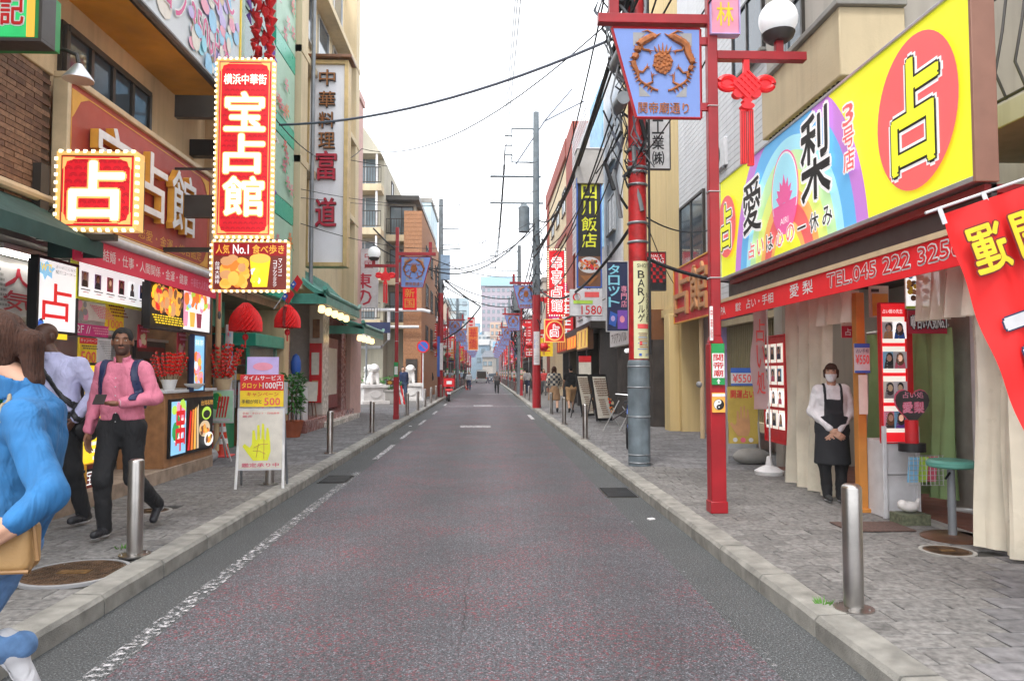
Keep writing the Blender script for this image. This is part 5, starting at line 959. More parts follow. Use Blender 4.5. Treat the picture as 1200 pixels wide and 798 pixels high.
t, w, h = face('projecting_sign', 'white menu price sign with red numerals under the black restaurant sign', 'sign', 17.5, (668, 339), (706, 370)); slab(t, w, h, .15, 'light', None); pr(t, w, h, [('t', '1580', .35, .05, .98, .38, 'red', .03), ('r', .45, .7, .9, .9, 'coral'), ('e', .2, .7, .12, .15, 'red'), ('e', .22, .7, .09, .12, 'light'), ('r', .1, .45, .7, .58, 'lime')])
t, w, h = face('projecting_sign', 'red vertical fortune sign with outlined white characters and lamp edging left of the black sign', 'sign', 24, (644, 294), (661, 368)); slab(t, w, h, .2, 'sign_red_lit', None); bulbs(t, w, h, .05, 0); pr(t, w, h, [('v', '幸喜占館', .15, .03, .85, .92, 'sign_red_lit', .0, ('white*', .028))])
t, w, h = face('projecting_sign', 'square lit red fortune sign in a ring of yellow dashes beside the red pole', 'sign', 24.5, (638, 374), (662, 401)); slab(t, w, h, .2, 'sign_gold_lit', None)
pr(t, w, h, [('r', .04, .04, .96, .96, 'sign_red_lit'), ('e', .5, .5, .44, .44, 'sign_gold_lit'), ('e', .5, .5, .38, .38, 'sign_red_lit'), ('t', '占', .3, .25, .7, .75, 'sign_red_lit', .0, ('white*', .03))])
t, w, h = side('wall_signboard', 'red board with thick gold characters on the siding building left of the near red post', 'sign', 4.55, (790, 318), (832, 368)); slab(t, w, h, .1, 'red', 'gold', .03)
for i, c in enumerate('占館'): MB().text(c, -w*.45+i*w*.48, h*.12, -w*.45+(i+.9)*w*.48, h*.9, -.01, 'tan', .05, depth=.05).build('letter', t, smooth=False)
# hanging red flag on the right, seen from its back
t = thing('hanging_flag', 'large bright red flag with reversed yellow characters hanging slanted at the right edge', 'flag', (2.56, 3.9, 2.44)); t.rotation_euler = (0, math.radians(-19), 0); t.scale = (.93, 1, .93)
nx, nz = 16, 40; V = []
for j in range(nz+1):
    for i in range(nx+1): V.append((i*.62/nx, .025*math.sin(i*.7+j*.12)+.012*math.sin(j*.5+i*.3), -j*1.75/nz))
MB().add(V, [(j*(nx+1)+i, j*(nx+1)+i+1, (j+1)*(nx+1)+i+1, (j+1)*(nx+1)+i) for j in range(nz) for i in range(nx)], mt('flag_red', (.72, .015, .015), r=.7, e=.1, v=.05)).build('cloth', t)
m = MB()
for c, x0, z0, x1, z1, mm, oo in (('運', .27, -.42, .05, -.14, 'yellow', 'darkred'), ('開', .56, -.42, .34, -.14, 'yellow', 'darkred'), ('占', .6, -1.25, .1, -.58, 'light', 'navy')): m.text(c, x0, z0, x1, z1, -.05, mm, .055, out=(oo, .01))
m.build('lettering', t, smooth=False)
MB().tube([(-.1, 0, .04), (.85, 0, .04)], .009, 'light', 8).box(-.03, .0, -.012, -.008, -.06, .05, 'light').box(.26, .29, -.012, -.008, -.03, .05, 'light').tube([(.66, .02, .1), (.66, .02, -2.5)], .014, 'light', 8).build('pole', t)
# ================================================================ FAR SIGNS
cl = ['red', 'red', 'crimson', 'orange', 'white', 'red', 'yellow', 'magenta', 'blue', 'white', 'green']
names = {'red': 'bright red', 'crimson': 'crimson', 'orange': 'orange', 'white': 'white', 'yellow': 'yellow', 'magenta': 'magenta', 'blue': 'blue', 'green': 'green'}
cnt = {}
for sgn in (-1, 1):
    for i in range(30):
        y = 46+i*3.2+random.uniform(-1, 1) if sgn < 0 else 33+i*3.7+random.uniform(-1, 1); c = random.choice(cl); w = random.uniform(.5, 1.0); h = random.uniform(1, 3.2) if i % 3 else random.uniform(.5, .9); z = random.uniform(2.6, 4.2)
        k = (sgn, c); cnt[k] = cnt.get(k, 0)+1; od = ['nearest', 'second nearest', 'third nearest', 'fourth nearest', 'fifth nearest', 'sixth nearest', 'seventh nearest', 'eighth nearest', 'ninth nearest', 'tenth nearest', 'eleventh nearest', 'twelfth nearest'][min(11, cnt[k]-1)]
        t = thing('hanging_sign', '%s projecting sign far off, %s of its colour on the %s side' % (names[c], od, 'left' if sgn < 0 else 'right'), 'sign', (sgn*(abs(4.0 if sgn < 0 else 4.15)-w/2-.1+(.45 if sgn > 0 and y < 54 else 0)), y, z), 0, 'projecting signs far down the street')
        MB().box(-w/2, w/2, 0, .18, 0, h, c).build('board', t)
        fg = 'white' if c not in ('white', 'yellow') else 'red'; q = MB(); n = max(1, int(h/(w*.85)))
        for j in range(n):
            zc = (j+.5)*h/n; s_ = w*.32
            for a in (-1, 0, 1): q.box(-s_, s_, -.01, 0, zc+a*s_*.8-.035, zc+a*s_*.8+.035, fg)
            q.box(-.04, .04, -.011, -.001, zc-s_, zc+s_, fg); q.box(-s_, -s_+.07, -.012, -.002, zc-s_*.9, zc+s_*.2, fg)
        q.build('characters', t, smooth=False)
for (px0, py0, px1, py1, Y, s_, c, l) in ((548, 372, 556, 400, 56, '日日', 'red', 'white and red lattice sign high on the left far down the street'), (549, 383, 560, 410, 54, '華僑', 'orange', 'orange vertical sign on the left far down the street below the lattice sign')):
    t, w, h = face('hanging_sign', l, 'sign', Y, (px0, py0), (px1, py1)); slab(t, w, h, .2, c, 'white', .05); pr(t, w, h, [('v', s_, .12, .05, .88, .95, 'white' if c == 'red' else 'red', .03)])
# festoon of far blue, red lantern strings
for i in range(14):
    sgn = -1 if i % 2 else 1; y = 40+i*6.5
    t = thing('red_lantern', 'small round red lantern hung by the %s shopfronts, number %s from the camera' % ('left' if sgn < 0 else 'right', ['one', 'two', 'three', 'four', 'five', 'six', 'seven'][i//2]), 'lantern', (sgn*3.2, y, 3.0+.3*(i % 3)), 0, 'red lanterns far down the street')
    MB().ball((0, 0, 0), (.28, .28, .23), 'red', 14).build('lantern_body', t); MB().tube([(0, 0, -.45), (0, 0, -.2)], .06, 'gold', 8).tube([(0, 0, .2), (0, 0, .5)], .01, 'dark', 5).box(-.0, sgn*.9+.001, -.02, .02, .5, .53, 'dark').build('hanger', t)
# ================================================================ LEFT FORTUNE SHOP
def stick_base(t, w): pass
FOOD = ['orange*', 'amber*', 'red*', 'tan*', 'gold*', 'yellow*', 'brown*']; DRINK = ['pink*', 'lime*', 'white*', 'yellow*', 'orange*', 'sky*']
LXp = -4.38
t, w, h = side('lit_poster', 'white backlit fortune poster with a red character and yellow burst over the bald man', 'poster', LXp, (45, 302), (87, 390)); slab(t, w, h, .1, 'black', 'black', .03)
pr(t, w, h, [('r', 0, 0, 1, 1, 'white*'), ('t', '占', .12, .15, .88, .68, 'red*', .03), ('p', [(.02, .8), (.1, .78), (.15, .7), (.22, .78), (.34, .74), (.34, .84), (.42, .9), (.3, .92), (.2, .99), (.12, .93), (.03, .95)], 'sky*'), ('t', 'Wで', .05, .83, .33, .94, 'yellow*', .05), ('t', '占いのことなら', .42, .91, .97, .96, 'dark', .01), ('t', '紹介コーナー', .42, .83, .97, .89, 'dark', .01), ('b', 0, 0, .2, .14, ['blue*', 'sky*', 'dark'], 8, .07), ('r', .3, -.12, .75, -.02, 'yellow*')])
t, w, h = side('portrait_sign', 'white backlit panel with a row of six staff portraits above the counter', 'panel', LXp, (91, 304), (171, 362)); slab(t, w, h, .1, 'dark', 'lemon', .03)
pr(t, w, h, [('r', 0, 0, 1, 1, 'white*')]+[('q', .09+i*.165, .5, .42, ['dark', 'navy', 'rose', 'dark', 'grey', 'blue'][i]) for i in range(6)]+[('r', .03+i*.165, .2, .15+i*.165, .23, 'grey') for i in range(6)]+[('r', .05+i*.165, .13, .12+i*.165, .15, 'coral') for i in range(6)])
t, w, h = side('poster', 'white wall panel with large red brushed characters behind the blue shirted woman', 'poster', -4.9, (-30, 300), (40, 372)); slab(t, w, h, .03, 'light', None); pr(t, w, h, [('v', '人気', .45, .05, .95, .97, 'crimson', .03)]+lines(.05, .1, .4, .9, 8, 'grey'))
t, w, h = side('poster', 'muted pink collage of posters under the portrait panel', 'poster', -4.4, (90, 352), (124, 378)); slab(t, w, h, .02, 'paper', None); pr(t, w, h, [('b', 0, 0, .35, 1, ['tan', 'cream', 'grey', 'pink'], 20, .1)]+lines(.4, .1, .95, .9, 8, 'rose'))
t, w, h = side('poster', 'yellow price poster reading 1000 beside the pink collage', 'poster', -4.39, (125, 352), (145, 389)); slab(t, w, h, .02, 'yellow', None); pr(t, w, h, [('t', '1000', .1, .08, .9, .36, 'coral', .02)]+lines(.1, .45, .9, .9, 4, 'darkred'))
t, w, h = side('poster', 'magenta strip poster reading 2F above the pink shirted man shoulder', 'poster', -4.38, (87, 378), (127, 396)); slab(t, w, h, .02, 'magenta', None); pr(t, w, h, [('t', '2F //', .05, .2, .45, .85, 'white', .02)]+lines(.5, .15, .95, .85, 3, 'pink'))
t, w, h = side('poster', 'yellow campaign poster reading 500 under a red strip', 'poster', -4.37, (93, 395), (113, 428)); slab(t, w, h, .02, 'yellow', None); pr(t, w, h, [('r', 0, .78, 1, 1, 'red'), ('t', 'キャンペーン', .05, .83, .95, .96, 'white', .01), ('t', '500', .08, .08, .92, .5, 'coral', .03)]+lines(.1, .56, .9, .74, 2, 'dark'))
t, w, h = side('poster', 'white list poster beside the yellow 500 poster', 'poster', -4.39, (114, 396), (130, 427)); slab(t, w, h, .02, 'light', None); pr(t, w, h, lines(.08, .1, .8, .92, 9, 'grey')+lines(.84, .1, .95, .9, 6, 'coral'))
for (tl, br, l, its, fr) in (((176, 330), (212, 387), 'black menu board with backlit fried food pictures over the counter', [('r', 0, 0, 1, 1, 'black'), ('b', .03, .35, .97, .97, FOOD, 120, .09)]+lines(.05, .06, .95, .3, 4, 'yellow*'), 'black'), ((212, 337), (245, 390), 'backlit menu board with colourful drink cups over the counter', [('r', 0, 0, 1, 1, 'white*'), ('b', .03, .5, .97, .97, DRINK, 50, .09)]+[('p', [(.06+i*.23, .08), (.2+i*.23, .08), (.23+i*.23, .45), (.03+i*.23, .45)], ['pink*', 'amber*', 'rose', 'white*'][i]) for i in range(4)], 'dark')):
    t, w, h = side('menu_board', l, 'menu board', -4.15, tl, br); slab(t, w, h, .1, 'black', fr, .03); pr(t, w, h, its)
t, w, h = side('ice_cream_sign', 'narrow vertical backlit blue ice cream panel on the wooden pier', 'panel', -4.12, (227, 393), (238, 457)); slab(t, w, h, .08, 'black', 'navy', .02); pr(t, w, h, [('r', 0, 0, 1, 1, 'sky*'), ('b', .1, .05, .9, .7, ['white*', 'orange*', 'pink*', 'amber*'], 22, .2), ('t', '抹茶', .1, .82, .9, .93, 'white*', .02)])
for (x, y, a, b) in ((162, 380, 10, 28), (208, 388, 9, 34)):
    t, w, h = side('poster', 'narrow crimson hanging menu strip %s' % ('left of the snack window' if x < 200 else 'right of the snack window'), 'poster', -4.3, (x, y), (x+a, y+b)); slab(t, w, h, .01, 'crimson', None); pr(t, w, h, [('b', .1, .1, .9, .6, ['tan', 'cream', 'pink'], 10, .2)]+lines(.1, .65, .9, .95, 2, 'pink'))
t, w, h = side('lit_poster', 'tall yellow backlit menu panel behind the pink shirted man', 'poster', -4.33, (98, 428), (121, 545)); slab(t, w, h, .1, 'black', 'black', .03); pr(t, w, h, [('r', 0, 0, 1, 1, 'yellow*'), ('b', .05, .6, .95, .98, ['white*', 'pink*', 'amber*', 'rose'], 20, .13)]+lines(.1, .08, .9, .55, 7, 'white*'))
t, w, h = side('shop_plate', 'brown lit shop name plate at pavement level behind the walking men', 'sign', -4.32, (100, 545), (124, 569)); slab(t, w, h, .06, 'darkred', 'gold', .015); pr(t, w, h, [('t', '宝占館', .06, .2, .95, .8, 'white*', .02)])
t, w, h = side('notice_board', 'red notice column with white portrait squares between the two walking men', 'notice board', -4.34, (76, 440), (90, 540)); slab(t, w, h, .05, 'red', None); pr(t, w, h, [('r', .15, .08+i*.18, .85, .2+i*.18, 'light') for i in range(5)])
rr_ = random.Random(4)
for i in range(10):
    c_ = ['rose', 'paper', 'yellow', 'light', 'pink', 'red', 'lemon', 'paper', 'sky', 'coral'][i]; cn_ = {'rose': 'rose', 'paper': 'off white', 'yellow': 'yellow', 'light': 'white', 'pink': 'pink', 'red': 'red', 'lemon': 'lemon', 'sky': 'sky blue', 'coral': 'coral'}[c_]
    t = thing('wall_poster', '%s price poster inside the left shop, %s' % (cn_, ('high under the lamps' if i < 5 else 'near the snack hatch') if i % 2 else 'low behind the jars'), 'poster', (-5.55, 6.3+i*.48, 2.05 if i % 2 else 1.35), PI/2); MB().box(-.2, .2, 0, .02, 0, .5, c_).build('card', t)
    pr(t, .4, .5, [('b', .08, .5, .92, .95, ['tan', 'orange', 'cream', 'rose', 'light'], 9, .14)]+lines(.1, .08, .9, .45, 4, 'darkred' if c_ != 'red' else 'white'))
# snack counter
ct = thing('snack_counter', 'wooden snack counter fronted by a backlit poster of skewers and dishes', 'counter', (-4.2, 10.5, .3), PI/2)
MB().box(-.95, .72, 0, .6, 0, .98, mt('counter_wood', (.36, .17, .07), r=.5, v=.25, s=9, b=.1, streak=.2)).box(-1.0, .76, -.04, .64, .98, 1.02, 'light').build('cabinet', ct, bevel=.006)
o = MB().box(-.86, .64, -.03, -.001, .12, .9, 'black').build('lit_front', ct)
o2 = pr(ct, 1.46, .74, [('r', 0, 0, 1, 1, 'black'), ('r', .01, .02, .33, .98, 'sky*'), ('b', .02, .3, .3, .95, ['lime*', 'green*', 'white*', 'pink*'], 16, .08), ('t', '串', .1, .08, .3, .9, 'red*', .06)]+[('p', [(.36+i*.07, .04), (.41+i*.07, .04), (.45+i*.05, .75+.05*i), (.41+i*.05, .8)], ['red*', 'orange*', 'amber*', 'cream*'][i]) for i in range(4)]+[('r', .64, .84, .98, .97, 'dark'), ('t', '台湾名物', .66, .86, .96, .96, 'gold*', .01), ('e', .8, .7, .12, .13, 'lime*'), ('e', .8, .68, .09, .08, 'dark'), ('e', .75, .4, .14, .16, 'cream*'), ('b', .64, .3, .86, .5, FOOD, 14, .04), ('e', .85, .18, .12, .14, 'white*'), ('b', .77, .1, .93, .26, FOOD, 12, .04)], 'lit_picture'); o2.location = (-.11, -.03, .14)
M_candy = mt('candied_fruit', (.7, .015, .01), r=.12, v=.1, coat=1); M_card = mt('plastic_white', (.7, .7, .7), r=.4)
def candy_bunch(name, label, loc, n, r, hgt, sc=1):
    t = thing(name, label, 'snacks', loc, 0, 'bunches of candied fruit skewers')
    MB().lathe([(r*.5, 0), (r*.75, hgt*.28), (r*.7, hgt*.28), (r*.45, .01)], (0, 0, 0), M_card, 18).build('holder', t)
    m = MB(); s_ = MB()
    for i in range(n):
        a = i*2.4; rr = r*math.sqrt((i+.5)/n)*1.15; bx, by = rr*.4*math.cos(a), rr*.4*math.sin(a); tx, ty = rr*1.5*math.cos(a), rr*1.5*math.sin(a); top = hgt*random.uniform(.85, 1.05)
        s_.tube([(bx, by, .02), (tx, ty, top)], .003, 'cream', 4)
        for k in range(6): u = .45+.1*k; m.ball((bx+(tx-bx)*u, by+(ty-by)*u, top*u), .021*sc, M_candy, 6)
    s_.build('sticks', t, smooth=False, kind='stuff'); m.build('fruit', t, kind='stuff'); return t
candy_bunch('candied_fruit_skewers', 'dense bunch of red candied fruit skewers on the counter left end', (-4.3, 9.9, 1.32), 34, .14, .5)
candy_bunch('candied_fruit_skewers', 'looser bunch of candied fruit skewers on the counter right end', (-4.3, 10.75, 1.32), 16, .1, .48)
t = thing('bowl', 'shallow white bowl with pale snacks on the counter between the skewers', 'bowl', (-4.12, 10.3, 1.32)); MB().lathe([(.05, 0), (.13, .06), (.14, .08), (.12, .07), (.04, .02)], (0, 0, 0), 'white', 20).build('bowl_body', t); m = MB(); [m.ball((random.uniform(-.07, .07), random.uniform(-.07, .07), .07), .02, 'cream', 6) for _ in range(14)]; m.build('snack', t, kind='stuff')
t = thing('vendor_shelf', 'dim steel shelf and hatch with a dark menu strip behind the snack counter', 'shelf', (-5.2, 10, 0)); MB().box(0, .4, -2.5, 1.0, 1.2, 1.24, M_alu).box(0, .4, -2.5, 1.0, 2.0, 2.04, M_alu).box(0, .03, -2.5, 1, .3, 2.8, M_alu).box(.35, .4, .0, .9, 1.75, 2.0, 'dark').box(.4, .405, .05, .85, 1.85, 1.92, 'darkred').build('shelf', t); 
q = MB(); [q.box(.05+.15*(i % 2), .16+.15*(i % 2), -2.4+i*.14, -2.3+i*.14, 1.24, 1.24+random.uniform(.1, .3), random.choice(['cream', 'coral', 'light', 'green', 'brown', 'amber'])) for i in range(23)]; q.build('jars', t, smooth=False)
MB().box(-4.46, -4.42, 6.2, 7.7, .3, 2.8, 'dark').box(-4.46, -4.42, 7.85, 8.5, .3, 1.4, 'black').build('x', None) if False else None
t = thing('candied_fruit_stand', 'stand holding a fan of red candied strawberries above a white and green picture card', 'display stand', (-4.25, 11.75, .13))
for i in range(3): a = i*2.09-.5; MB().tube([(0, 0, .45), (.22*math.cos(a), .22*math.sin(a), .01)], .014, M_alu, 6).build('leg', t)
MB().tube([(0, 0, .42), (0, 0, 1.1)], .018, M_alu, 8).build('post', t); MB().box(-.2, .2, -.07, -.05, .62, 1.15, 'light').build('picture_card', t); o = pr(t, .38, .5, [('r', 0, 0, 1, 1, 'mint'), ('b', .1, .4, .6, .95, ['lime', 'green'], 8, .16)]+[('p', [(.3+i*.12, .15), (.36+i*.12, .15), (.5+i*.12, .8), (.42+i*.12, .84)], 'red') for i in range(4)]+[('r', .1, .03, .9, .12, 'light')], y=-.072); o.location = (0, 0, .635)
MB().lathe([(.1, 1.15), (.14, 1.32), (.13, 1.32), (.09, 1.16)], (0, 0, 0), 'cream', 18).build('holder', t)
m, s_ = MB(), MB()
for i in range(34):
    a = i*2.4; rr = .17*math.sqrt((i+.5)/34); top = 1.3+random.uniform(.42, .6); tx, ty = rr*2.2*math.cos(a), rr*1.4*math.sin(a); s_.tube([(rr*.5*math.cos(a), rr*.5*math.sin(a), 1.2), (tx, ty, top)], .003, 'cream', 4)
    for k in range(7): u = .3+.11*k; m.ball((rr*.5*math.cos(a)*(1-u)+tx*u, rr*.5*math.sin(a)*(1-u)+ty*u, 1.2+(top-1.2)*u), .026, M_candy, 6)
s_.build('sticks', t, smooth=False, kind='stuff'); m.build('fruit', t, kind='stuff')
t = thing('plastic_bag', 'clear crumpled plastic bag at the foot of the candied fruit stand', 'bag', (-4.45, 11.7, .13)); MB().ball((0, 0, .11), (.17, .12, .12), mt('bag_plastic', (.6, .62, .65), r=.15, v=.3, s=12, b=.8, bs=14, alpha=.7), 12).tube([(0, 0, .2), (.02, 0, .28)], [.05, .02], MATS['bag_plastic'], 8).build('bag_body', t)
# hub wheel (bicycle) leaning
t = thing('bicycle_wheel', 'dark bicycle wheel standing between the wooden pier and the candied fruit stand', 'bicycle wheel', (-4.72, 11.95, .45), PI/2)
m = MB().tube([(.31*math.cos(a), 0, .31*math.sin(a)) for a in [i*PI/16 for i in range(33)]], .022, 'black', 8); m.build('tyre', t); MB().tube([(.285*math.cos(a), 0, .285*math.sin(a)) for a in [i*PI/16 for i in range(33)]], .009, M_alu, 6).build('rim', t)
m = MB(); [m.tube([(0, 0, 0), (.28*math.cos(i*PI/9), 0, .28*math.sin(i*PI/9))], .002, M_alu, 4) for i in range(18)]; m.ball((0, 0, 0), .03, M_alu, 8); m.build('spokes', t)
# cones
def cone(loc, label):
    t = thing('traffic_cone', label, 'traffic cone', loc, 0, 'red traffic cones'); m = MB().box(-.17, .17, -.17, .17, 0, .03, 'coral'); m.build('base', t, bevel=.01)
    MB().lathe([(.125, .03), (.025, .68), (.02, .7), (.0, .7)], (0, 0, 0), mt('cone_red', (.7, .05, .02), r=.4), 20).build('cone_body', t)
    for z in (.22, .42): r0, r1 = .125-.1*(z-.03)/.65+.003, .125-.1*(z+.09-.03)/.65+.003; MB().lathe([(r0, z), (r1, z+.09)], (0, 0, 0), 'white', 20).build('white_band', t)
    return t
cone((-4.5, 12.45, .13), 'red traffic cone with two white bands beside the green cabinet, the front one'); cone((-4.8, 12.75, .13), 'red traffic cone with white bands standing just behind the front one')
# A-frame sign left
def aframe(name, label, x, y, w, h, rz, paint='white', tilt=.1, lean=1):
    t = thing(name, label, 'sandwich board', (x, y, .13), rz)
    return t
t = thing('sandwich_board', 'white palm reading sandwich board with a yellow hand and price header on the left kerb', 'sandwich board', (-2.8, 9.1, .13), .12)
w = .56
MB().tube([(-w/2, -.12, 0), (-w/2+.02, 0, .98)], .018, 'white', 8).tube([(w/2, -.12, 0), (w/2-.02, 0, .98)], .018, 'white', 8).build('leg', t); MB().tube([(-w/2, .22, 0), (-w/2+.02, 0, .98)], .015, M_grey, 8).tube([(w/2, .22, 0), (w/2-.02, 0, .98)], .015, M_grey, 8).build('leg', t)
b = MB().box(-w/2, w/2, -.012, .012, .22, .98, 'light').build('panel', t, (0, -.06, 0)); 
hand = [(-.1, .0), (.1, .0), (.14, .14), (.13, .3), (.105, .5), (.08, .5), (.07, .32), (.055, .32), (.045, .56), (.015, .57), (.008, .33), (-.005, .33), (-.02, .55), (-.05, .54), (-.05, .32), (-.065, .32), (-.085, .47), (-.115, .46), (-.12, .25), (-.15, .2), (-.22, .26), (-.25, .22), (-.17, .1)]
m = MB(); m.prism([(-.26, .24), (.26, .24), (.26, .96), (-.26, .96)][::1], -.014, -.013, 'paper'); m.prism([(x*.86, .34+z*.8) for x, z in hand], -.018, -.016, 'lemon')
for (a, b_, c, d) in ((-.08, .5, .09, .54), (-.09, .46, .06, .42), (-.05, .38, -.02, .55), (.04, .36, .04, .6)): m.tube([(a, -.02, b_), ((a+c)/2, -.02, (b_+d)/2+.02), (c, -.02, d)], .003, 'tan', 4)
m.text('手相・タロット・四柱推命', -.22, .91, .22, .935, -.018, 'coral', .02).text('鑑定', -.22, .87, -.1, .9, -.018, 'rose', .02).text('鑑定承り中', -.22, .26, .22, .31, -.018, 'rose', .05); m.build('palm_print', b, smooth=False)
b = MB().box(-.26, .26, -.012, .012, 1.0, 1.4, 'yellow').build('header', t, (0, -.03, 0)); m = MB().box(-.26, .26, -.014, -.012, 1.2, 1.4, 'red').text('タイムサービス', -.22, 1.33, .23, 1.385, -.017, 'white', .04).text('タロット', -.24, 1.23, .0, 1.3, -.017, 'yellow', .04).text('1000円', .01, 1.22, .25, 1.31, -.017, 'white', .03).text('キャンペーン', -.18, 1.13, .2, 1.18, -.017, 'red', .03).text('手相が何と', -.24, 1.04, .0, 1.09, -.017, 'dark', .03).text('500', .03, 1.02, .22, 1.11, -.017, 'coral', .05); m.build('lettering', b, smooth=False)
MB().box(-.19, .19, .0, .01, 1.4, 1.62, 'lilac').ell(0, 1.5, .12, .05, -.002, 'pink').build('top_card', t)
# L2 shop
t = thing('food_display_case', 'glass display case of red sweets under a green canopy behind the lanterns', 'display case', (-4.65, 15.15, .13), PI/2)
MB().box(-.9, .9, 0, .6, 0, .95, 'brown').box(-1, 1, -.15, .7, 1.95, 2.2, mt('case_green', (.02, .3, .2), r=.4)).box(-.95, -.87, 0, .06, .95, 1.95, MATS['case_green']).box(.87, .95, -.0, .06, .95, 1.95, MATS['case_green']).build('cabinet', t, bevel=.01)
m = MB(); [m.ebox((random.uniform(-.8, .8), random.uniform(.1, .5), .98+.3*random.randrange(3)+.06), (.12, .12, .12), random.choice(['red', 'gold', 'darkred', 'coral', 'orange', 'red']), rz=random.random()) for _ in range(80)]; m.box(-.85, .85, .05, .55, 1.26, 1.27, M_alu).box(-.85, .85, .05, .55, 1.57, 1.58, M_alu).build('sweets', t, smooth=False, kind='stuff'); MB().box(-.87, .87, -.005, .0, .95, 1.95, M_clear).build('glass_front', t)
t = thing('glass_case', 'low glass case of pastries on a green cabinet beside the traffic cones', 'display case', (-4.85, 13.55, .13), PI/2)
MB().box(-.6, .5, 0, .7, 0, .75, mt('case_green2', (.02, .24, .1), r=.4)).box(-.62, .52, -.02, .72, 1.5, 1.54, M_alu).box(-.62, -.59, -.02, .01, .75, 1.5, M_alu).box(.49, .52, -.02, .01, .75, 1.5, M_alu).box(-.6, .5, 0.02, .7, 1.1, 1.12, M_alu).build('cabinet', t, bevel=.006); MB().box(-.6, .5, -.01, -.006, .75, 1.5, M_clear).build('glass_front', t)
m = MB(); [m.ball((random.uniform(-.5, .4), random.uniform(.1, .5), .8+.35*(i % 2)), (.06, .06, .045), random.choice(['tan', 'cream', 'orange', 'gold', 'coral']), 7) for i in range(40)]; m.build('pastries', t, kind='stuff')
MB().ebox((0, 0, 0), (.5, .02, .35), 'light').build('x') if False else None
t = thing('purple_panel', 'pale violet picture board leaning on the green cabinet behind the sandwich board', 'panel', (-4.4, 14.2, .75), .2); MB().box(-.42, .5, -.02, .02, 0, .62, 'light').build('board', t); pr(t, .8, .6, [('b', .05, .1, .95, .95, ['lilac', 'pink', 'light', 'paper'], 30, .1)], y=-.022)
q = mt('honeycomb_red', (.75, .01, .012), r=.7, v=.15, s=30)
for (px, py, Y, r, l) in ((288, 372, 11.9, .24, 'large red honeycomb paper lantern under the snack sign, the left one'), (337, 371, 12.4, .2, 'red honeycomb paper lantern under the snack sign, the right one with a dark seam')):
    x, z = wy(px, py, Y); t = thing('paper_lantern', l, 'lantern', (x, Y, z), 0, 'honeycomb paper lanterns'); m = MB()
    V = []; n = 20; prof = [(.15, .24), (.45, .26), (.72, .2), (.9, .1), (1, -.05), (1.02, -.25)]
    for k in range(11):
        u = k/10; rr = r*math.sin(min(1, u*1.25+.08)*PI/2)**.8; zz = r*(1.0-u*1.95)
        for j in range(n*2): a = 2*PI*j/(n*2); f = 1+(.1 if (j+(k % 2)) % 2 else -.09); V.append((rr*f*math.cos(a), rr*f*math.sin(a), zz))
    m.add(V, [(k*n*2+j, k*n*2+(j+1) % (n*2), (k+1)*n*2+(j+1) % (n*2), (k+1)*n*2+j) for k in range(10) for j in range(n*2)], q); m.build('paper_body', t, smooth=False)
    MB().tube([(0, 0, r), (0, 0, r+.35)], .006, 'dark', 5).ball((0, 0, -r*1.35), (.05, .05, .06), 'red', 10).tube([(0, 0, -r), (0, 0, -r*2.1)], .012, 'red', 6).build('tassel', t)
    if px > 300: MB().box(-.02, .02, -r*1.12, -r*.5, -r*.9, r*.8, 'darkred').build('seam', t)
t = thing('shop_sign_box', 'small dark box sign and green shop boards hung in the recess behind the lanterns', 'sign', (-5.2, 13.5, 2.2), PI/2); MB().box(-1.2, .9, 0, .1, .25, .75, 'teal').box(-.25, .05, -.3, 0, -.2, .05, 'black').build('board', t)
t = thing('shop_poster', 'narrow blue and pink poster on the pier beside the left lantern', 'poster', (-4.29, 12.1, 1.2), PI/2); MB().box(-.16, .16, -.01, 0, 0, 1.15, 'light').build('board', t); pr(t, .3, 1.12, [('b', .05, .05, .95, .95, ['lilac', 'pink', 'sky', 'light', 'rose'], 26, .2)], y=-.012)
# planters and plants
def leafy(t, c, r, hh, n, m, lw=.035, ll=.16, nm='foliage'):
    q = MB()
    for i in range(n):
        a = random.uniform(0, 6.28); b = random.uniform(-.4, 1.2); rr = r*random.uniform(.2, 1)**.5; z = c[2]+hh*random.uniform(0, 1); x, y = c[0]+rr*math.cos(a), c[1]+rr*math.sin(a)
        d = Vector((math.cos(a)*math.cos(b), math.sin(a)*math.cos(b), math.sin(b)))*ll*random.uniform(.6, 1.1); s_ = Vector((-math.sin(a), math.cos(a), random.uniform(-.4, .4)))*lw; p = Vector((x, y, z))
        q.add([p, p+d*.5+s_, p+d-Vector((0, 0, ll*.3)), p+d*.5-s_], [(0, 1, 2, 3)], m)
    return q.build(nm, t, smooth=False, kind='stuff')
M_lf = mt('leaf_green', (.05, .2, .03), r=.45, v=.5, s=25); M_lfl = mt('leaf_light', (.14, .34, .05), r=.5, v=.4, s=25)
t = thing('potted_plant', 'tall leafy green plant in a terracotta pot beside the marble steps', 'plant', (-4.35, 16.2, .13)); MB().lathe([(.2, 0), (.27, .34), (.29, .36), (.24, .34)], (0, 0, 0), mt('terracotta', (.4, .1, .04), r=.7), 20).build('pot', t); MB().tube([(0, 0, .3), (.03, 0, 1.2)], .015, 'brown', 6).tube([(.05, 0, .3), (.1, .05, 1.1)], .012, 'brown', 6).build('stem', t); leafy(t, (0, 0, .55), .24, .85, 420, M_lf)
t = thing('chair', 'pale slatted chair stacked with a blue cloth beside the restaurant door', 'chair', (-4.6, 17.5, .42)); 
m = MB(); [m.box(-.2+i*.1, -.15+i*.1, -.2, .2, 0, .75, 'light') for i in range(5)]; m.box(-.22, .25, -.22, .22, .75, .8, 'light'); m.build('slats', t, smooth=False); MB().ball((0, 0, 1.3), (.13, .13, .3), 'blue', 10).box(-.12, .12, -.12, .12, .8, 1.1, 'grey').build('cloth', t)
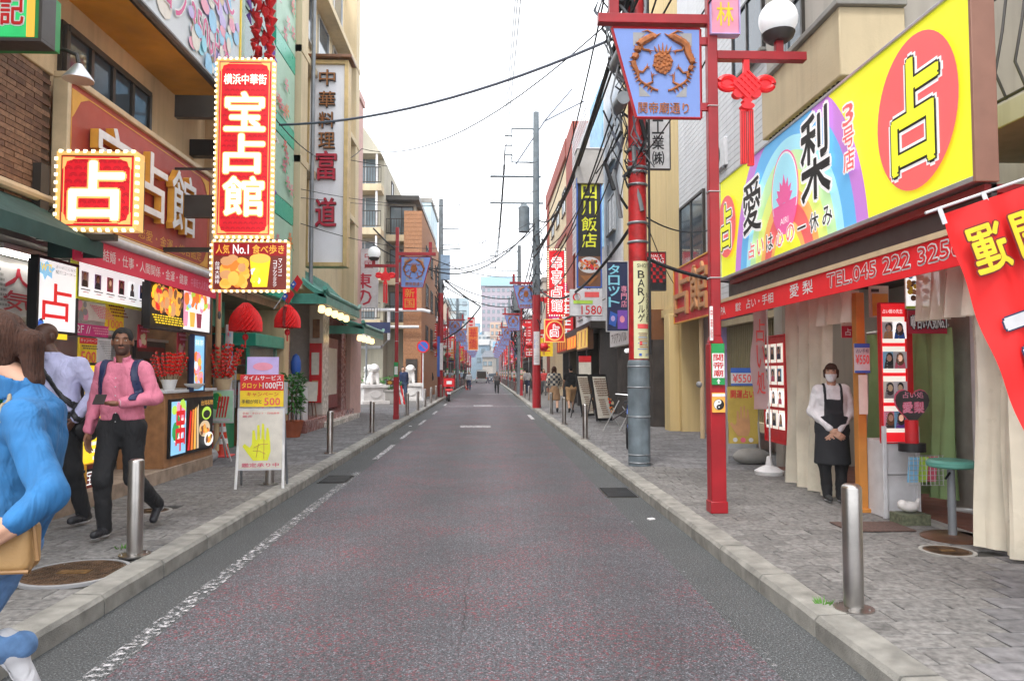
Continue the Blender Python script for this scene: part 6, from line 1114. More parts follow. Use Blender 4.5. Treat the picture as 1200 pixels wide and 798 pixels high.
t = thing('easel', 'small dark easel with a menu card at the restaurant steps', 'easel', (-4.55, 18.6, .42)); MB().tube([(-.2, 0, 0), (-.05, .15, .9)], .015, 'brown', 6).tube([(.2, 0, 0), (.05, .15, .9)], .015, 'brown', 6).tube([(0, .45, 0), (0, .15, .9)], .015, 'brown', 6).build('legs', t); MB().ebox((0, .07, .65), (.4, .02, .5), 'paper', rx=-.2).build('card', t)
# ================================================================ LIONS, PLANTERS ON THE LEFT (restaurant forecourt)
M_stone = mt('white_stone', (.72, .7, .68), r=.7, v=.12, s=5, b=.3)
def ssd(f, lo, hi, h):
    lo = np.array(lo, float); n = np.ceil((np.array(hi)-lo)/h).astype(int)+1
    ax = [(lo[i]+np.arange(n[i])*h).astype(np.float32) for i in range(3)]; Pg = np.stack(np.meshgrid(*ax, indexing='ij'), -1); V = f(Pg).astype(np.float32); s = V < 0
    sh = tuple(n-1); acc = np.zeros(sh+(3,)); cnt = np.zeros(sh)
    for a in range(3):
        b, c = [(1, 2), (0, 2), (0, 1)][a]
        for db in (0, 1):
            for dc in (0, 1):
                sl0 = [slice(0, -1)]*3; sl1 = [slice(0, -1)]*3; sl1[a] = slice(1, None)
                for q_, d_ in ((b, db), (c, dc)):
                    r_ = slice(1, None) if d_ else slice(0, -1); sl0[q_] = r_; sl1[q_] = r_
                v0 = V[tuple(sl0)]; v1 = V[tuple(sl1)]; mk = (v0 < 0) != (v1 < 0); tt = np.where(mk, v0/(np.where(mk, v0-v1, 1)), 0)
                cnt += mk; acc[..., a] += np.where(mk, tt, 0); acc[..., b] += mk*db; acc[..., c] += mk*dc
    m = cnt > 0; idx = -np.ones(sh, int); idx[m] = np.arange(m.sum())
    ijk = np.argwhere(m); verts = lo+(ijk+acc[m]/cnt[m][:, None])*h; faces = []
    for a in range(3):
        b, c = [(1, 2), (2, 0), (0, 1)][a]; sl0 = [slice(0, -1)]*3; sl1 = [slice(0, -1)]*3; sl1[a] = slice(1, None)
        for q_ in (b, c): sl0[q_] = slice(1, -1); sl1[q_] = slice(1, -1)
        v0 = s[tuple(sl0)]; v1 = s[tuple(sl1)]
        for flip in (0, 1):
            w_ = np.argwhere((v0 & ~v1) if not flip else (~v0 & v1))
            if not len(w_): continue
            o = [0, 0, 0]; o[b] = 1; o[c] = 1; base = w_+np.array(o); 
            def at(db, dc): e = base.copy(); e[:, b] -= db; e[:, c] -= dc; return idx[e[:, 0], e[:, 1], e[:, 2]]
            q_ = np.stack([at(1, 1), at(0, 1), at(0, 0), at(1, 0)], 1)
            faces.append(q_ if not flip else q_[:, ::-1])
    return verts, np.concatenate(faces)
def cap_(p, a, b, r1, r2=None):
    a = np.array(a, np.float32); b = np.array(b, np.float32); r2 = r1 if r2 is None else r2; ab = b-a; L = max(ab@ab, 1e-9)
    x, y, z = p[..., 0]-a[0], p[..., 1]-a[1], p[..., 2]-a[2]; t = np.clip((x*ab[0]+y*ab[1]+z*ab[2])/L, 0, 1); x = x-t*ab[0]; y = y-t*ab[1]; z = z-t*ab[2]; return np.sqrt(x*x+y*y+z*z)-(r1+(r2-r1)*t)
def ellp(p, c, r):
    x, y, z = [(p[..., i]-np.float32(c[i]))/np.float32(r[i]) for i in range(3)]; k0 = np.sqrt(x*x+y*y+z*z); k1 = np.sqrt((x/r[0])**2+(y/r[1])**2+(z/r[2])**2); return k0*(k0-1)/np.maximum(k1, 1e-6)
def smin(a, b, k=.03):
    h_ = np.clip(.5+.5*(b-a)/k, 0, 1); return b*(1-h_)+a*h_-k*h_*(1-h_)
def sm(L, k=.03):
    d = L[0]
    for x in L[1:]: d = smin(d, x, k)
    return d
def sdfmesh(name, f, lo, hi, h, mat, par=None, loc=None, rz=0, smooth=True):
    v, fc = ssd(f, lo, hi, h); me = bpy.data.meshes.new(name); me.from_pydata(v.tolist(), [], fc.tolist()); me.materials.append(P(mat))
    me.polygons.foreach_set('use_smooth', [smooth]*len(fc)); me.update(); return link(name, me, par, loc, rz)
def lion(p):
    L = [ellp(p, (0, 0, .45), (.26, .34, .4)), ellp(p, (0, .2, .3), (.3, .35, .3)), ellp(p, (0, -.22, .95), (.26, .26, .26)), ellp(p, (0, -.42, .88), (.14, .14, .12)), cap_(p, (.16, -.3, .6), (.17, -.38, .06), .09), cap_(p, (-.16, -.3, .6), (-.17, -.38, .06), .09), ellp(p, (.2, .25, .12), (.13, .3, .13)), ellp(p, (-.2, .25, .12), (.13, .3, .13)), cap_(p, (0, .45, .2), (0, .55, .8), .08, .13)]
    d = sm(L, .06)
    for i in range(14): a = i*.9; d = smin(d, ellp(p, (.24*math.cos(a), -.12+.1*math.sin(a*2), .9+.22*math.sin(a)), (.08, .08, .08)), .02)
    d = np.maximum(d, -cap_(p, (-.1, -.56, .84), (.1, -.56, .84), .03)); return d
tl = thing('lion_statue', 'white stone guardian lion seated on a carved pedestal at the left forecourt', 'statue', (-5.2, 33.2, .13), .4, 'white stone guardian lions')
sdfmesh('lion_body', lion, (-.5, -.7, -.05), (.5, .8, 1.35), .045, M_stone, tl, (0, 0, 1.15))
MB().box(-.75, .75, -.7, .7, 0, .2, M_stone).box(-.65, .65, -.6, .6, .2, .95, M_stone).box(-.75, .75, -.7, .7, .95, 1.15, M_stone).ell(0, .6, .3, .25, -.6, M_stone, 20, .05).build('pedestal', tl, bevel=.02)
tl.scale = (.85, .85, .78); dup(tl, (-3.9, 36.9, .13), .2, 'smaller white stone guardian lion farther back beside the orange building'); 
dup(tl, (-5.9, 36.2, .13), .2, 'white stone guardian lion partly hidden behind the front pedestal')
for x, y, c, l in ((-6.3, 33.5, M_lfl, 'grey stone planter with a low green shrub left of the lion'), (-4.35, 33.3, M_lf, 'stone planter with violet and green flowers right of the lion pedestal')):
    t = thing('planter', l, 'planter', (x, y, .13)); MB().box(-.4, .4, -.4, .4, 0, .6, M_conc).box(-.44, .44, -.44, .44, .55, .66, M_conc).build('trough', t, bevel=.015); leafy(t, (0, 0, .6), .38, .4, 260, c, .05, .16)
    if x > -5: leafy(t, (0, 0, .85), .34, .25, 120, P('lilac'), .05, .08, 'flowers')
t = thing('red_banner_board', 'slanted red slatted board leaning by the lion planter', 'board', (-4.0, 32.9, .13)); [MB().ebox((0+.1*i, 0, .4+.0*i), (.07, .04, .9), 'red' if i % 2 == 0 else 'light', ry=-.2).build('slat', t) for i in range(3)]
t = thing('red_banner_board', 'red upright banner board with white characters at the orange building', 'board', (-3.7, 38.8, 1.0)); MB().box(-.3, .3, 0, .06, 0, 1.6, 'red').build('board', t); pr(t, .6, 1.6, [('v', '大', .2, .5, .8, .9, 'light', .03)])
for i, (x, z) in enumerate(((-6.8, 3.2), (-5.9, 3.6))):
    t = thing('pole', 'slim grey post in front of the beige apartment, the %s one' % ('left' if i == 0 else 'right'), 'pole', (x, 35.5, .13)); MB().tube([(0, 0, 0), (0, 0, z)], .05, M_grey, 8).build('post', t); MB().box(-.2, .2, -.03, 0, z-.5, z, 'light').build('plate', t)
leafy(thing('hedge', 'low green hedge behind the stone lions at the apartment foot', 'hedge', (-6.5, 37.2, .13)), (0, 0, .2), 1.6, 1.0, 900, M_lf, .06, .2)
# ================================================================ RIGHT FORTUNE SHOP
M_vinyl = mt('vinyl_curtain', (.8, .74, .6), r=.3, v=.15, s=3, alpha=.8, b=.25, bs=9)
def curtain(label, X, y0, y1, z0, z1, amp=.06, wl=.32, m=M_vinyl, x1=None):
    t = thing('vinyl_curtain', label, 'curtain', (0, 0, 0)); nx, nz = int(abs(y1-y0)/.03), 14; V = []
    for j in range(nz+1):
        for i in range(nx+1):
            u = i/nx; y = y0+(y1-y0)*u; z = z1+(z0-z1)*j/nz; a = amp*(.35+.65*j/nz)
            xx = X+(0 if x1 is None else (x1-X)*u)
            V.append((xx+a*math.sin(y*2*PI/wl+math.sin(y*3))+.4*a*math.sin(y*2*PI/wl*2.3+z), y+.02*math.sin(z*3+y*9), z))
    MB().add(V, [(j*(nx+1)+i, j*(nx+1)+i+1, (j+1)*(nx+1)+i+1, (j+1)*(nx+1)+i) for j in range(nz) for i in range(nx)], m).build('sheet', t); MB().tube([(X, y0, z1+.02), (X if x1 is None else x1, y1, z1+.02)], .014, M_alu, 8).build('rail', t)
curtain('wide milky vinyl curtain hanging in folds left of the masked woman', 3.95, 9.25, 8.1, .14, 2.5, .07, .36)
curtain('milky vinyl curtain at the right edge beyond the bar stool', 4.0, 5.75, 3.6, .16, 2.45, .06, .3)
curtain('rolled up short vinyl curtain under the awning above the masked woman', 3.8, 8.1, 7.35, 2.08, 2.42, .05, .25)
curtain('gathered vinyl curtain hanging from the awning above the bar stool', 3.8, 6.2, 5.4, 2.0, 2.42, .07, .22)
curtain('pale green cloth curtain drawn behind the masked woman', 4.55, 8.4, 6.9, .3, 2.0, .07, .3, mt('cloth_green', (.28, .42, .18), r=.8, v=.1))
t = thing('wooden_post', 'orange painted wooden post beside the masked woman', 'post', (3.86, 7.3, .13)); MB().box(-.045, .045, -.045, .045, 0, 2.25, mt('post_orange', (.55, .22, .04), r=.5, v=.15, streak=.2)).box(-.08, .08, -.08, .08, 0, .04, MATS['post_orange']).build('shaft', t, bevel=.005)
t = thing('price_card', 'blue edged price card reading 550 taped to the orange post', 'sign', (3.84, 7.2, 1.55)); MB().box(-.08, .08, -.0, .01, 0, .3, 'light').build('card', t); pr(t, .16, .3, [('r', 0, .86, 1, 1, 'blue'), ('r', 0, 0, 1, .08, 'blue'), ('t', '¥550', .06, .3, .94, .62, 'coral', .04), ('t', '占い手相', .1, .68, .9, .82, 'navy', .02)]); MB().box(-.04, .05, -.0, .005, -.42, -.02, 'paper').build('note', t)
t, w, h = face('portrait_board', 'tall red framed board of fortune teller portraits at the right shop entrance', 'notice board', 6.95, (1031, 356), (1064, 518)); slab(t, w, h, .06, 'red*', 'red', .012)
pr(t, w, h, [('t', '占い館の先生', .1, .93, .9, .96, 'white*', .02)]+[('r', .05, .07+.215*r, .95, .26+.215*r, 'paper*') for r in range(4)]+[('q', .3+.42*c, .16+.215*r, .12, ['dark', 'purple', 'grey', 'navy', 'dark', 'rose', 'tan', 'blue'][r*2+c]) for r in range(4) for c in range(2)]+[('r', .08+.42*c+.01*0, .1+.215*r+.02*k, .13+.42*c, .108+.215*r+.02*k, 'grey') for r in range(4) for c in range(2) for k in range(6)])
t = thing('red_board', 'plain bright red board beside the portrait board', 'panel', (4.15, 7.1, 1.0)); MB().box(0, .16, 0, .04, 0, 1.1, 'red').build('board', t)
t, w, h = side('portrait_board', 'white board of portraits in a red frame behind the thin flag on the right', 'notice board', 4.1, (896, 396), (922, 520)); slab(t, w, h, .06, 'red', 'red', .02); pr(t, w, h, [('r', .04+.32*c, .12+.21*r, .32+.32*c, .3+.21*r, 'paper*') for r in range(4) for c in range(3)]+[('q', .18+.32*c, .21+.21*r, .12, ['dark', 'navy', 'grey', 'rose'][(r+c) % 4]) for r in range(4) for c in range(3)])
t, w, h = face('hanging_banner', 'dark red banner with a white brushed slogan under the awning', 'banner', 6.85, (1064, 364), (1110, 391)); MB().box(-w/2, w/2, 0, .01, 0, h, 'crimson').build('cloth', t); pr(t, w, h, [('t', '噂 占い人気No.1', .05, .2, .97, .8, 'white', .05, ('black', .008))])
t, w, h = face('poster', 'white lit poster with yellow toned pictures hanging over the dark red banner', 'poster', 6.8, (1060, 318), (1102, 362)); MB().box(-w/2, w/2, 0, .01, 0, h, 'paper').build('card', t); pr(t, w, h, [('r', .02, .03, .98, .98, 'white*'), ('b', .05, .2, .7, .95, ['gold', 'tan', 'yellow', 'sky', 'brown'], 26, .09), ('t', '占い', .74, .35, .95, .85, 'dark', .03), ('r', 0, 0, 1, .07, 'lime')])
t, w, h = face('poster', 'yellow poster behind the orange post top', 'poster', 7.6, (1018, 335), (1042, 372)); MB().box(-w/2, w/2, 0, .01, 0, h, 'paper').build('card', t); pr(t, w, h, [('r', .15, .05, .95, .75, 'amber'), ('r', .1, .8, .5, .9, 'dark')])
t, w, h = face('poster', 'small white poster with black lettering above a red strip left of the orange post', 'poster', 7.7, (985, 340), (1008, 396)); MB().box(-w/2, w/2, 0, .01, 0, h, 'paper').build('card', t); pr(t, w, h, [('r', 0, 0, 1, .25, 'crimson'), ('t', 'み', .4, .5, .9, .8, 'dark', .04), ('t', '占い', .2, .05, .9, .2, 'white', .03)])
t = thing('heart_fan_sign', 'heart shaped dark fan sign with pink characters on a red drum', 'sign', (4.08, 6.75, 1.22))
hp = [(.16*math.sin(a)**3, .02+.012*(13*math.cos(a)-5*math.cos(2*a)-2*math.cos(3*a)-math.cos(4*a))) for a in [2*PI*i/28 for i in range(28)]][::-1]
MB().prism(hp, -.015, .01, 'dark').prism([(x*1.08, (z-.02)*1.08+.02) for x, z in hp], .01, .015, 'rose').build('fan', t); MB().text('愛', -.1, -.05, -.01, .05, -.02, 'pink', .05, out=('rose', .006)).text('梨', .01, -.05, .1, .05, -.02, 'pink', .05, out=('rose', .006)).text('占い処', -.1, .09, .1, .15, -.02, 'pink', .03).build('lettering', t, smooth=False)
MB().lathe([(.06, -.4), (.06, -.12)], (0, 0.02, 0), 'red', 18).lathe([(.12, -.42), (.12, -.34), (.02, -.34)], (0, .02, 0), 'black', 18).tube([(0, .02, -.12), (0, .02, -.05)], .02, 'dark', 6).build('drum', t)
t = thing('leaflet_basket', 'wire basket of colourful leaflets under the heart shaped sign', 'basket', (4.12, 6.7, .5)); m = MB()
for i in range(9): m.tube([(-.16+i*.04, -.08, 0), (-.16+i*.04, -.08, .28)], .003, M_alu, 4)
for i in range(7): m.tube([(-.17, -.081, i*.046), (.17, -.081, i*.046)], .003, M_alu, 4)
m.build('wire_grid', t); [MB().ebox((-.1+i*.1, -.04+.02*i, .14), (.1, .01, .24), c, rx=.15).build('leaflet', t) for i, c in enumerate(('sky', 'lime', 'rose'))]
t = thing('reception_counter', 'white panelled reception counter with a shelf below the leaflet basket', 'counter', (4.05, 6.95, .13)); MB().box(-.14, .17, 0, .4, .0, .75, 'light').box(-.17, -.13, -.03, .0, 0, .9, 'light').box(.16, .2, -.03, 0, 0, .9, 'light').box(-.12, .14, -.012, 0, .42, .43, 'grey').build('cabinet', t, bevel=.005)
t = thing('curled_figurine', 'small pale curled lion figurine on a green box by the counter foot', 'figurine', (4.0, 6.7, .13)); MB().box(-.14, .14, -.1, .1, 0, .1, mt('moss_box', (.12, .13, .08), r=.9, v=.4, s=30)).build('box', t)
sdfmesh('figurine_body', lambda p: sm([ellp(p, (0, 0, .06), (.09, .06, .05)), ellp(p, (-.07, 0, .08), (.045, .045, .045)), cap_(p, (.06, 0, .06), (.1, .02, .12), .02)], .02), (-.14, -.1, -.01), (.14, .1, .16), .012, M_stone, t, (0, 0, .1))
# stool
t = thing('bar_stool', 'tall bar stool with green seat and round brown base by the right shop', 'stool', (4.02, 6.11, .13))
MB().lathe([(.0, .03), (.2, .03), (.25, .012), (.25, 0)][::-1], (0, 0, 0), mt('stool_base', (.16, .08, .05), r=.35, m=.6, v=.3), 32).build('base', t); MB().tube([(0, 0, .03), (0, 0, .61)], [.035, .03], M_grey, 16).build('column', t)
MB().lathe([(.0, .6), (.17, .605), (.19, .62), (.19, .65), (.17, .67), (0, .675)], (0, 0, 0), mt('stool_seat', (.1, .32, .26), r=.35, v=.1), 32).build('seat', t)
MB().tube([(0, 0, .25), (.18, -.02, .22), (.3, .0, .2)], .015, M_alu, 8).tube([(.15*math.cos(a)+.12, .15*math.sin(a), .22) for a in [i*PI/8-PI/2 for i in range(9)]], .014, M_alu, 8).build('footrest', t); MB().tube([(0, 0, .57), (-.1, -.08, .52)], .01, 'black', 6).build('lever', t)
# door/back of shop
t = thing('shop_door', 'pale sliding door frames and dark window inside the right shop', 'door', (4.75, 6.2, .17), -PI/2); MB().box(-1.1, 1.4, 0, .05, 0, 2.5, mt('door_pale', (.35, .32, .28), r=.7, v=.2, streak=.3)).build('door_leaf', t); MB().box(.1, .7, -.01, 0, .9, 2.2, M_glass).build('pane', t); MB().box(-.02, .04, -.05, 0, 0, 2.4, 'light').box(-.6, -.54, -.05, 0, 0, 2.4, 'light').build('frame', t)
t = thing('doorstep_mat', 'dark brown doormat on the pavement in front of the bar stool', 'doormat', (3.55, 6.55, .136)); MB().box(-.3, .3, -.2, .2, 0, .008, mt('mat_brown', (.1, .06, .05), r=.9, v=.3, s=40, b=.4)).build('mat', t)
tag(MB().box(4.14, 4.26, 3, 10.5, .1, .16, M_conc).build('door_sill', None, smooth=False), 'long concrete sill along the right shop front', 'sill')
# sandwich board right
t = thing('sandwich_board', 'narrow yellow palm reading sandwich board with a 550 price card on the right pavement', 'sandwich board', (4.1, 11.4, .13), -.25)
MB().tube([(-.25, -.2, 0), (-.22, 0, 1.2)], .015, M_alu, 6).tube([(.25, -.2, 0), (.22, 0, 1.2)], .015, M_alu, 6).build('leg', t); MB().tube([(-.25, .3, 0), (-.22, 0, 1.2)], .015, M_alu, 6).tube([(.25, .3, 0), (.22, 0, 1.2)], .015, M_alu, 6).box(-.22, .22, .1, .12, .2, 1.1, M_alu).build('leg', t)
b = MB().box(-.23, .23, -.012, .0, .3, 1.2, mt('board_mustard', (.5, .36, .06), r=.5, v=.15)).build('panel', t, (0, -.09, 0)); m = MB().prism([(x*.8, .42+z*.85) for x, z in hand], -.018, -.015, 'tan').text('開運占い', -.18, 1.02, .18, 1.15, -.017, 'red', .05).ell(-.12, .36, .035, .035, -.018, 'light').ell(0, .36, .04, .04, -.018, 'rose').ell(.12, .36, .035, .035, -.018, 'light'); m.build('palm_print', b, smooth=False)
b = MB().box(-.17, .17, -.012, 0, 1.22, 1.5, 'light').build('price_card', t, (0, -.05, 0)); MB().box(-.17, .17, -.014, -.012, 1.42, 1.5, 'blue').box(-.17, .17, -.014, -.012, 1.22, 1.25, 'blue').text('¥550', -.14, 1.27, .14, 1.4, -.017, 'coral', .05).build('lettering', b, smooth=False)
t = thing('water_weight', 'grey moulded sign weight lying under the right sandwich board', 'weight', (4.15, 11.15, .13)); MB().ball((0, 0, .12), (.3, .14, .13), M_conc, 16).build('weight_body', t)
t = thing('thin_flag', 'narrow pale pink flag on a white pole with a white weighted base', 'flag', (3.97, 10.0, .13)); MB().lathe([(.19, 0), (.2, .05), (.12, .1), (.05, .13), (.03, .25), (0, .26)], (0, 0, 0), 'white', 24).build('base', t); MB().tube([(.02, 0, .2), (.0, 0, 2.4)], .012, 'white', 8).build('pole', t)
V = [( -.02-.2*(i/4)+.02*math.sin(j), .03*math.sin(i+j*.7), 2.35-j*.16) for j in range(10) for i in range(5)]; MB().add(V, [(j*5+i, j*5+i+1, (j+1)*5+i+1, (j+1)*5+i) for j in range(9) for i in range(4)], mt('flag_pink', (.6, .42, .42), r=.7, v=.05)).text('占い処', -.17, 1.1, -.05, 2.2, -.045, 'coral', .03, vert=True).build('cloth', t)
# ================================================================ RIGHT RESTAURANT ROW
rw = thing('restaurant_shopfront', 'dark restaurant frontage with lit strips and beams behind the slanted menu boards', 'shopfront', (4.0, 0, 0))
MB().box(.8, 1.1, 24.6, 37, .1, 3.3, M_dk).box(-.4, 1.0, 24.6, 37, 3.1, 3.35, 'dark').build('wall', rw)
for y in (24.8, 28, 31, 34, 36.8): MB().box(-.05, .75, y, y+.25, .1, 3.1, 'dark').build('post', rw)
for y, c in ((25.5, 'yellow*'), (29.5, 'white*'), (33, 'yellow*')): MB().box(.2, .35, y, y+.1, .6, 2.4, c).build('lit_strip', rw)
for y0_, y1_, c, z0_, z1_, l in ((25, 28, 'sign_gold_lit', 2.4, 3.2, 'amber lit fascia with yellow slashes over the restaurant entrance'), (28.3, 31.5, 'orange*', 2.5, 3.1, 'orange lit fascia over the second restaurant bay'), (31.8, 36, 'red', 2.5, 3.2, 'red fascia over the far restaurant bay')):
    t = thing('fascia_sign', l, 'sign', (3.55, (y0_+y1_)/2, z0_), -PI/2); w = y1_-y0_; MB().box(-w/2, w/2, 0, .2, 0, z1_-z0_, 'brown').build('board', t); MB().box(-w/2+.06, w/2-.06, -.01, -.002, .06, z1_-z0_-.06, c).build('lit_face', t)
    m = MB(); [m.flat([(-w/2+.3+i*.5, .12), (-w/2+.42+i*.5, .12), (-w/2+.56+i*.5, z1_-z0_-.12), (-w/2+.42+i*.5, z1_-z0_-.12)], -.014, 'yellow*' if i % 2 else 'darkred') for i in range(int(w/.5)-0)]; m.build('slashes', t, smooth=False)
t = thing('kana_fascia', 'white fascia sign with dark characters over the doorway left of the big pole', 'sign', (3.9, 21, 2.35), -PI/2); MB().box(-1.5, 1.5, 0, .2, 0, .5, 'light').build('board', t); MB().text('アジアンバル', -1.2, .1, 1.2, .4, -.005, 'dark', .04).build('lettering', t, smooth=False)
t = thing('dark_shopfront', 'dark glazed shopfront with a yellow lit strip right of the menu boards', 'shopfront', (4.2, 21, .13), -PI/2); MB().box(-3, 2.2, .2, .5, 0, 2.3, M_dk).box(-3, 2.2, .1, .5, 2.3, 3.1, 'brown').build('wall', t); MB().box(-.2, .05, .1, .19, .5, 2, 'yellow*').build('lit_strip', t); MB().ball((-.6, .1, 2.1), .07, 'white*', 8).ball((-.9, .1, 2.1), .07, 'white*', 8).build('lamp', t)
t = thing('street_awning', 'brown sloping canvas awning over the restaurant entrance right of the red pole', 'awning', (0, 0, 0)); MB().add([(4.1, 24, 4.1), (4.1, 27.5, 4.1), (2.6, 27.5, 3.35), (2.6, 24, 3.35), (2.6, 27.5, 3.15), (2.6, 24, 3.15)], [(0, 1, 2, 3), (3, 2, 4, 5)], mt('canvas_brown', (.28, .22, .17), r=.8, v=.15)).build('canvas', t, smooth=False); MB().tube([(2.6, 24, 3.35), (4.1, 24, 4.1)], .03, M_dkfr, 6).build('arm', t)
def menuboard(loc, rz, label, n=2):
    t = thing('menu_stand', label, 'menu stand', loc, rz); MB().ebox((0, .12, .72), (.56, .05, 1.35), 'black', rx=-.22).tube([(-.25, .5, 0), (-.22, .2, 1)], .02, 'dark', 6).tube([(.25, .5, 0), (.22, .2, 1)], .02, 'dark', 6).build('frame', t); R = Matrix.Rotation(-.22, 4, 'X')
    o = pr(t, .5, 1.25, [('r', .03, .02, .97, .98, 'paper')]+lines(.08, .5, .92, .95, 8, 'brown')+lines(.08, .05, .5, .45, 8, 'brown')+[('b', .55, .05, .92, .45, ['tan', 'orange', 'cream', 'red'], 12, .1)], 'menu_sheet', y=-.027); o.matrix_local = Matrix.Translation((0, .12, .72)) @ R @ Matrix.Translation((0, 0, -.625)); return t
menuboard((3.35, 20.4, .13), .5, 'leaning lit menu stand, the nearer of the two outside the restaurant'); menuboard((3.2, 22.6, .13), .7, 'leaning lit menu stand, the farther of the two outside the restaurant')
t = thing('poster_stand', 'small red and white poster standing above the farther menu stand', 'poster', (3.2, 23.2, 1.5)); MB().box(-.2, .2, 0, .02, 0, .6, 'paper').box(-.2, .2, -.005, 0, .4, .6, 'red').build('card', t); MB().tube([(0, .02, -1.37), (0, .02, 0)], .015, 'dark', 6).build('pole', t)
t = thing('folding_chair', 'folded grey metal chair leaning behind the big utility pole', 'chair', (3.35, 17.5, .13)); 
for s_ in (-.2, .2): MB().tube([(s_-.3, 0, 0), (s_+.1, 0, .75)], .014, M_alu, 6).build('leg', t); MB().tube([(s_+.2, .1, 0), (s_-.2, .1, .6)], .014, M_alu, 6).build('leg', t)
MB().ebox((-.05, .05, .42), (.5, .1, .03), 'dark', ry=-.6).build('seat', t)
t = thing('parked_bicycle', 'bicycle partly hidden beside the big utility pole', 'bicycle', (2.75, 13.9, .13), 1.35)
for x in (-.5, .5):
    w_ = MB().tube([(x+.31*math.cos(a), 0, .33+.31*math.sin(a)) for a in [i*PI/12 for i in range(25)]], .018, 'black', 6); [w_.tube([(x, 0, .33), (x+.3*math.cos(i*PI/6), 0, .33+.3*math.sin(i*PI/6))], .003, M_alu, 4) for i in range(12)]; w_.build('wheel', t)
MB().tube([(-.5, 0, .33), (-.15, 0, .8), (.35, 0, .75), (.5, 0, .33)], .016, 'blue', 6).tube([(-.5, 0, .33), (0, 0, .3), (.35, 0, .75)], .016, 'blue', 6).tube([(0, 0, .3), (-.15, 0, .8)], .016, 'blue', 6).tube([(.35, 0, .75), (.32, 0, .98)], .014, M_alu, 6).tube([(.3, -.25, 1.0), (.32, 0, .98), (.3, .25, 1.0)], .013, M_alu, 6).build('frame', t); MB().ebox((-.17, 0, .86), (.24, .13, .06), 'black').build('saddle', t)
# ================================================================ VEHICLES
t = thing('delivery_scooter', 'red delivery scooter with a large red rear box parked at the left kerb', 'scooter', (-2.1, 39.5, .0), .12)
for y in (-.55, .65):
    MB().tube([(0, y+.22*math.cos(a), .25+.22*math.sin(a)) for a in [i*PI/10 for i in range(21)]], .055, 'black', 8).lathe([(.12, -.03), (.12, .03)], (0, 0, 0), M_grey, 12).build('wheel', t)
sdfmesh('body', lambda p: sm([cap_(p, (0, -.5, .6), (0, .1, .55), .14), cap_(p, (0, .1, .35), (0, .4, .35), .13), cap_(p, (0, .45, .4), (0, .5, .9), .12, .09), cap_(p, (0, -.6, .5), (0, -.75, .6), .1)], .08), (-.3, -1, .1), (.3, .8, 1.15), .04, 'red', t)
MB().box(-.28, .28, -.85, -.3, .8, 1.3, 'red').box(-.285, .285, -.86, -.29, 1.27, 1.3, 'darkred').box(-.14, .14, -.855, -.85, .95, 1.12, 'white').build('delivery_box', t, bevel=.02); MB().ebox((0, -.05, .74), (.24, .5, .1), 'black').build('seat', t)
MB().tube([(-.32, .42, 1.05), (0, .48, .98), (.32, .42, 1.05)], .02, 'black', 6).build('handlebar', t); MB().ball((0, .6, .85), (.08, .05, .08), 'light', 10).build('headlight', t); MB().box(-.1, .1, -.8, -.77, .42, .54, 'light').build('number_plate', t); MB().box(-.2, .2, -.82, -.72, .6, .7, 'coral').build('tail_light', t)
def car(t, w, l, hb, ht, mb, cab0, cab1, tail=True):
    MB().prism([(-w/2, .25), (w/2, .25), (w/2, hb), (-w/2, hb)], 0, l, mb).build('body', t, bevel=.06); V = []
    for (y, z, k) in ((cab0, hb, 1), (cab0+.15, ht, .86), (cab1-.3, ht, .86), (cab1, hb, 1)): V += [(-w/2*k, y, z), (w/2*k, y, z)]
    MB().add(V, [(0, 1, 3, 2), (2, 3, 5, 4), (4, 5, 7, 6), (0, 2, 4, 6), (1, 7, 5, 3)], mb).build('cabin', t, bevel=.03)
    MB().flat([(-w/2*.88, hb+.05), (w/2*.88, hb+.05), (w/2*.78, ht-.1), (-w/2*.78, ht-.1)], cab0-.01+.0, M_glass).build('windscreen', t)
    for x in (-w/2+.1, w/2-.1):
        for y in (.75, l-.75):
            m = MB(); m.tube([(x-.1, y, .3), (x+.1, y, .3)], .3, 'black', 16); o = m.build('wheel', t); MB().tube([(x-.11, y, .3), (x+.11, y, .3)], .17, M_alu, 12).build('rim', o)
    for x in (-w/2+.2, w/2-.2): MB().box(x-.13, x+.13, -.02, .02, hb-.35, hb-.15, 'coral' if tail else 'white').build('tail_light' if tail else 'headlight', t)
    MB().box(-.25, .25, -.03, 0, .45, .6, 'light').build('number_plate', t)
t = thing('white_van', 'white van seen from behind with its tailgate raised far down the street', 'van', (-.75, 112, 0)); car(t, 1.75, 4.2, 1.0, 1.9, mt('van_white', (.6, .6, .58), r=.3), .0, 4.0)
MB().box(-.7, .7, -.03, -.01, .7, 1.75, mt('van_inside', (.1, .06, .03), r=.9)).build('cargo_opening', t); MB().ebox((0, -.45, 1.95), (1.5, 1.0, .05), 'van_white', rx=-.1).build('tailgate', t)
t = thing('dark_car', 'dark blue car facing the camera beside the white van far down the street', 'car', (1.15, 114, 0)); car(t, 1.7, 4.3, .85, 1.5, mt('car_navy', (.03, .04, .07), r=.2, coat=1), .9, 4, False)
for x, y, l in ((-2.1, 74, 'small orange traffic cone on the left of the road, nearest of the distant pair'), (-1.9, 84, 'small orange traffic cone on the left of the road, farther of the distant pair'), (-1.75, 66, 'orange traffic cone on the left roadside just before the distant white shirted walker')): cone((x, y, .0), l)
ac_unit((-4.35, 12.9, 5.2), PI/2, 'air conditioner casing on the mint building behind the red ornaments') if False else None
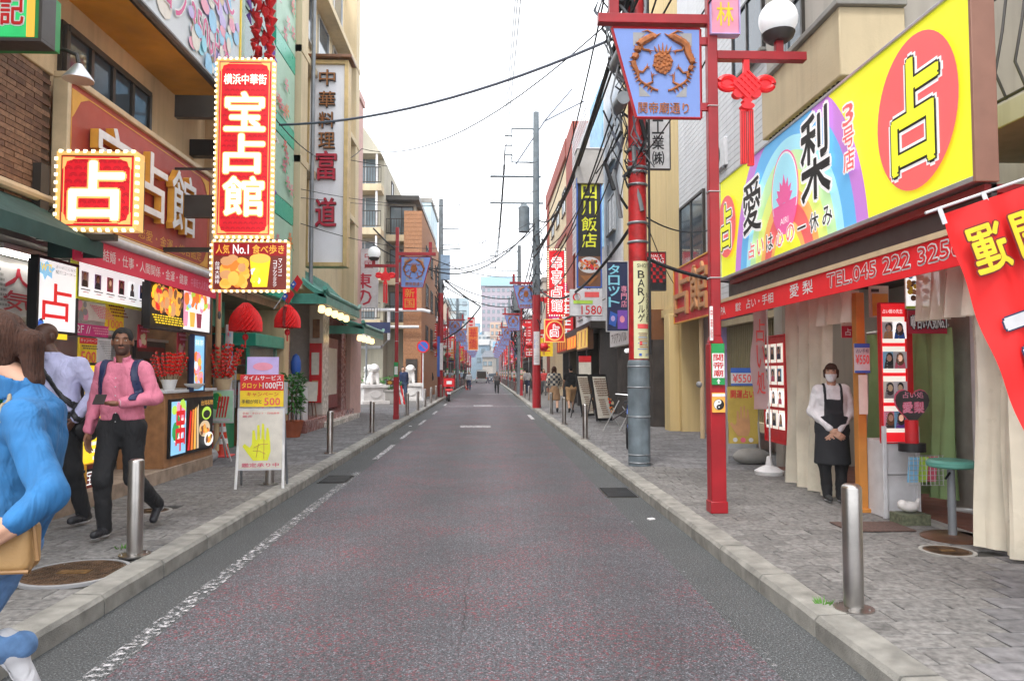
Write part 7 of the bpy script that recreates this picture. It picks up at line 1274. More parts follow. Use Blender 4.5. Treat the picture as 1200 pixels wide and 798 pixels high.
for x, y, z, rz, l in ((4.6, 26.8, 5.9, -PI/2, 'air conditioner on the pale building below the tarpaulin'), (4.6, 31, 5.6, -PI/2, 'second air conditioner on the pale building farther along'), (4.62, 14, 5.6, -PI/2, 'air conditioner on the siding building above the dark window'), (-3.55, 47.3, 5.6, PI/2, 'air conditioner on the orange brick building side')): ac_unit((x, y, z), rz, l)
for px, py, w_, h_, Y, l in ((238, 97, 14, 24, 11.5, 'black flood lamp box on the beige pier, upper of two'), (212, 163, 40, 19, 11.0, 'black flood lamp box beside the tall red sign, lower of two')):
    x, z = wy(px+w_/2, py+h_, Y); t = thing('flood_lamp', l, 'lamp', (x, Y, z)); MB().box(-w_*Y/1680, w_*Y/1680, 0, .2, 0, h_*Y/840, 'black').build('casing', t, bevel=.01); MB().box(-w_*Y/1680-.4, -w_*Y/1680, .08, .12, .05, .1, 'black').build('bracket', t)

for y, z, w_, h_, c, l in ((8.9, 1.0, .5, 1.2, 'red', 'red fortune poster on the inner wall of the right shop behind the green curtain'), (7.0, 1.3, .7, .9, 'coral', 'coral poster on the inner wall of the right shop beyond the portrait board'), (5.6, 1.2, .6, 1.0, 'yellow', 'yellow poster on the inner wall of the right shop above the bar stool')):
    t = thing('wall_poster', l, 'poster', (5.9, y, z), -PI/2); MB().box(-w_/2, w_/2, 0, .02, 0, h_, c).build('card', t); pr(t, w_, h_, lines(.1, .1, .9, .5, 5, 'light')+[('b', .1, .55, .9, .92, ['light', 'cream', 'rose', 'gold'], 10, .12)])
# ================================================================ PEOPLE
def skinm(n, c): return mt(n, c, r=.5, v=.08, s=12)
SK = {'dark': skinm('skin_dark', (.085, .035, .02)), 'brown': skinm('skin_brown', (.23, .1, .055)), 'light': skinm('skin_light', (.5, .28, .19))}
def cloth(n, c, r=.85, v=.14, s=9):
    M = mt(n, c, r=r, v=v, s=s, b=0); N = M.node_tree.nodes; L = M.node_tree.links
    if 'folds' not in N:
        g_ = N.new('ShaderNodeNewGeometry'); mp = N.new('ShaderNodeMapping'); mp.inputs['Scale'].default_value = (1.6, 1.6, .8); mp.inputs['Rotation'].default_value = (.5, .3, 0); L.new(g_.outputs['Position'], mp.inputs[0])
        q = N.new('ShaderNodeTexNoise'); q.name = 'folds'; q.inputs['Scale'].default_value = 6; q.inputs['Detail'].default_value = 3; q.inputs['Distortion'].default_value = .6; L.new(mp.outputs[0], q.inputs['Vector'])
        bp = N.new('ShaderNodeBump'); bp.inputs['Strength'].default_value = 1; bp.inputs['Distance'].default_value = .035; L.new(q.outputs['Fac'], bp.inputs['Height']); L.new(bp.outputs[0], N['Principled BSDF'].inputs['Normal'])
    return M
HAIRB = mt('hair_black', (.009, .007, .006), r=.85, v=.4, s=60, b=.5, bs=90); HAIRR = mt('hair_brown', (.05, .017, .008), r=.85, v=.3, s=70)
n = HAIRR.node_tree; g_ = n.nodes.new('ShaderNodeNewGeometry'); mp = n.nodes.new('ShaderNodeMapping'); mp.inputs['Scale'].default_value = (130, 130, 9); mp.inputs['Rotation'].default_value = (0, .5, 0); n.links.new(g_.outputs['Position'], mp.inputs[0])
q = n.nodes.new('ShaderNodeTexNoise'); q.inputs['Scale'].default_value = 1; q.inputs['Detail'].default_value = 4; n.links.new(mp.outputs[0], q.inputs['Vector']); bp = n.nodes.new('ShaderNodeBump'); bp.inputs['Strength'].default_value = 1; bp.inputs['Distance'].default_value = .012; n.links.new(q.outputs['Fac'], bp.inputs['Height']); n.links.new(bp.outputs[0], n.nodes['Principled BSDF'].inputs['Normal'])
def base_pose(s=1., w=1.):
    J = dict(pel=(0, 0, .93), wst=(0, 0, 1.08), chs=(0, 0, 1.3), nk=(0, .015, 1.47), hd=(0, -.01, 1.62), sl=(.165, .01, 1.395), sr=(-.165, .01, 1.395), el=(.23, .03, 1.13), er=(-.23, .03, 1.13), hl=(.24, -.05, .89), hr=(-.24, -.05, .89),
             tl=(.09, 0, .9), tr=(-.09, 0, .9), kl=(.1, -.02, .5), kr=(-.1, -.02, .5), al=(.1, .02, .08), ar=(-.1, .02, .08))
    return {k: np.array(v)*np.array([s*w if k[0] in 'se' else s, s, s]) for k, v in J.items()}
def rotz(p, c, a):
    q = p-c; ca, sa = math.cos(-a), math.sin(-a); return np.stack([q[..., 0]*ca-q[..., 1]*sa, q[..., 0]*sa+q[..., 1]*ca, q[..., 2]], -1)
def joined(name, parts, par, loc=(0, 0, 0)):
    V, Fc, Mi, ms = [], [], [], []
    for (v, f), m in parts:
        m = P(m)
        if m not in ms: ms.append(m)
        o = len(V); V += v.tolist(); Fc += (f+o).tolist(); Mi += [ms.index(m)]*len(f)
    me = bpy.data.meshes.new(name); me.from_pydata(V, [], Fc); [me.materials.append(m) for m in ms]
    me.polygons.foreach_set('material_index', Mi); me.polygons.foreach_set('use_smooth', [True]*len(Fc)); me.update(); return link(name, me, par, loc)
def hand_caps(w, d, n, sgn, curl, s=1):
    w = np.array(w); d = np.array(d)/np.linalg.norm(d); n = np.array(n)-d*np.dot(n, d); n = n/np.linalg.norm(n); t = np.cross(d, n)*sgn
    C = [(w-d*.004, w+d*.03, .023, .025)]
    for k in (-.027, -.009, .009, .027): C.append((w+t*k*.7, w+d*.085+t*k, .017, .0115))
    for k, l in ((.029, .072), (.0095, .082), (-.0095, .077), (-.028, .06)):
        p = w+d*.085+t*k; a = curl*.5+abs(k)*3
        for seg, r0, r1 in ((.45, .0095, .0085), (.3, .0085, .0078), (.25, .0078, .0065)):
            dd = d*math.cos(a)+n*math.sin(a); q = p+dd*l*seg; C.append((p, q, r0, r1)); p = q; a += curl*.8
    p = w+d*.02+t*.03; q = p+(d*.6+t*.65+n*.3)*.04; C.append((w+d*.01, p, .018, .014)); C.append((p, q, .0125, .01)); C.append((q, q+(d*.9+t*.15+n*.35)*.032, .01, .008))
    return [(a*1., b*1., r0*s, r1*s) for a, b, r0, r1 in C]
def person(label, loc, rz, J, skin, top, bottom, shoe, hair='short', res=.02, yaw=0, build=1., slv=1., hem=.88, legs=1., sleeve_to=.92, extra=None, group=None, hairm=None, detail=0, hands=None, skirt=None, wa=.0045):
    t = thing('person', label, 'person', loc, rz, group); g = {}
    k = J['hd'][2]/1.62; hc = J['hd']; B = build
    def torso(p, o):
        c, w, q = J['chs'], J['wst'], J['pel']; nk = J['nk']; L = []
        ax = (J['sl']-J['sr']); ax = ax/np.linalg.norm(ax); hx = J['tl']-J['tr']; hx = hx/np.linalg.norm(hx)
        for s_ in (-1, 1):
            L += [cap_(p, c+ax*s_*.075*k*B, w+(ax+hx)/2*s_*.06*k*B, .1*k*B+o, .088*k*B+o), cap_(p, w+(ax+hx)/2*s_*.06*k*B, q+hx*s_*.075*k, .088*k*B+o, .098*k*B+o)]
        L += [cap_(p, J['sl']-ax*.02, J['sr']+ax*.02, .058*k+o), cap_(p, c+np.array([0, 0, .1*k]), nk, .08*k+o, .05*k+o*.5)]
        return sm(L, .05)
    def arm(p, a, b, c, o, to=1.): e = b+(c-b)*to; return sm([cap_(p, a, b, .052*k*B+o, .042*k*B+o), cap_(p, b, e, .042*k*B+o, (.042-.014*to)*k*B+o)], .03)
    def leg(p, a, b, c, o, to=1.): e = b+(c-b)*to; return sm([cap_(p, a, b, .088*k*B+o, .06*k*B+o), cap_(p, b, e, .06*k*B+o, (.06-.018*to)*k*B+o)], .04)
    allp = np.array([v for v in J.values()]); lo = allp.min(0)-.2; hi = allp.max(0)+.2; lo[2] = max(-.02, lo[2]+.05)
    wr = lambda p, a: a*(np.sin(31*p[..., 2]+9*p[..., 0]+4*np.sin(17*p[..., 1]))*.6+np.sin(47*p[..., 0]-23*p[..., 2]+5*np.sin(21*p[..., 2]))*.4)
    # body
    def body(p): return sm([torso(p, -.012), arm(p, J['sl'], J['el'], J['hl'], -.006), arm(p, J['sr'], J['er'], J['hr'], -.006), leg(p, J['tl'], J['kl'], J['al'], -.006), leg(p, J['tr'], J['kr'], J['ar'], -.006), cap_(p, J['nk'], hc+np.array([0, .01, -.06*k]), .052*k, .05*k)], .02)
    def head(p):
        q = rotz(p, hc, yaw)/k
        L = [ellp(q, (0, .012, .022), (.074, .093, .088)), ellp(q, (0, -.028, -.04), (.056, .064, .074))]
        d = sm(L, .03); d = smin(d, ellp(q, (0, -.07, -.092), (.024, .022, .02)), .02); d = smin(d, cap_(q, (0, .02, -.06), (0, .03, -.17), .05, .054), .03)
        d = np.maximum(d, -ellp(q, (.032, -.098, .002), (.017, .013, .009))+0) if detail else d; d = np.maximum(d, -ellp(q, (-.032, -.098, .002), (.017, .013, .009))) if detail else d
        d = smin(d, cap_(q, (0, -.088, .004), (0, -.106, -.03), .008, .0135), .012); d = smin(d, ellp(q, (0, -.088, -.06), (.024, .011, .009)), .006)
        d = smin(d, cap_(q, (-.034, -.082, .024), (.034, -.082, .024), .009), .01)
        for s_ in (-1, 1): d = smin(d, ellp(q, (s_*.077, .012, -.012), (.01, .02, .032)), .008)
        return d*k
    parts = [(ssd(body, lo, hi, max(res, .014)), SK[skin]), (ssd(head, hc-.17*k, hc+.16*k, res*.45 if detail else res*.7), SK[skin])]
    if hands:
        for (w, d_, n_, sg, cu) in hands:
            C = hand_caps(w, d_, n_, sg, cu, 1.); W_ = np.array([c_[0] for c_ in C]+[c_[1] for c_ in C])
            parts.append((ssd(lambda p, C=C: sm([cap_(p, a, b, r0, r1) for a, b, r0, r1 in C], .006), W_.min(0)-.03, W_.max(0)+.03, .0045), SK[skin]))
    else:
        for h_, e_, sg in ((J['hl'], J['el'], 1), (J['hr'], J['er'], -1)):
            d_ = (h_-e_)/np.linalg.norm(h_-e_); C = hand_caps(h_, d_, np.array([-sg*.9, -.2, 0]), -sg, .35); W_ = np.array([c_[0] for c_ in C]+[c_[1] for c_ in C])
            parts.append((ssd(lambda p, C=C: sm([cap_(p, a, b, r0, r1) for a, b, r0, r1 in C], .006), W_.min(0)-.03, W_.max(0)+.03, .006 if res < .02 else .009), SK[skin]))
    joined('body', parts, t)
    # eyes, mouth, brows
    if res < .03:
        m = MB(); R = lambda x, y, z: tuple(hc+np.array([x*math.cos(yaw)-y*math.sin(yaw), x*math.sin(yaw)+y*math.cos(yaw), z])*k)
        for s_ in (-1, 1):
            m.ball(R(s_*.031, -.0785, .002), (.0105*k, .007*k, .0055*k), 'paper', 12); m.ball(R(s_*.031, -.0815, .002), .0052*k, 'black', 8); m.tube([R(s_*.017, -.092, .024), R(s_*.032, -.093, .028), R(s_*.047, -.083, .022)], .0036*k, HAIRB, 5)
        m.tube([R(-.02, -.0955, -.06), R(0, -.101, -.061), R(.02, -.0955, -.06)], .0022*k, P('darkred'), 5); m.build('face_details', t, kind='stuff')
    topf = lambda p, o=.014: np.minimum(1e3, sm([torso(p, o), arm(p, J['sl'], J['el'], J['hl'], o+.004, sleeve_to), arm(p, J['sr'], J['er'], J['hr'], o+.004, sleeve_to)], .025)) if sleeve_to > 0 else sm([torso(p, o), cap_(p, J['sl'], J['sl']+(J['el']-J['sl'])*.6, .058*k*B+o, .056*k*B+o), cap_(p, J['sr'], J['sr']+(J['er']-J['sr'])*.6, .058*k*B+o, .056*k*B+o)], .025)
    zh = hem*k; g['top'] = topf
    def shirt(p):
        d = topf(p)+wr(p, wa); d = np.maximum(d, -np.minimum(cap_(p, J['nk']+np.array([0, -.03, .02]), J['nk']+np.array([0, -.02, .2]), .058*k), 9))
        lowm = (zh-p[..., 2])
        return np.where(np.linalg.norm(p[..., :2]-J['pel'][:2], axis=-1) < .24*k*B, np.maximum(d, lowm), d)
    sh = sdfmesh('shirt', shirt, lo, hi, res, top, t)
    def trs(p): d = sm([leg(p, J['tl'], J['kl'], J['al'], .016, legs), leg(p, J['tr'], J['kr'], J['ar'], .016, legs), cap_(p, J['tl'], J['tr'], .1*k*B+.012), cap_(p, J['pel'], J['wst'], .11*k*B)], .03)+wr(p, .004); return np.maximum(d, p[..., 2]-1.03*k)
    def skf(p): z = p[..., 2]; c = (J['pel']+J['kl']*0)[:2]; r = np.hypot((p[..., 0]-J['pel'][0])*.85, p[..., 1]-J['pel'][1])-(.15+.1*(J['pel'][2]-z)); return np.maximum(np.maximum(r, z-1.0*k), skirt-z)+wr(p, .006)
    sdfmesh('skirt' if skirt else 'trousers', skf if skirt else trs, lo, hi, res*1.0, bottom, t)
    for a_, k_, nm in ((J['al'], J['kl'], 'l'), (J['ar'], J['kr'], 'r')):
        td = J.get('toe'+nm, np.array([0, -1., 0])); td = td/np.linalg.norm(td); up = np.array([0, 0, 1.])-td*td[2]; up /= np.linalg.norm(up); a2 = a_-up*.028*k
        f_ = lambda p, a2=a2, td=td, a_=a_: sm([cap_(p, a2-td*.045*k, a2+td*.15*k, .04*k, .034*k), cap_(p, a_, a2, .042*k, .045*k)], .03)
        q = sdfmesh('shoe', lambda p: np.maximum(f_(p), ((a2-up*.03*k)-p)@up), a2-.26, a2+.26, min(res, .016), shoe, t)
        sdfmesh('sole', lambda p: np.maximum(f_(p)-.004, np.maximum(((a2-up*.048*k)-p)@up, (p-(a2-up*.028*k))@up)), a2-.27, a2+.27, min(res, .012), 'light' if detail else shoe, q)
    hm = hairm or HAIRB
    if hair:
        def hf(p):
            q = rotz(p, hc, yaw)/k; d = sm([ellp(q, (0, .016, .028), (.079, .1, .089+.003*(hair != 'short'))), ellp(q, (0, .05, -.02), (.066, .058, .07 if hair == 'short' else .1))], .03)+.002*np.sin(90*q[..., 0])*np.sin(80*q[..., 1])
            cut = np.maximum(q[..., 2]-.058+.15*np.maximum(0, q[..., 1]+.06), 0)*0
            face_ = np.maximum(q[..., 1]+.04+.02*(hair == 'short'), q[..., 2]-.058-.15*np.abs(q[..., 0])-.004*np.sin(140*q[..., 0]))       # in front and below the hairline
            d = np.maximum(d, -face_); d = np.maximum(d, -np.maximum(np.abs(q[..., 0])*-1+.05, q[..., 2]+.02+.0*q[..., 1]) if hair == 'short' else d*0-1)
            if hair == 'bob': d = smin(d, sm([cap_(q, (s_*.072, -.02, .02), (s_*.068, .0, -.05), .022) for s_ in (-1, 1)]+[cap_(q, (-.05, -.085, .058), (.055, -.08, .052), .016)], .02), .02)
            if hair == 'pony': d = smin(d, sm([cap_(q, (0, .09, .02), (.0, .135, .0), .035, .04), cap_(q, (0, .135, 0), (0, .15, -.14), .042, .03), cap_(q, (0, .15, -.14), (0, .13, -.24), .03, .008), cap_(q, (.07, -.03, .02), (.075, 0, -.05), .02), cap_(q, (-.07, -.03, .02), (-.075, 0, -.05), .02)], .02), .02)+.003*np.sin(130*q[..., 0])
            if hair == 'long': d = smin(d, sm([cap_(q, (s_*.06, .03, 0), (s_*.07, .05, -.16), .04, .03) for s_ in (-1, 1)], .02), .03)
            return d*k
        sdfmesh('hair', hf, hc-.3*k, hc+.22*k, res*.45 if detail else res*.7, hm, t)
    if extra: extra(t, J, g, hc, k, lo, hi, head, arm, torso, leg)
    return t
def pose(s=1., w=1., **kw):
    J = base_pose(s, w); J.update({k: np.array(v, float) for k, v in kw.items()}); return J
# ---- man in pink shirt, walking toward the camera with a phone
s = 1.82/1.75
J = pose(s, 1.0, hr=(-.28, -.02, .88), er=(-.26, .05, 1.14), el=(.28, .0, 1.2), hl=(.06, -.24, 1.16), sl=(.175, .0, 1.45), sr=(-.175, .0, 1.45), kr=(-.08, -.16, .52), ar=(-.07, -.12, .1), kl=(.1, .02, .5), al=(.13, .42, .2), toel=(.1, -.75, -.65), hd=(.0, -.03, 1.70), nk=(0, .0, 1.53))
def ex_pink(t, J, g, hc, k, lo, hi, head, arm, torso, leg):
    top = g['top']
    for s_ in (-1, 1): sdfmesh('backpack_strap', lambda p, s_=s_: np.maximum(np.maximum(top(p, .026), -top(p, .012)), np.maximum(np.abs(p[..., 0]-s_*(.135+.2*np.maximum(0, 1.42-p[..., 2])))-.03, np.maximum(1.18-p[..., 2], (np.abs(p[..., 0])-.2)))), lo, hi, .01, 'navy', t)
    sdfmesh('collar', lambda p: np.maximum(np.maximum(np.abs(cap_(p, J['nk']+np.array([0, -.02, -.03]), J['nk']+np.array([0, -.03, .1]), .062))-.006, (p[..., 2]-J['nk'][2]-.045-.3*(p[..., 1]-J['nk'][1]))), np.maximum(J['nk'][2]-.04-p[..., 2], .018-np.abs(p[..., 0])-.2*(p[..., 1]+.04))), J['nk']-.16, J['nk']+.16, .009, MATS['shirt_pink'], t)
    m = MB(); [m.ball((0.004*math.sin(i), -.132+.007*abs(i-3)*.5, 1.0+i*.075), .006, 'light', 6) for i in range(6)]; m.build('buttons', t, kind='stuff')
    sdfmesh('beard', lambda p: np.maximum(head(p)-.0015, np.maximum(np.maximum((rotz(p, hc, .35)[..., 2])+.03, -(rotz(p, hc, .35)[..., 2])-.13), np.maximum(rotz(p, hc, .35)[..., 1]+.0, -ellp(rotz(p, hc, .35), (0, -.095, -.062), (.024, .03, .01))))), hc-.17, hc+.1, .006, mt('beard', (.08, .04, .028), r=.8, v=.3), t)
    tag(MB().ebox((loc_p[0]-.015, loc_p[1]-.35, loc_p[2]+1.2), (.085, .15, .012), 'black', rx=.5, rz=.3).build('smartphone', None, bevel=.004), 'black smartphone held by the man in the pink shirt', 'phone')
    MB().tube([tuple(J['hl']+(J['el']-J['hl'])*.08+np.array([0, 0, 0])), tuple(J['hl']+(J['el']-J['hl'])*.16)], [.034, .034], 'light', 14).build('wristwatch', t)
    q = MB(); q.tube([(-.0, .13, 1.5), (0, .17, 1.3), (0, .16, 1.1)], [.1, .15, .12], 'navy', 10); q.build('backpack', t)
loc_p = (-3.2, 6.45, .13)
person('man in a pink shirt with dark backpack straps walking and holding a phone', loc_p, 0, J, 'brown', cloth('shirt_pink', (.68, .2, .29)), cloth('trousers_black', (.012, .012, .014)), cloth('shoe_black', (.02, .02, .024), .5), 'short', .0135, .35, .95, hem=.96, sleeve_to=.82, extra=ex_pink, detail=1,
       hands=[((J['hl']), (-.8, -.2, .05), (0, .2, 1), 1, .75), ((J['hr']), (.02, -.1, -1), (1, -.2, 0), 1, .35)])
# ---- bald man in a pale lavender shirt
s = 1.87/1.75
J = pose(s, 1.12, hd=(-.13, -.03, 1.76), nk=(-.06, .0, 1.58), el=(.32, .06, 1.24), hl=(.24, -.1, 1.0), hr=(-.2, -.15, .95), kl=(.12, .05, .53), al=(.13, .2, .1), kr=(-.1, -.12, .53), ar=(-.1, -.1, .09))
def ex_white(t, J, g, hc, k, lo, hi, head, arm, torso, leg):
    top = g['top']; sdfmesh('bag_strap', lambda p: np.maximum(np.maximum(top(p, .026), -top(p, .012)), np.abs((p[..., 0]+.12)*.75+(p[..., 2]-1.5)*.62)-.022), lo, hi, .011, 'black', t)
    MB().ball((.22, .1, .92), (.09, .16, .14), 'black', 12).build('bag', t)
    sdfmesh('collar', lambda p: np.maximum(np.maximum(np.abs(cap_(p, J['nk']+np.array([0, -.01, -.03]), J['nk']+np.array([0, -.02, .1]), .066))-.006, p[..., 2]-J['nk'][2]-.03), J['nk'][2]-.05-p[..., 2]), J['nk']-.16, J['nk']+.16, .01, MATS['shirt_lavender'], t)
person('bald man in a pale lavender long sleeved shirt behind the woman in blue', (-3.93, 6.75, .13), -.15, J, 'dark', cloth('shirt_lavender', (.5, .5, .72)), MATS['trousers_black'], MATS['shoe_black'], None, .015, -.25, 1.0, hem=.98, sleeve_to=.95, extra=ex_white, detail=1, hands=[(J['hl'], (J['hl']-J['el']), (-1, 0, 0), -1, .4), (J['hr'], (0, -.3, -1), (1, 0, 0), 1, .4)])
# ---- woman in blue shirt crossing in the foreground, facing left
s = 1.0
# local frame: facing -Y; turned by -90 degrees so that she faces -X
J = pose(1., 1.0, hd=(0, -.13, 1.665), nk=(0, -.01, 1.5), chs=(0, .02, 1.3), wst=(0, -.01, 1.06), pel=(0, -.08, .93), tl=(.08, -.09, .9), tr=(-.08, -.08, .9), sl=(.15, .06, 1.385), el=(.28, .23, 1.14), hl=(.4, .17, 1.06), kr=(-.1, -.27, .52), ar=(-.1, -.36, .1),
         kl=(.08, -.36, .56), al=(-.05, -.02, .53), toel=(-.1, .4, -.9), sr=(-.15, -.0, 1.39), er=(-.25, -.1, 1.12), hr=(-.22, -.3, 1.0))
def ex_blue(t, J, g, hc, k, lo, hi, head, arm, torso, leg):
    top = g['top']
    sdfmesh('collar', lambda p: np.maximum(np.maximum(np.abs(cap_(p, J['nk']+np.array([0, -.01, -.03]), J['nk']+np.array([0, -.03, .1]), .068))-.007, p[..., 2]-J['nk'][2]-.025+.35*(p[..., 1])), J['nk'][2]-.05-p[..., 2]), J['nk']-.16, J['nk']+.16, .009, MATS['shirt_blue'], t)
    sdfmesh('bag_strap', lambda p: np.maximum(np.maximum(torso(p, .024), -torso(p, .01)), np.maximum(np.abs((p[..., 1]-.02)*.8+(p[..., 2]-1.4)*.45)-.008, -p[..., 0]+.02)), lo, hi, .006, mt('strap_khaki', (.3, .24, .16), r=.6), t)
    sdfmesh('hair_tie', lambda p: cap_(p, hc+np.array([0, .115, .01]), hc+np.array([0, .13, .0]), .042), hc-.1, hc+.25, .01, 'black', t)
person('woman in a bright blue shirt and jeans with brown ponytail at the left edge', (-1.72, 2.75, 0), -PI/2+.08, J, 'light', cloth('shirt_blue', (.022, .14, .34)), cloth('jeans_blue', (.1, .2, .38), s=20, v=.3), cloth('sneaker_grey', (.5, .5, .52)), 'pony', .0125, 0, .88, hem=.85, wa=.0035, sleeve_to=.84, extra=ex_blue, hairm=HAIRR, detail=1,
       hands=[(J['hl'], (-.02, -.9, -.5), (-1, 0, .0), -1, .35), (J['hr'], (0, -1, -.3), (1, 0, 0), 1, .4)])
M_lea = mt('bag_tan_leather', (.42, .25, .1), r=.45, v=.15, s=6, b=.2, bs=120)
t = thing('shoulder_bag', 'tan leather shoulder bag under the hand of the woman in blue', 'bag', (-1.62, 2.45, .98), .1)
sdfmesh('bag_body', lambda p: np.maximum(np.linalg.norm(np.maximum(np.abs(p-np.array([0, 0, 0]))-np.array([.1, .022, .05+0]), 0), axis=-1)-.03, -9), (-.2, -.1, -.12), (.2, .1, .12), .01, M_lea, t)
MB().tube([(-.15, -.045, -.075), (.13, -.045, -.075), (.155, -.045, -.04), (.14, -.045, .075)], .007, mt('bag_piping', (.3, .16, .06), r=.4), 6).tube([(-.14, -.04, .085), (.14, -.04, .085)], .004, MATS['bag_piping'], 6).build('piping', t)
# ---- masked woman with apron
s = 1.54/1.75
J = pose(s, .95, el=(.2, .02, .99), hl=(.03, -.13, .78), er=(-.2, .02, .99), hr=(-.03, -.14, .79), ar=(-.06, .0, .08), al=(.07, -.03, .08))
def ex_mask(t, J, g, hc, k, lo, hi, head, arm, torso, leg):
    top = g['top']
    def apr(p):
        x, y, z = p[..., 0], p[..., 1], p[..., 2]; sk = np.hypot(x*.9, y)-(.145+.05*np.maximum(0, .95-z)); d = smin(torso(p, .026), np.maximum(np.maximum(sk, z-.98), .42-z), .03)
        top_ = np.maximum(z-1.16, -9); bib = np.where(z > .95, np.maximum(np.abs(x)-.095-.02*(1.16-z), y-.02), y-.09); bib = np.maximum(bib, z-1.13)
        st = np.maximum(np.abs(np.abs(x)-.085)-.014, np.maximum(1.1-z, -1+0*z)); return np.maximum(np.maximum(d, .42-z), np.minimum(bib, st))
    sdfmesh('apron', lambda p: apr(p)+.003*np.sin(40*p[..., 0]), lo, hi, .012, mt('apron_black', (.015, .016, .02), r=.8), t)
    sdfmesh('face_mask', lambda p: np.maximum(head(p)-.008, np.maximum(np.maximum(p[..., 2]-hc[2]+.018, hc[2]-.115*k*1.05-p[..., 2]), rotz(p, hc, -.25)[..., 1]+.03)), hc-.17, hc+.1, .006, mt('mask_white', (.75, .75, .77), r=.9), t)
person('woman in a white face mask, white blouse and long black apron standing with clasped hands', (3.83, 7.85, .13), -.25, J, 'light', cloth('blouse_white', (.7, .68, .7)), MATS['trousers_black'], cloth('shoe_dark', (.03, .03, .03)), 'bob', .0135, -.25, .98, hem=.8, sleeve_to=.88, extra=ex_mask, hairm=HAIRR, detail=1,
       hands=[(J['hl'], (-.7, -.2, -.6), (0, 1, 0), -1, .5), (J['hr'], (.7, -.25, -.5), (0, 1, 0), 1, .5)])
# ---- mid distance walkers
W1 = dict(kl=(.1, -.16, .5), al=(.1, -.2, .09), kr=(-.1, .04, .5), ar=(-.1, .28, .16), toer=(0, -.8, -.5), hl=(.25, .1, .9), el=(.23, .1, 1.13), hr=(-.25, -.2, .95), er=(-.24, -.02, 1.14))
W2 = dict(kr=(-.1, -.16, .5), ar=(-.1, -.2, .09), kl=(.1, .04, .5), al=(.1, .28, .16), toel=(0, -.8, -.5), hr=(-.25, .1, .9), er=(-.23, .1, 1.13), hl=(.25, -.2, .95), el=(.24, -.02, 1.14))
person('man in a navy sweater and dark jeans walking past the stone lions on the left', (-3.95, 34.2, .13), .3, pose(1.0, 1.1, **W1), 'light', cloth('sweater_navy', (.02, .035, .09)), cloth('jeans_dark', (.03, .05, .1)), MATS['shoe_black'], 'short', .026, 0, 1.08, hem=.88)
person('man in a black suit jacket walking behind the man in the navy sweater', (-3.7, 46.5, .13), .1, pose(1.0, 1.05, **W2), 'light', MATS['trousers_black'], MATS['trousers_black'], MATS['shoe_black'], 'short', .03, 0, 1.05, hem=.82)
M_plaid = mt('plaid_shirt', (.16, .15, .14), r=.8, v=.0)
n = M_plaid.node_tree; ck = n.nodes.new('ShaderNodeTexChecker'); ck.inputs['Scale'].default_value = 11; ck.inputs[1].default_value = (.42, .38, .32, 1); ck.inputs[2].default_value = (.04, .05, .07, 1); n.links.new([q for q in n.nodes if q.type == 'NEW_GEOMETRY'][0].outputs['Position'], ck.inputs['Vector']); n.links.new(ck.outputs[0], n.nodes['Principled BSDF'].inputs['Base Color'])
person('person in a loose checked shirt and brown skirt seen from behind', (2.42, 25.6, .13), PI-.05, pose(.96, 1.1, **W1), 'light', M_plaid, cloth('skirt_brown', (.3, .18, .1)), cloth('boot_black', (.02, .02, .02)), 'long', .024, 0, 1.12, hem=.74, skirt=.45, hairm=HAIRR)
person('person in a black tee shirt and tan shorts seen from behind', (3.0, 25.4, .13), PI+.05, pose(.97, 1.05, **W2), 'light', MATS['trousers_black'], cloth('shorts_tan', (.4, .24, .12)), MATS['boot_black'], 'short', .024, 0, 1.05, hem=.84, sleeve_to=-1, legs=.12)
person('woman in black walking in the roadway with a bag far down the street', (.78, 53.5, 0), 0, pose(.95, 1.0, **W1), 'light', cloth('top_grey', (.12, .1, .1)), MATS['trousers_black'], MATS['shoe_black'], 'long', .035, 0, 1.0, hem=.78, extra=lambda t, J, *a: MB().ebox((.02, -.16, .85), (.4, .14, .3), 'black').build('bag', t, bevel=.03))
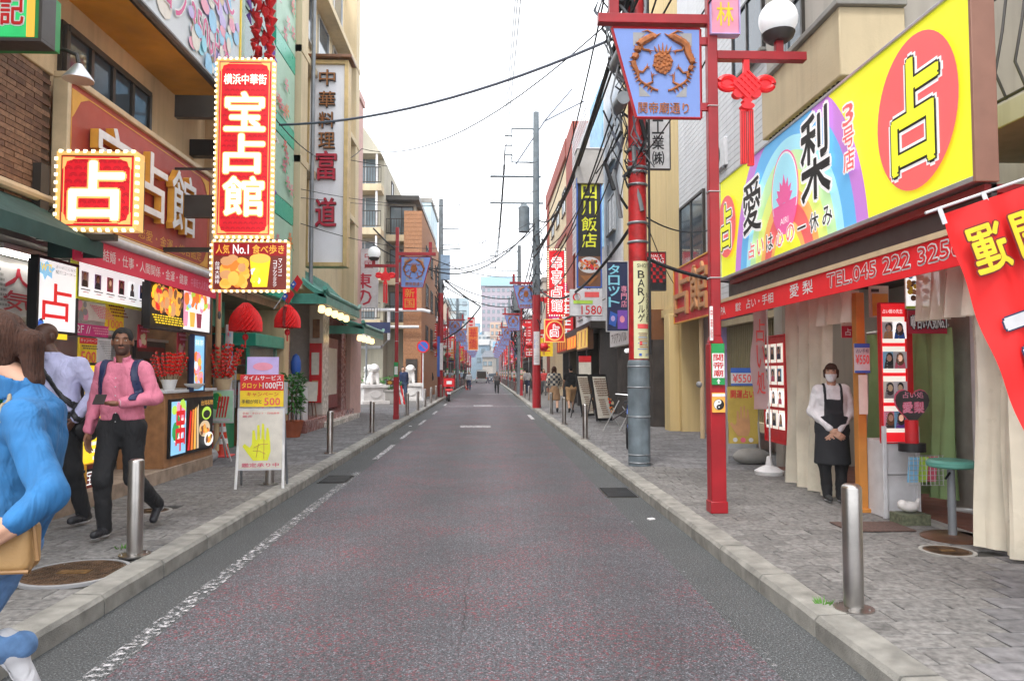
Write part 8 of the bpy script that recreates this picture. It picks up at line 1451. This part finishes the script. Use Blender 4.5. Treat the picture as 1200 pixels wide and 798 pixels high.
far = [(-2.9, 62, 'white shirt', (.55, .57, .62), (.05, .05, .08), 'left', 'first'), (-3.6, 66, 'pale blue shirt', (.4, .5, .62), (.1, .1, .12), 'left', 'second'), (-2.0, 70, 'black shirt and backpack', (.04, .04, .05), (.2, .18, .15), 'left', 'third'), (-1.55, 64, 'white shirt and navy trousers', (.62, .63, .66), (.03, .04, .1), 'left', 'fourth'), (-3.2, 90, 'grey top', (.3, .3, .32), (.05, .05, .06), 'left', 'fifth'),
       (3.0, 56, 'beige shirt', (.5, .42, .32), (.12, .1, .1), 'right', 'first'), (3.5, 50, 'black shirt', (.03, .03, .03), (.05, .05, .06), 'right', 'second'), (4.0, 52, 'turquoise shirt', (.08, .4, .55), (.1, .12, .2), 'right', 'third'), (2.75, 72, 'white shirt', (.6, .6, .6), (.1, .1, .1), 'right', 'fourth'), (3.3, 86, 'red top', (.5, .05, .05), (.1, .1, .1), 'right', 'fifth')]
fp = []
for i, (x, y, wd, c, c2, sd_, o_) in enumerate(far):
    fp.append(person('distant pedestrian in %s on the %s side, %s of that side' % (wd, sd_, o_), (x, y, .13 if abs(x) > 2.5 else 0), PI if i % 3 else 0, pose(.97+.03*(i % 3), 1.05, **(W1 if i % 2 else W2)), 'light', cloth('far_top_%d' % i, c), cloth('far_bottom_%d' % i, c2), MATS['shoe_black'], 'short' if i % 3 else 'long', .045, 0, 1.05, hem=.84, group='distant pedestrians'))

for k, (i, x, y, l) in enumerate(((3, -3.4, 58, 'walking close behind the red scooter'), (0, -3.0, 76, 'beyond the cones'), (1, -2.9, 82, 'far past the cones'), (4, -3.6, 100, 'near the street end'), (5, 3.4, 64, 'beside the lamp posts'), (7, 2.9, 61, 'by the kerb'), (6, 3.8, 78, 'farther along'), (8, 3.1, 98, 'near the street end'), (2, -3.3, 54.5, 'just beyond the left utility pole'), (9, 3.6, 45, 'just beyond the strolling couple'), (0, .2, 104, 'in the roadway before the dark car'), (3, 2.8, 49, 'near the third lamp post'))):
    dup(fp[i], (x, y, .13 if abs(x) > 2.4 else 0), k*1.4, 'pedestrian in %s on the %s, %s' % (far[i][2], 'left' if x < 0 else 'right', l))
# ================================================================ HAZE (thin city air: the far end of the street pales)
hz = MB().box(-60, 60, -12, 330, -1.2, 42, 'white'); M_hz = bpy.data.materials.new('haze_air'); M_hz.use_nodes = True; n = M_hz.node_tree; n.nodes.clear()
po = n.nodes.new('ShaderNodeOutputMaterial'); pv = n.nodes.new('ShaderNodeVolumePrincipled'); pv.inputs['Color'].default_value = (.82, .86, .9, 1); pv.inputs['Density'].default_value = .0008; n.links.new(pv.outputs[0], po.inputs['Volume'])
hz.mats = [M_hz]; o = hz.build('haze', None, smooth=False); o['kind'] = 'stuff'
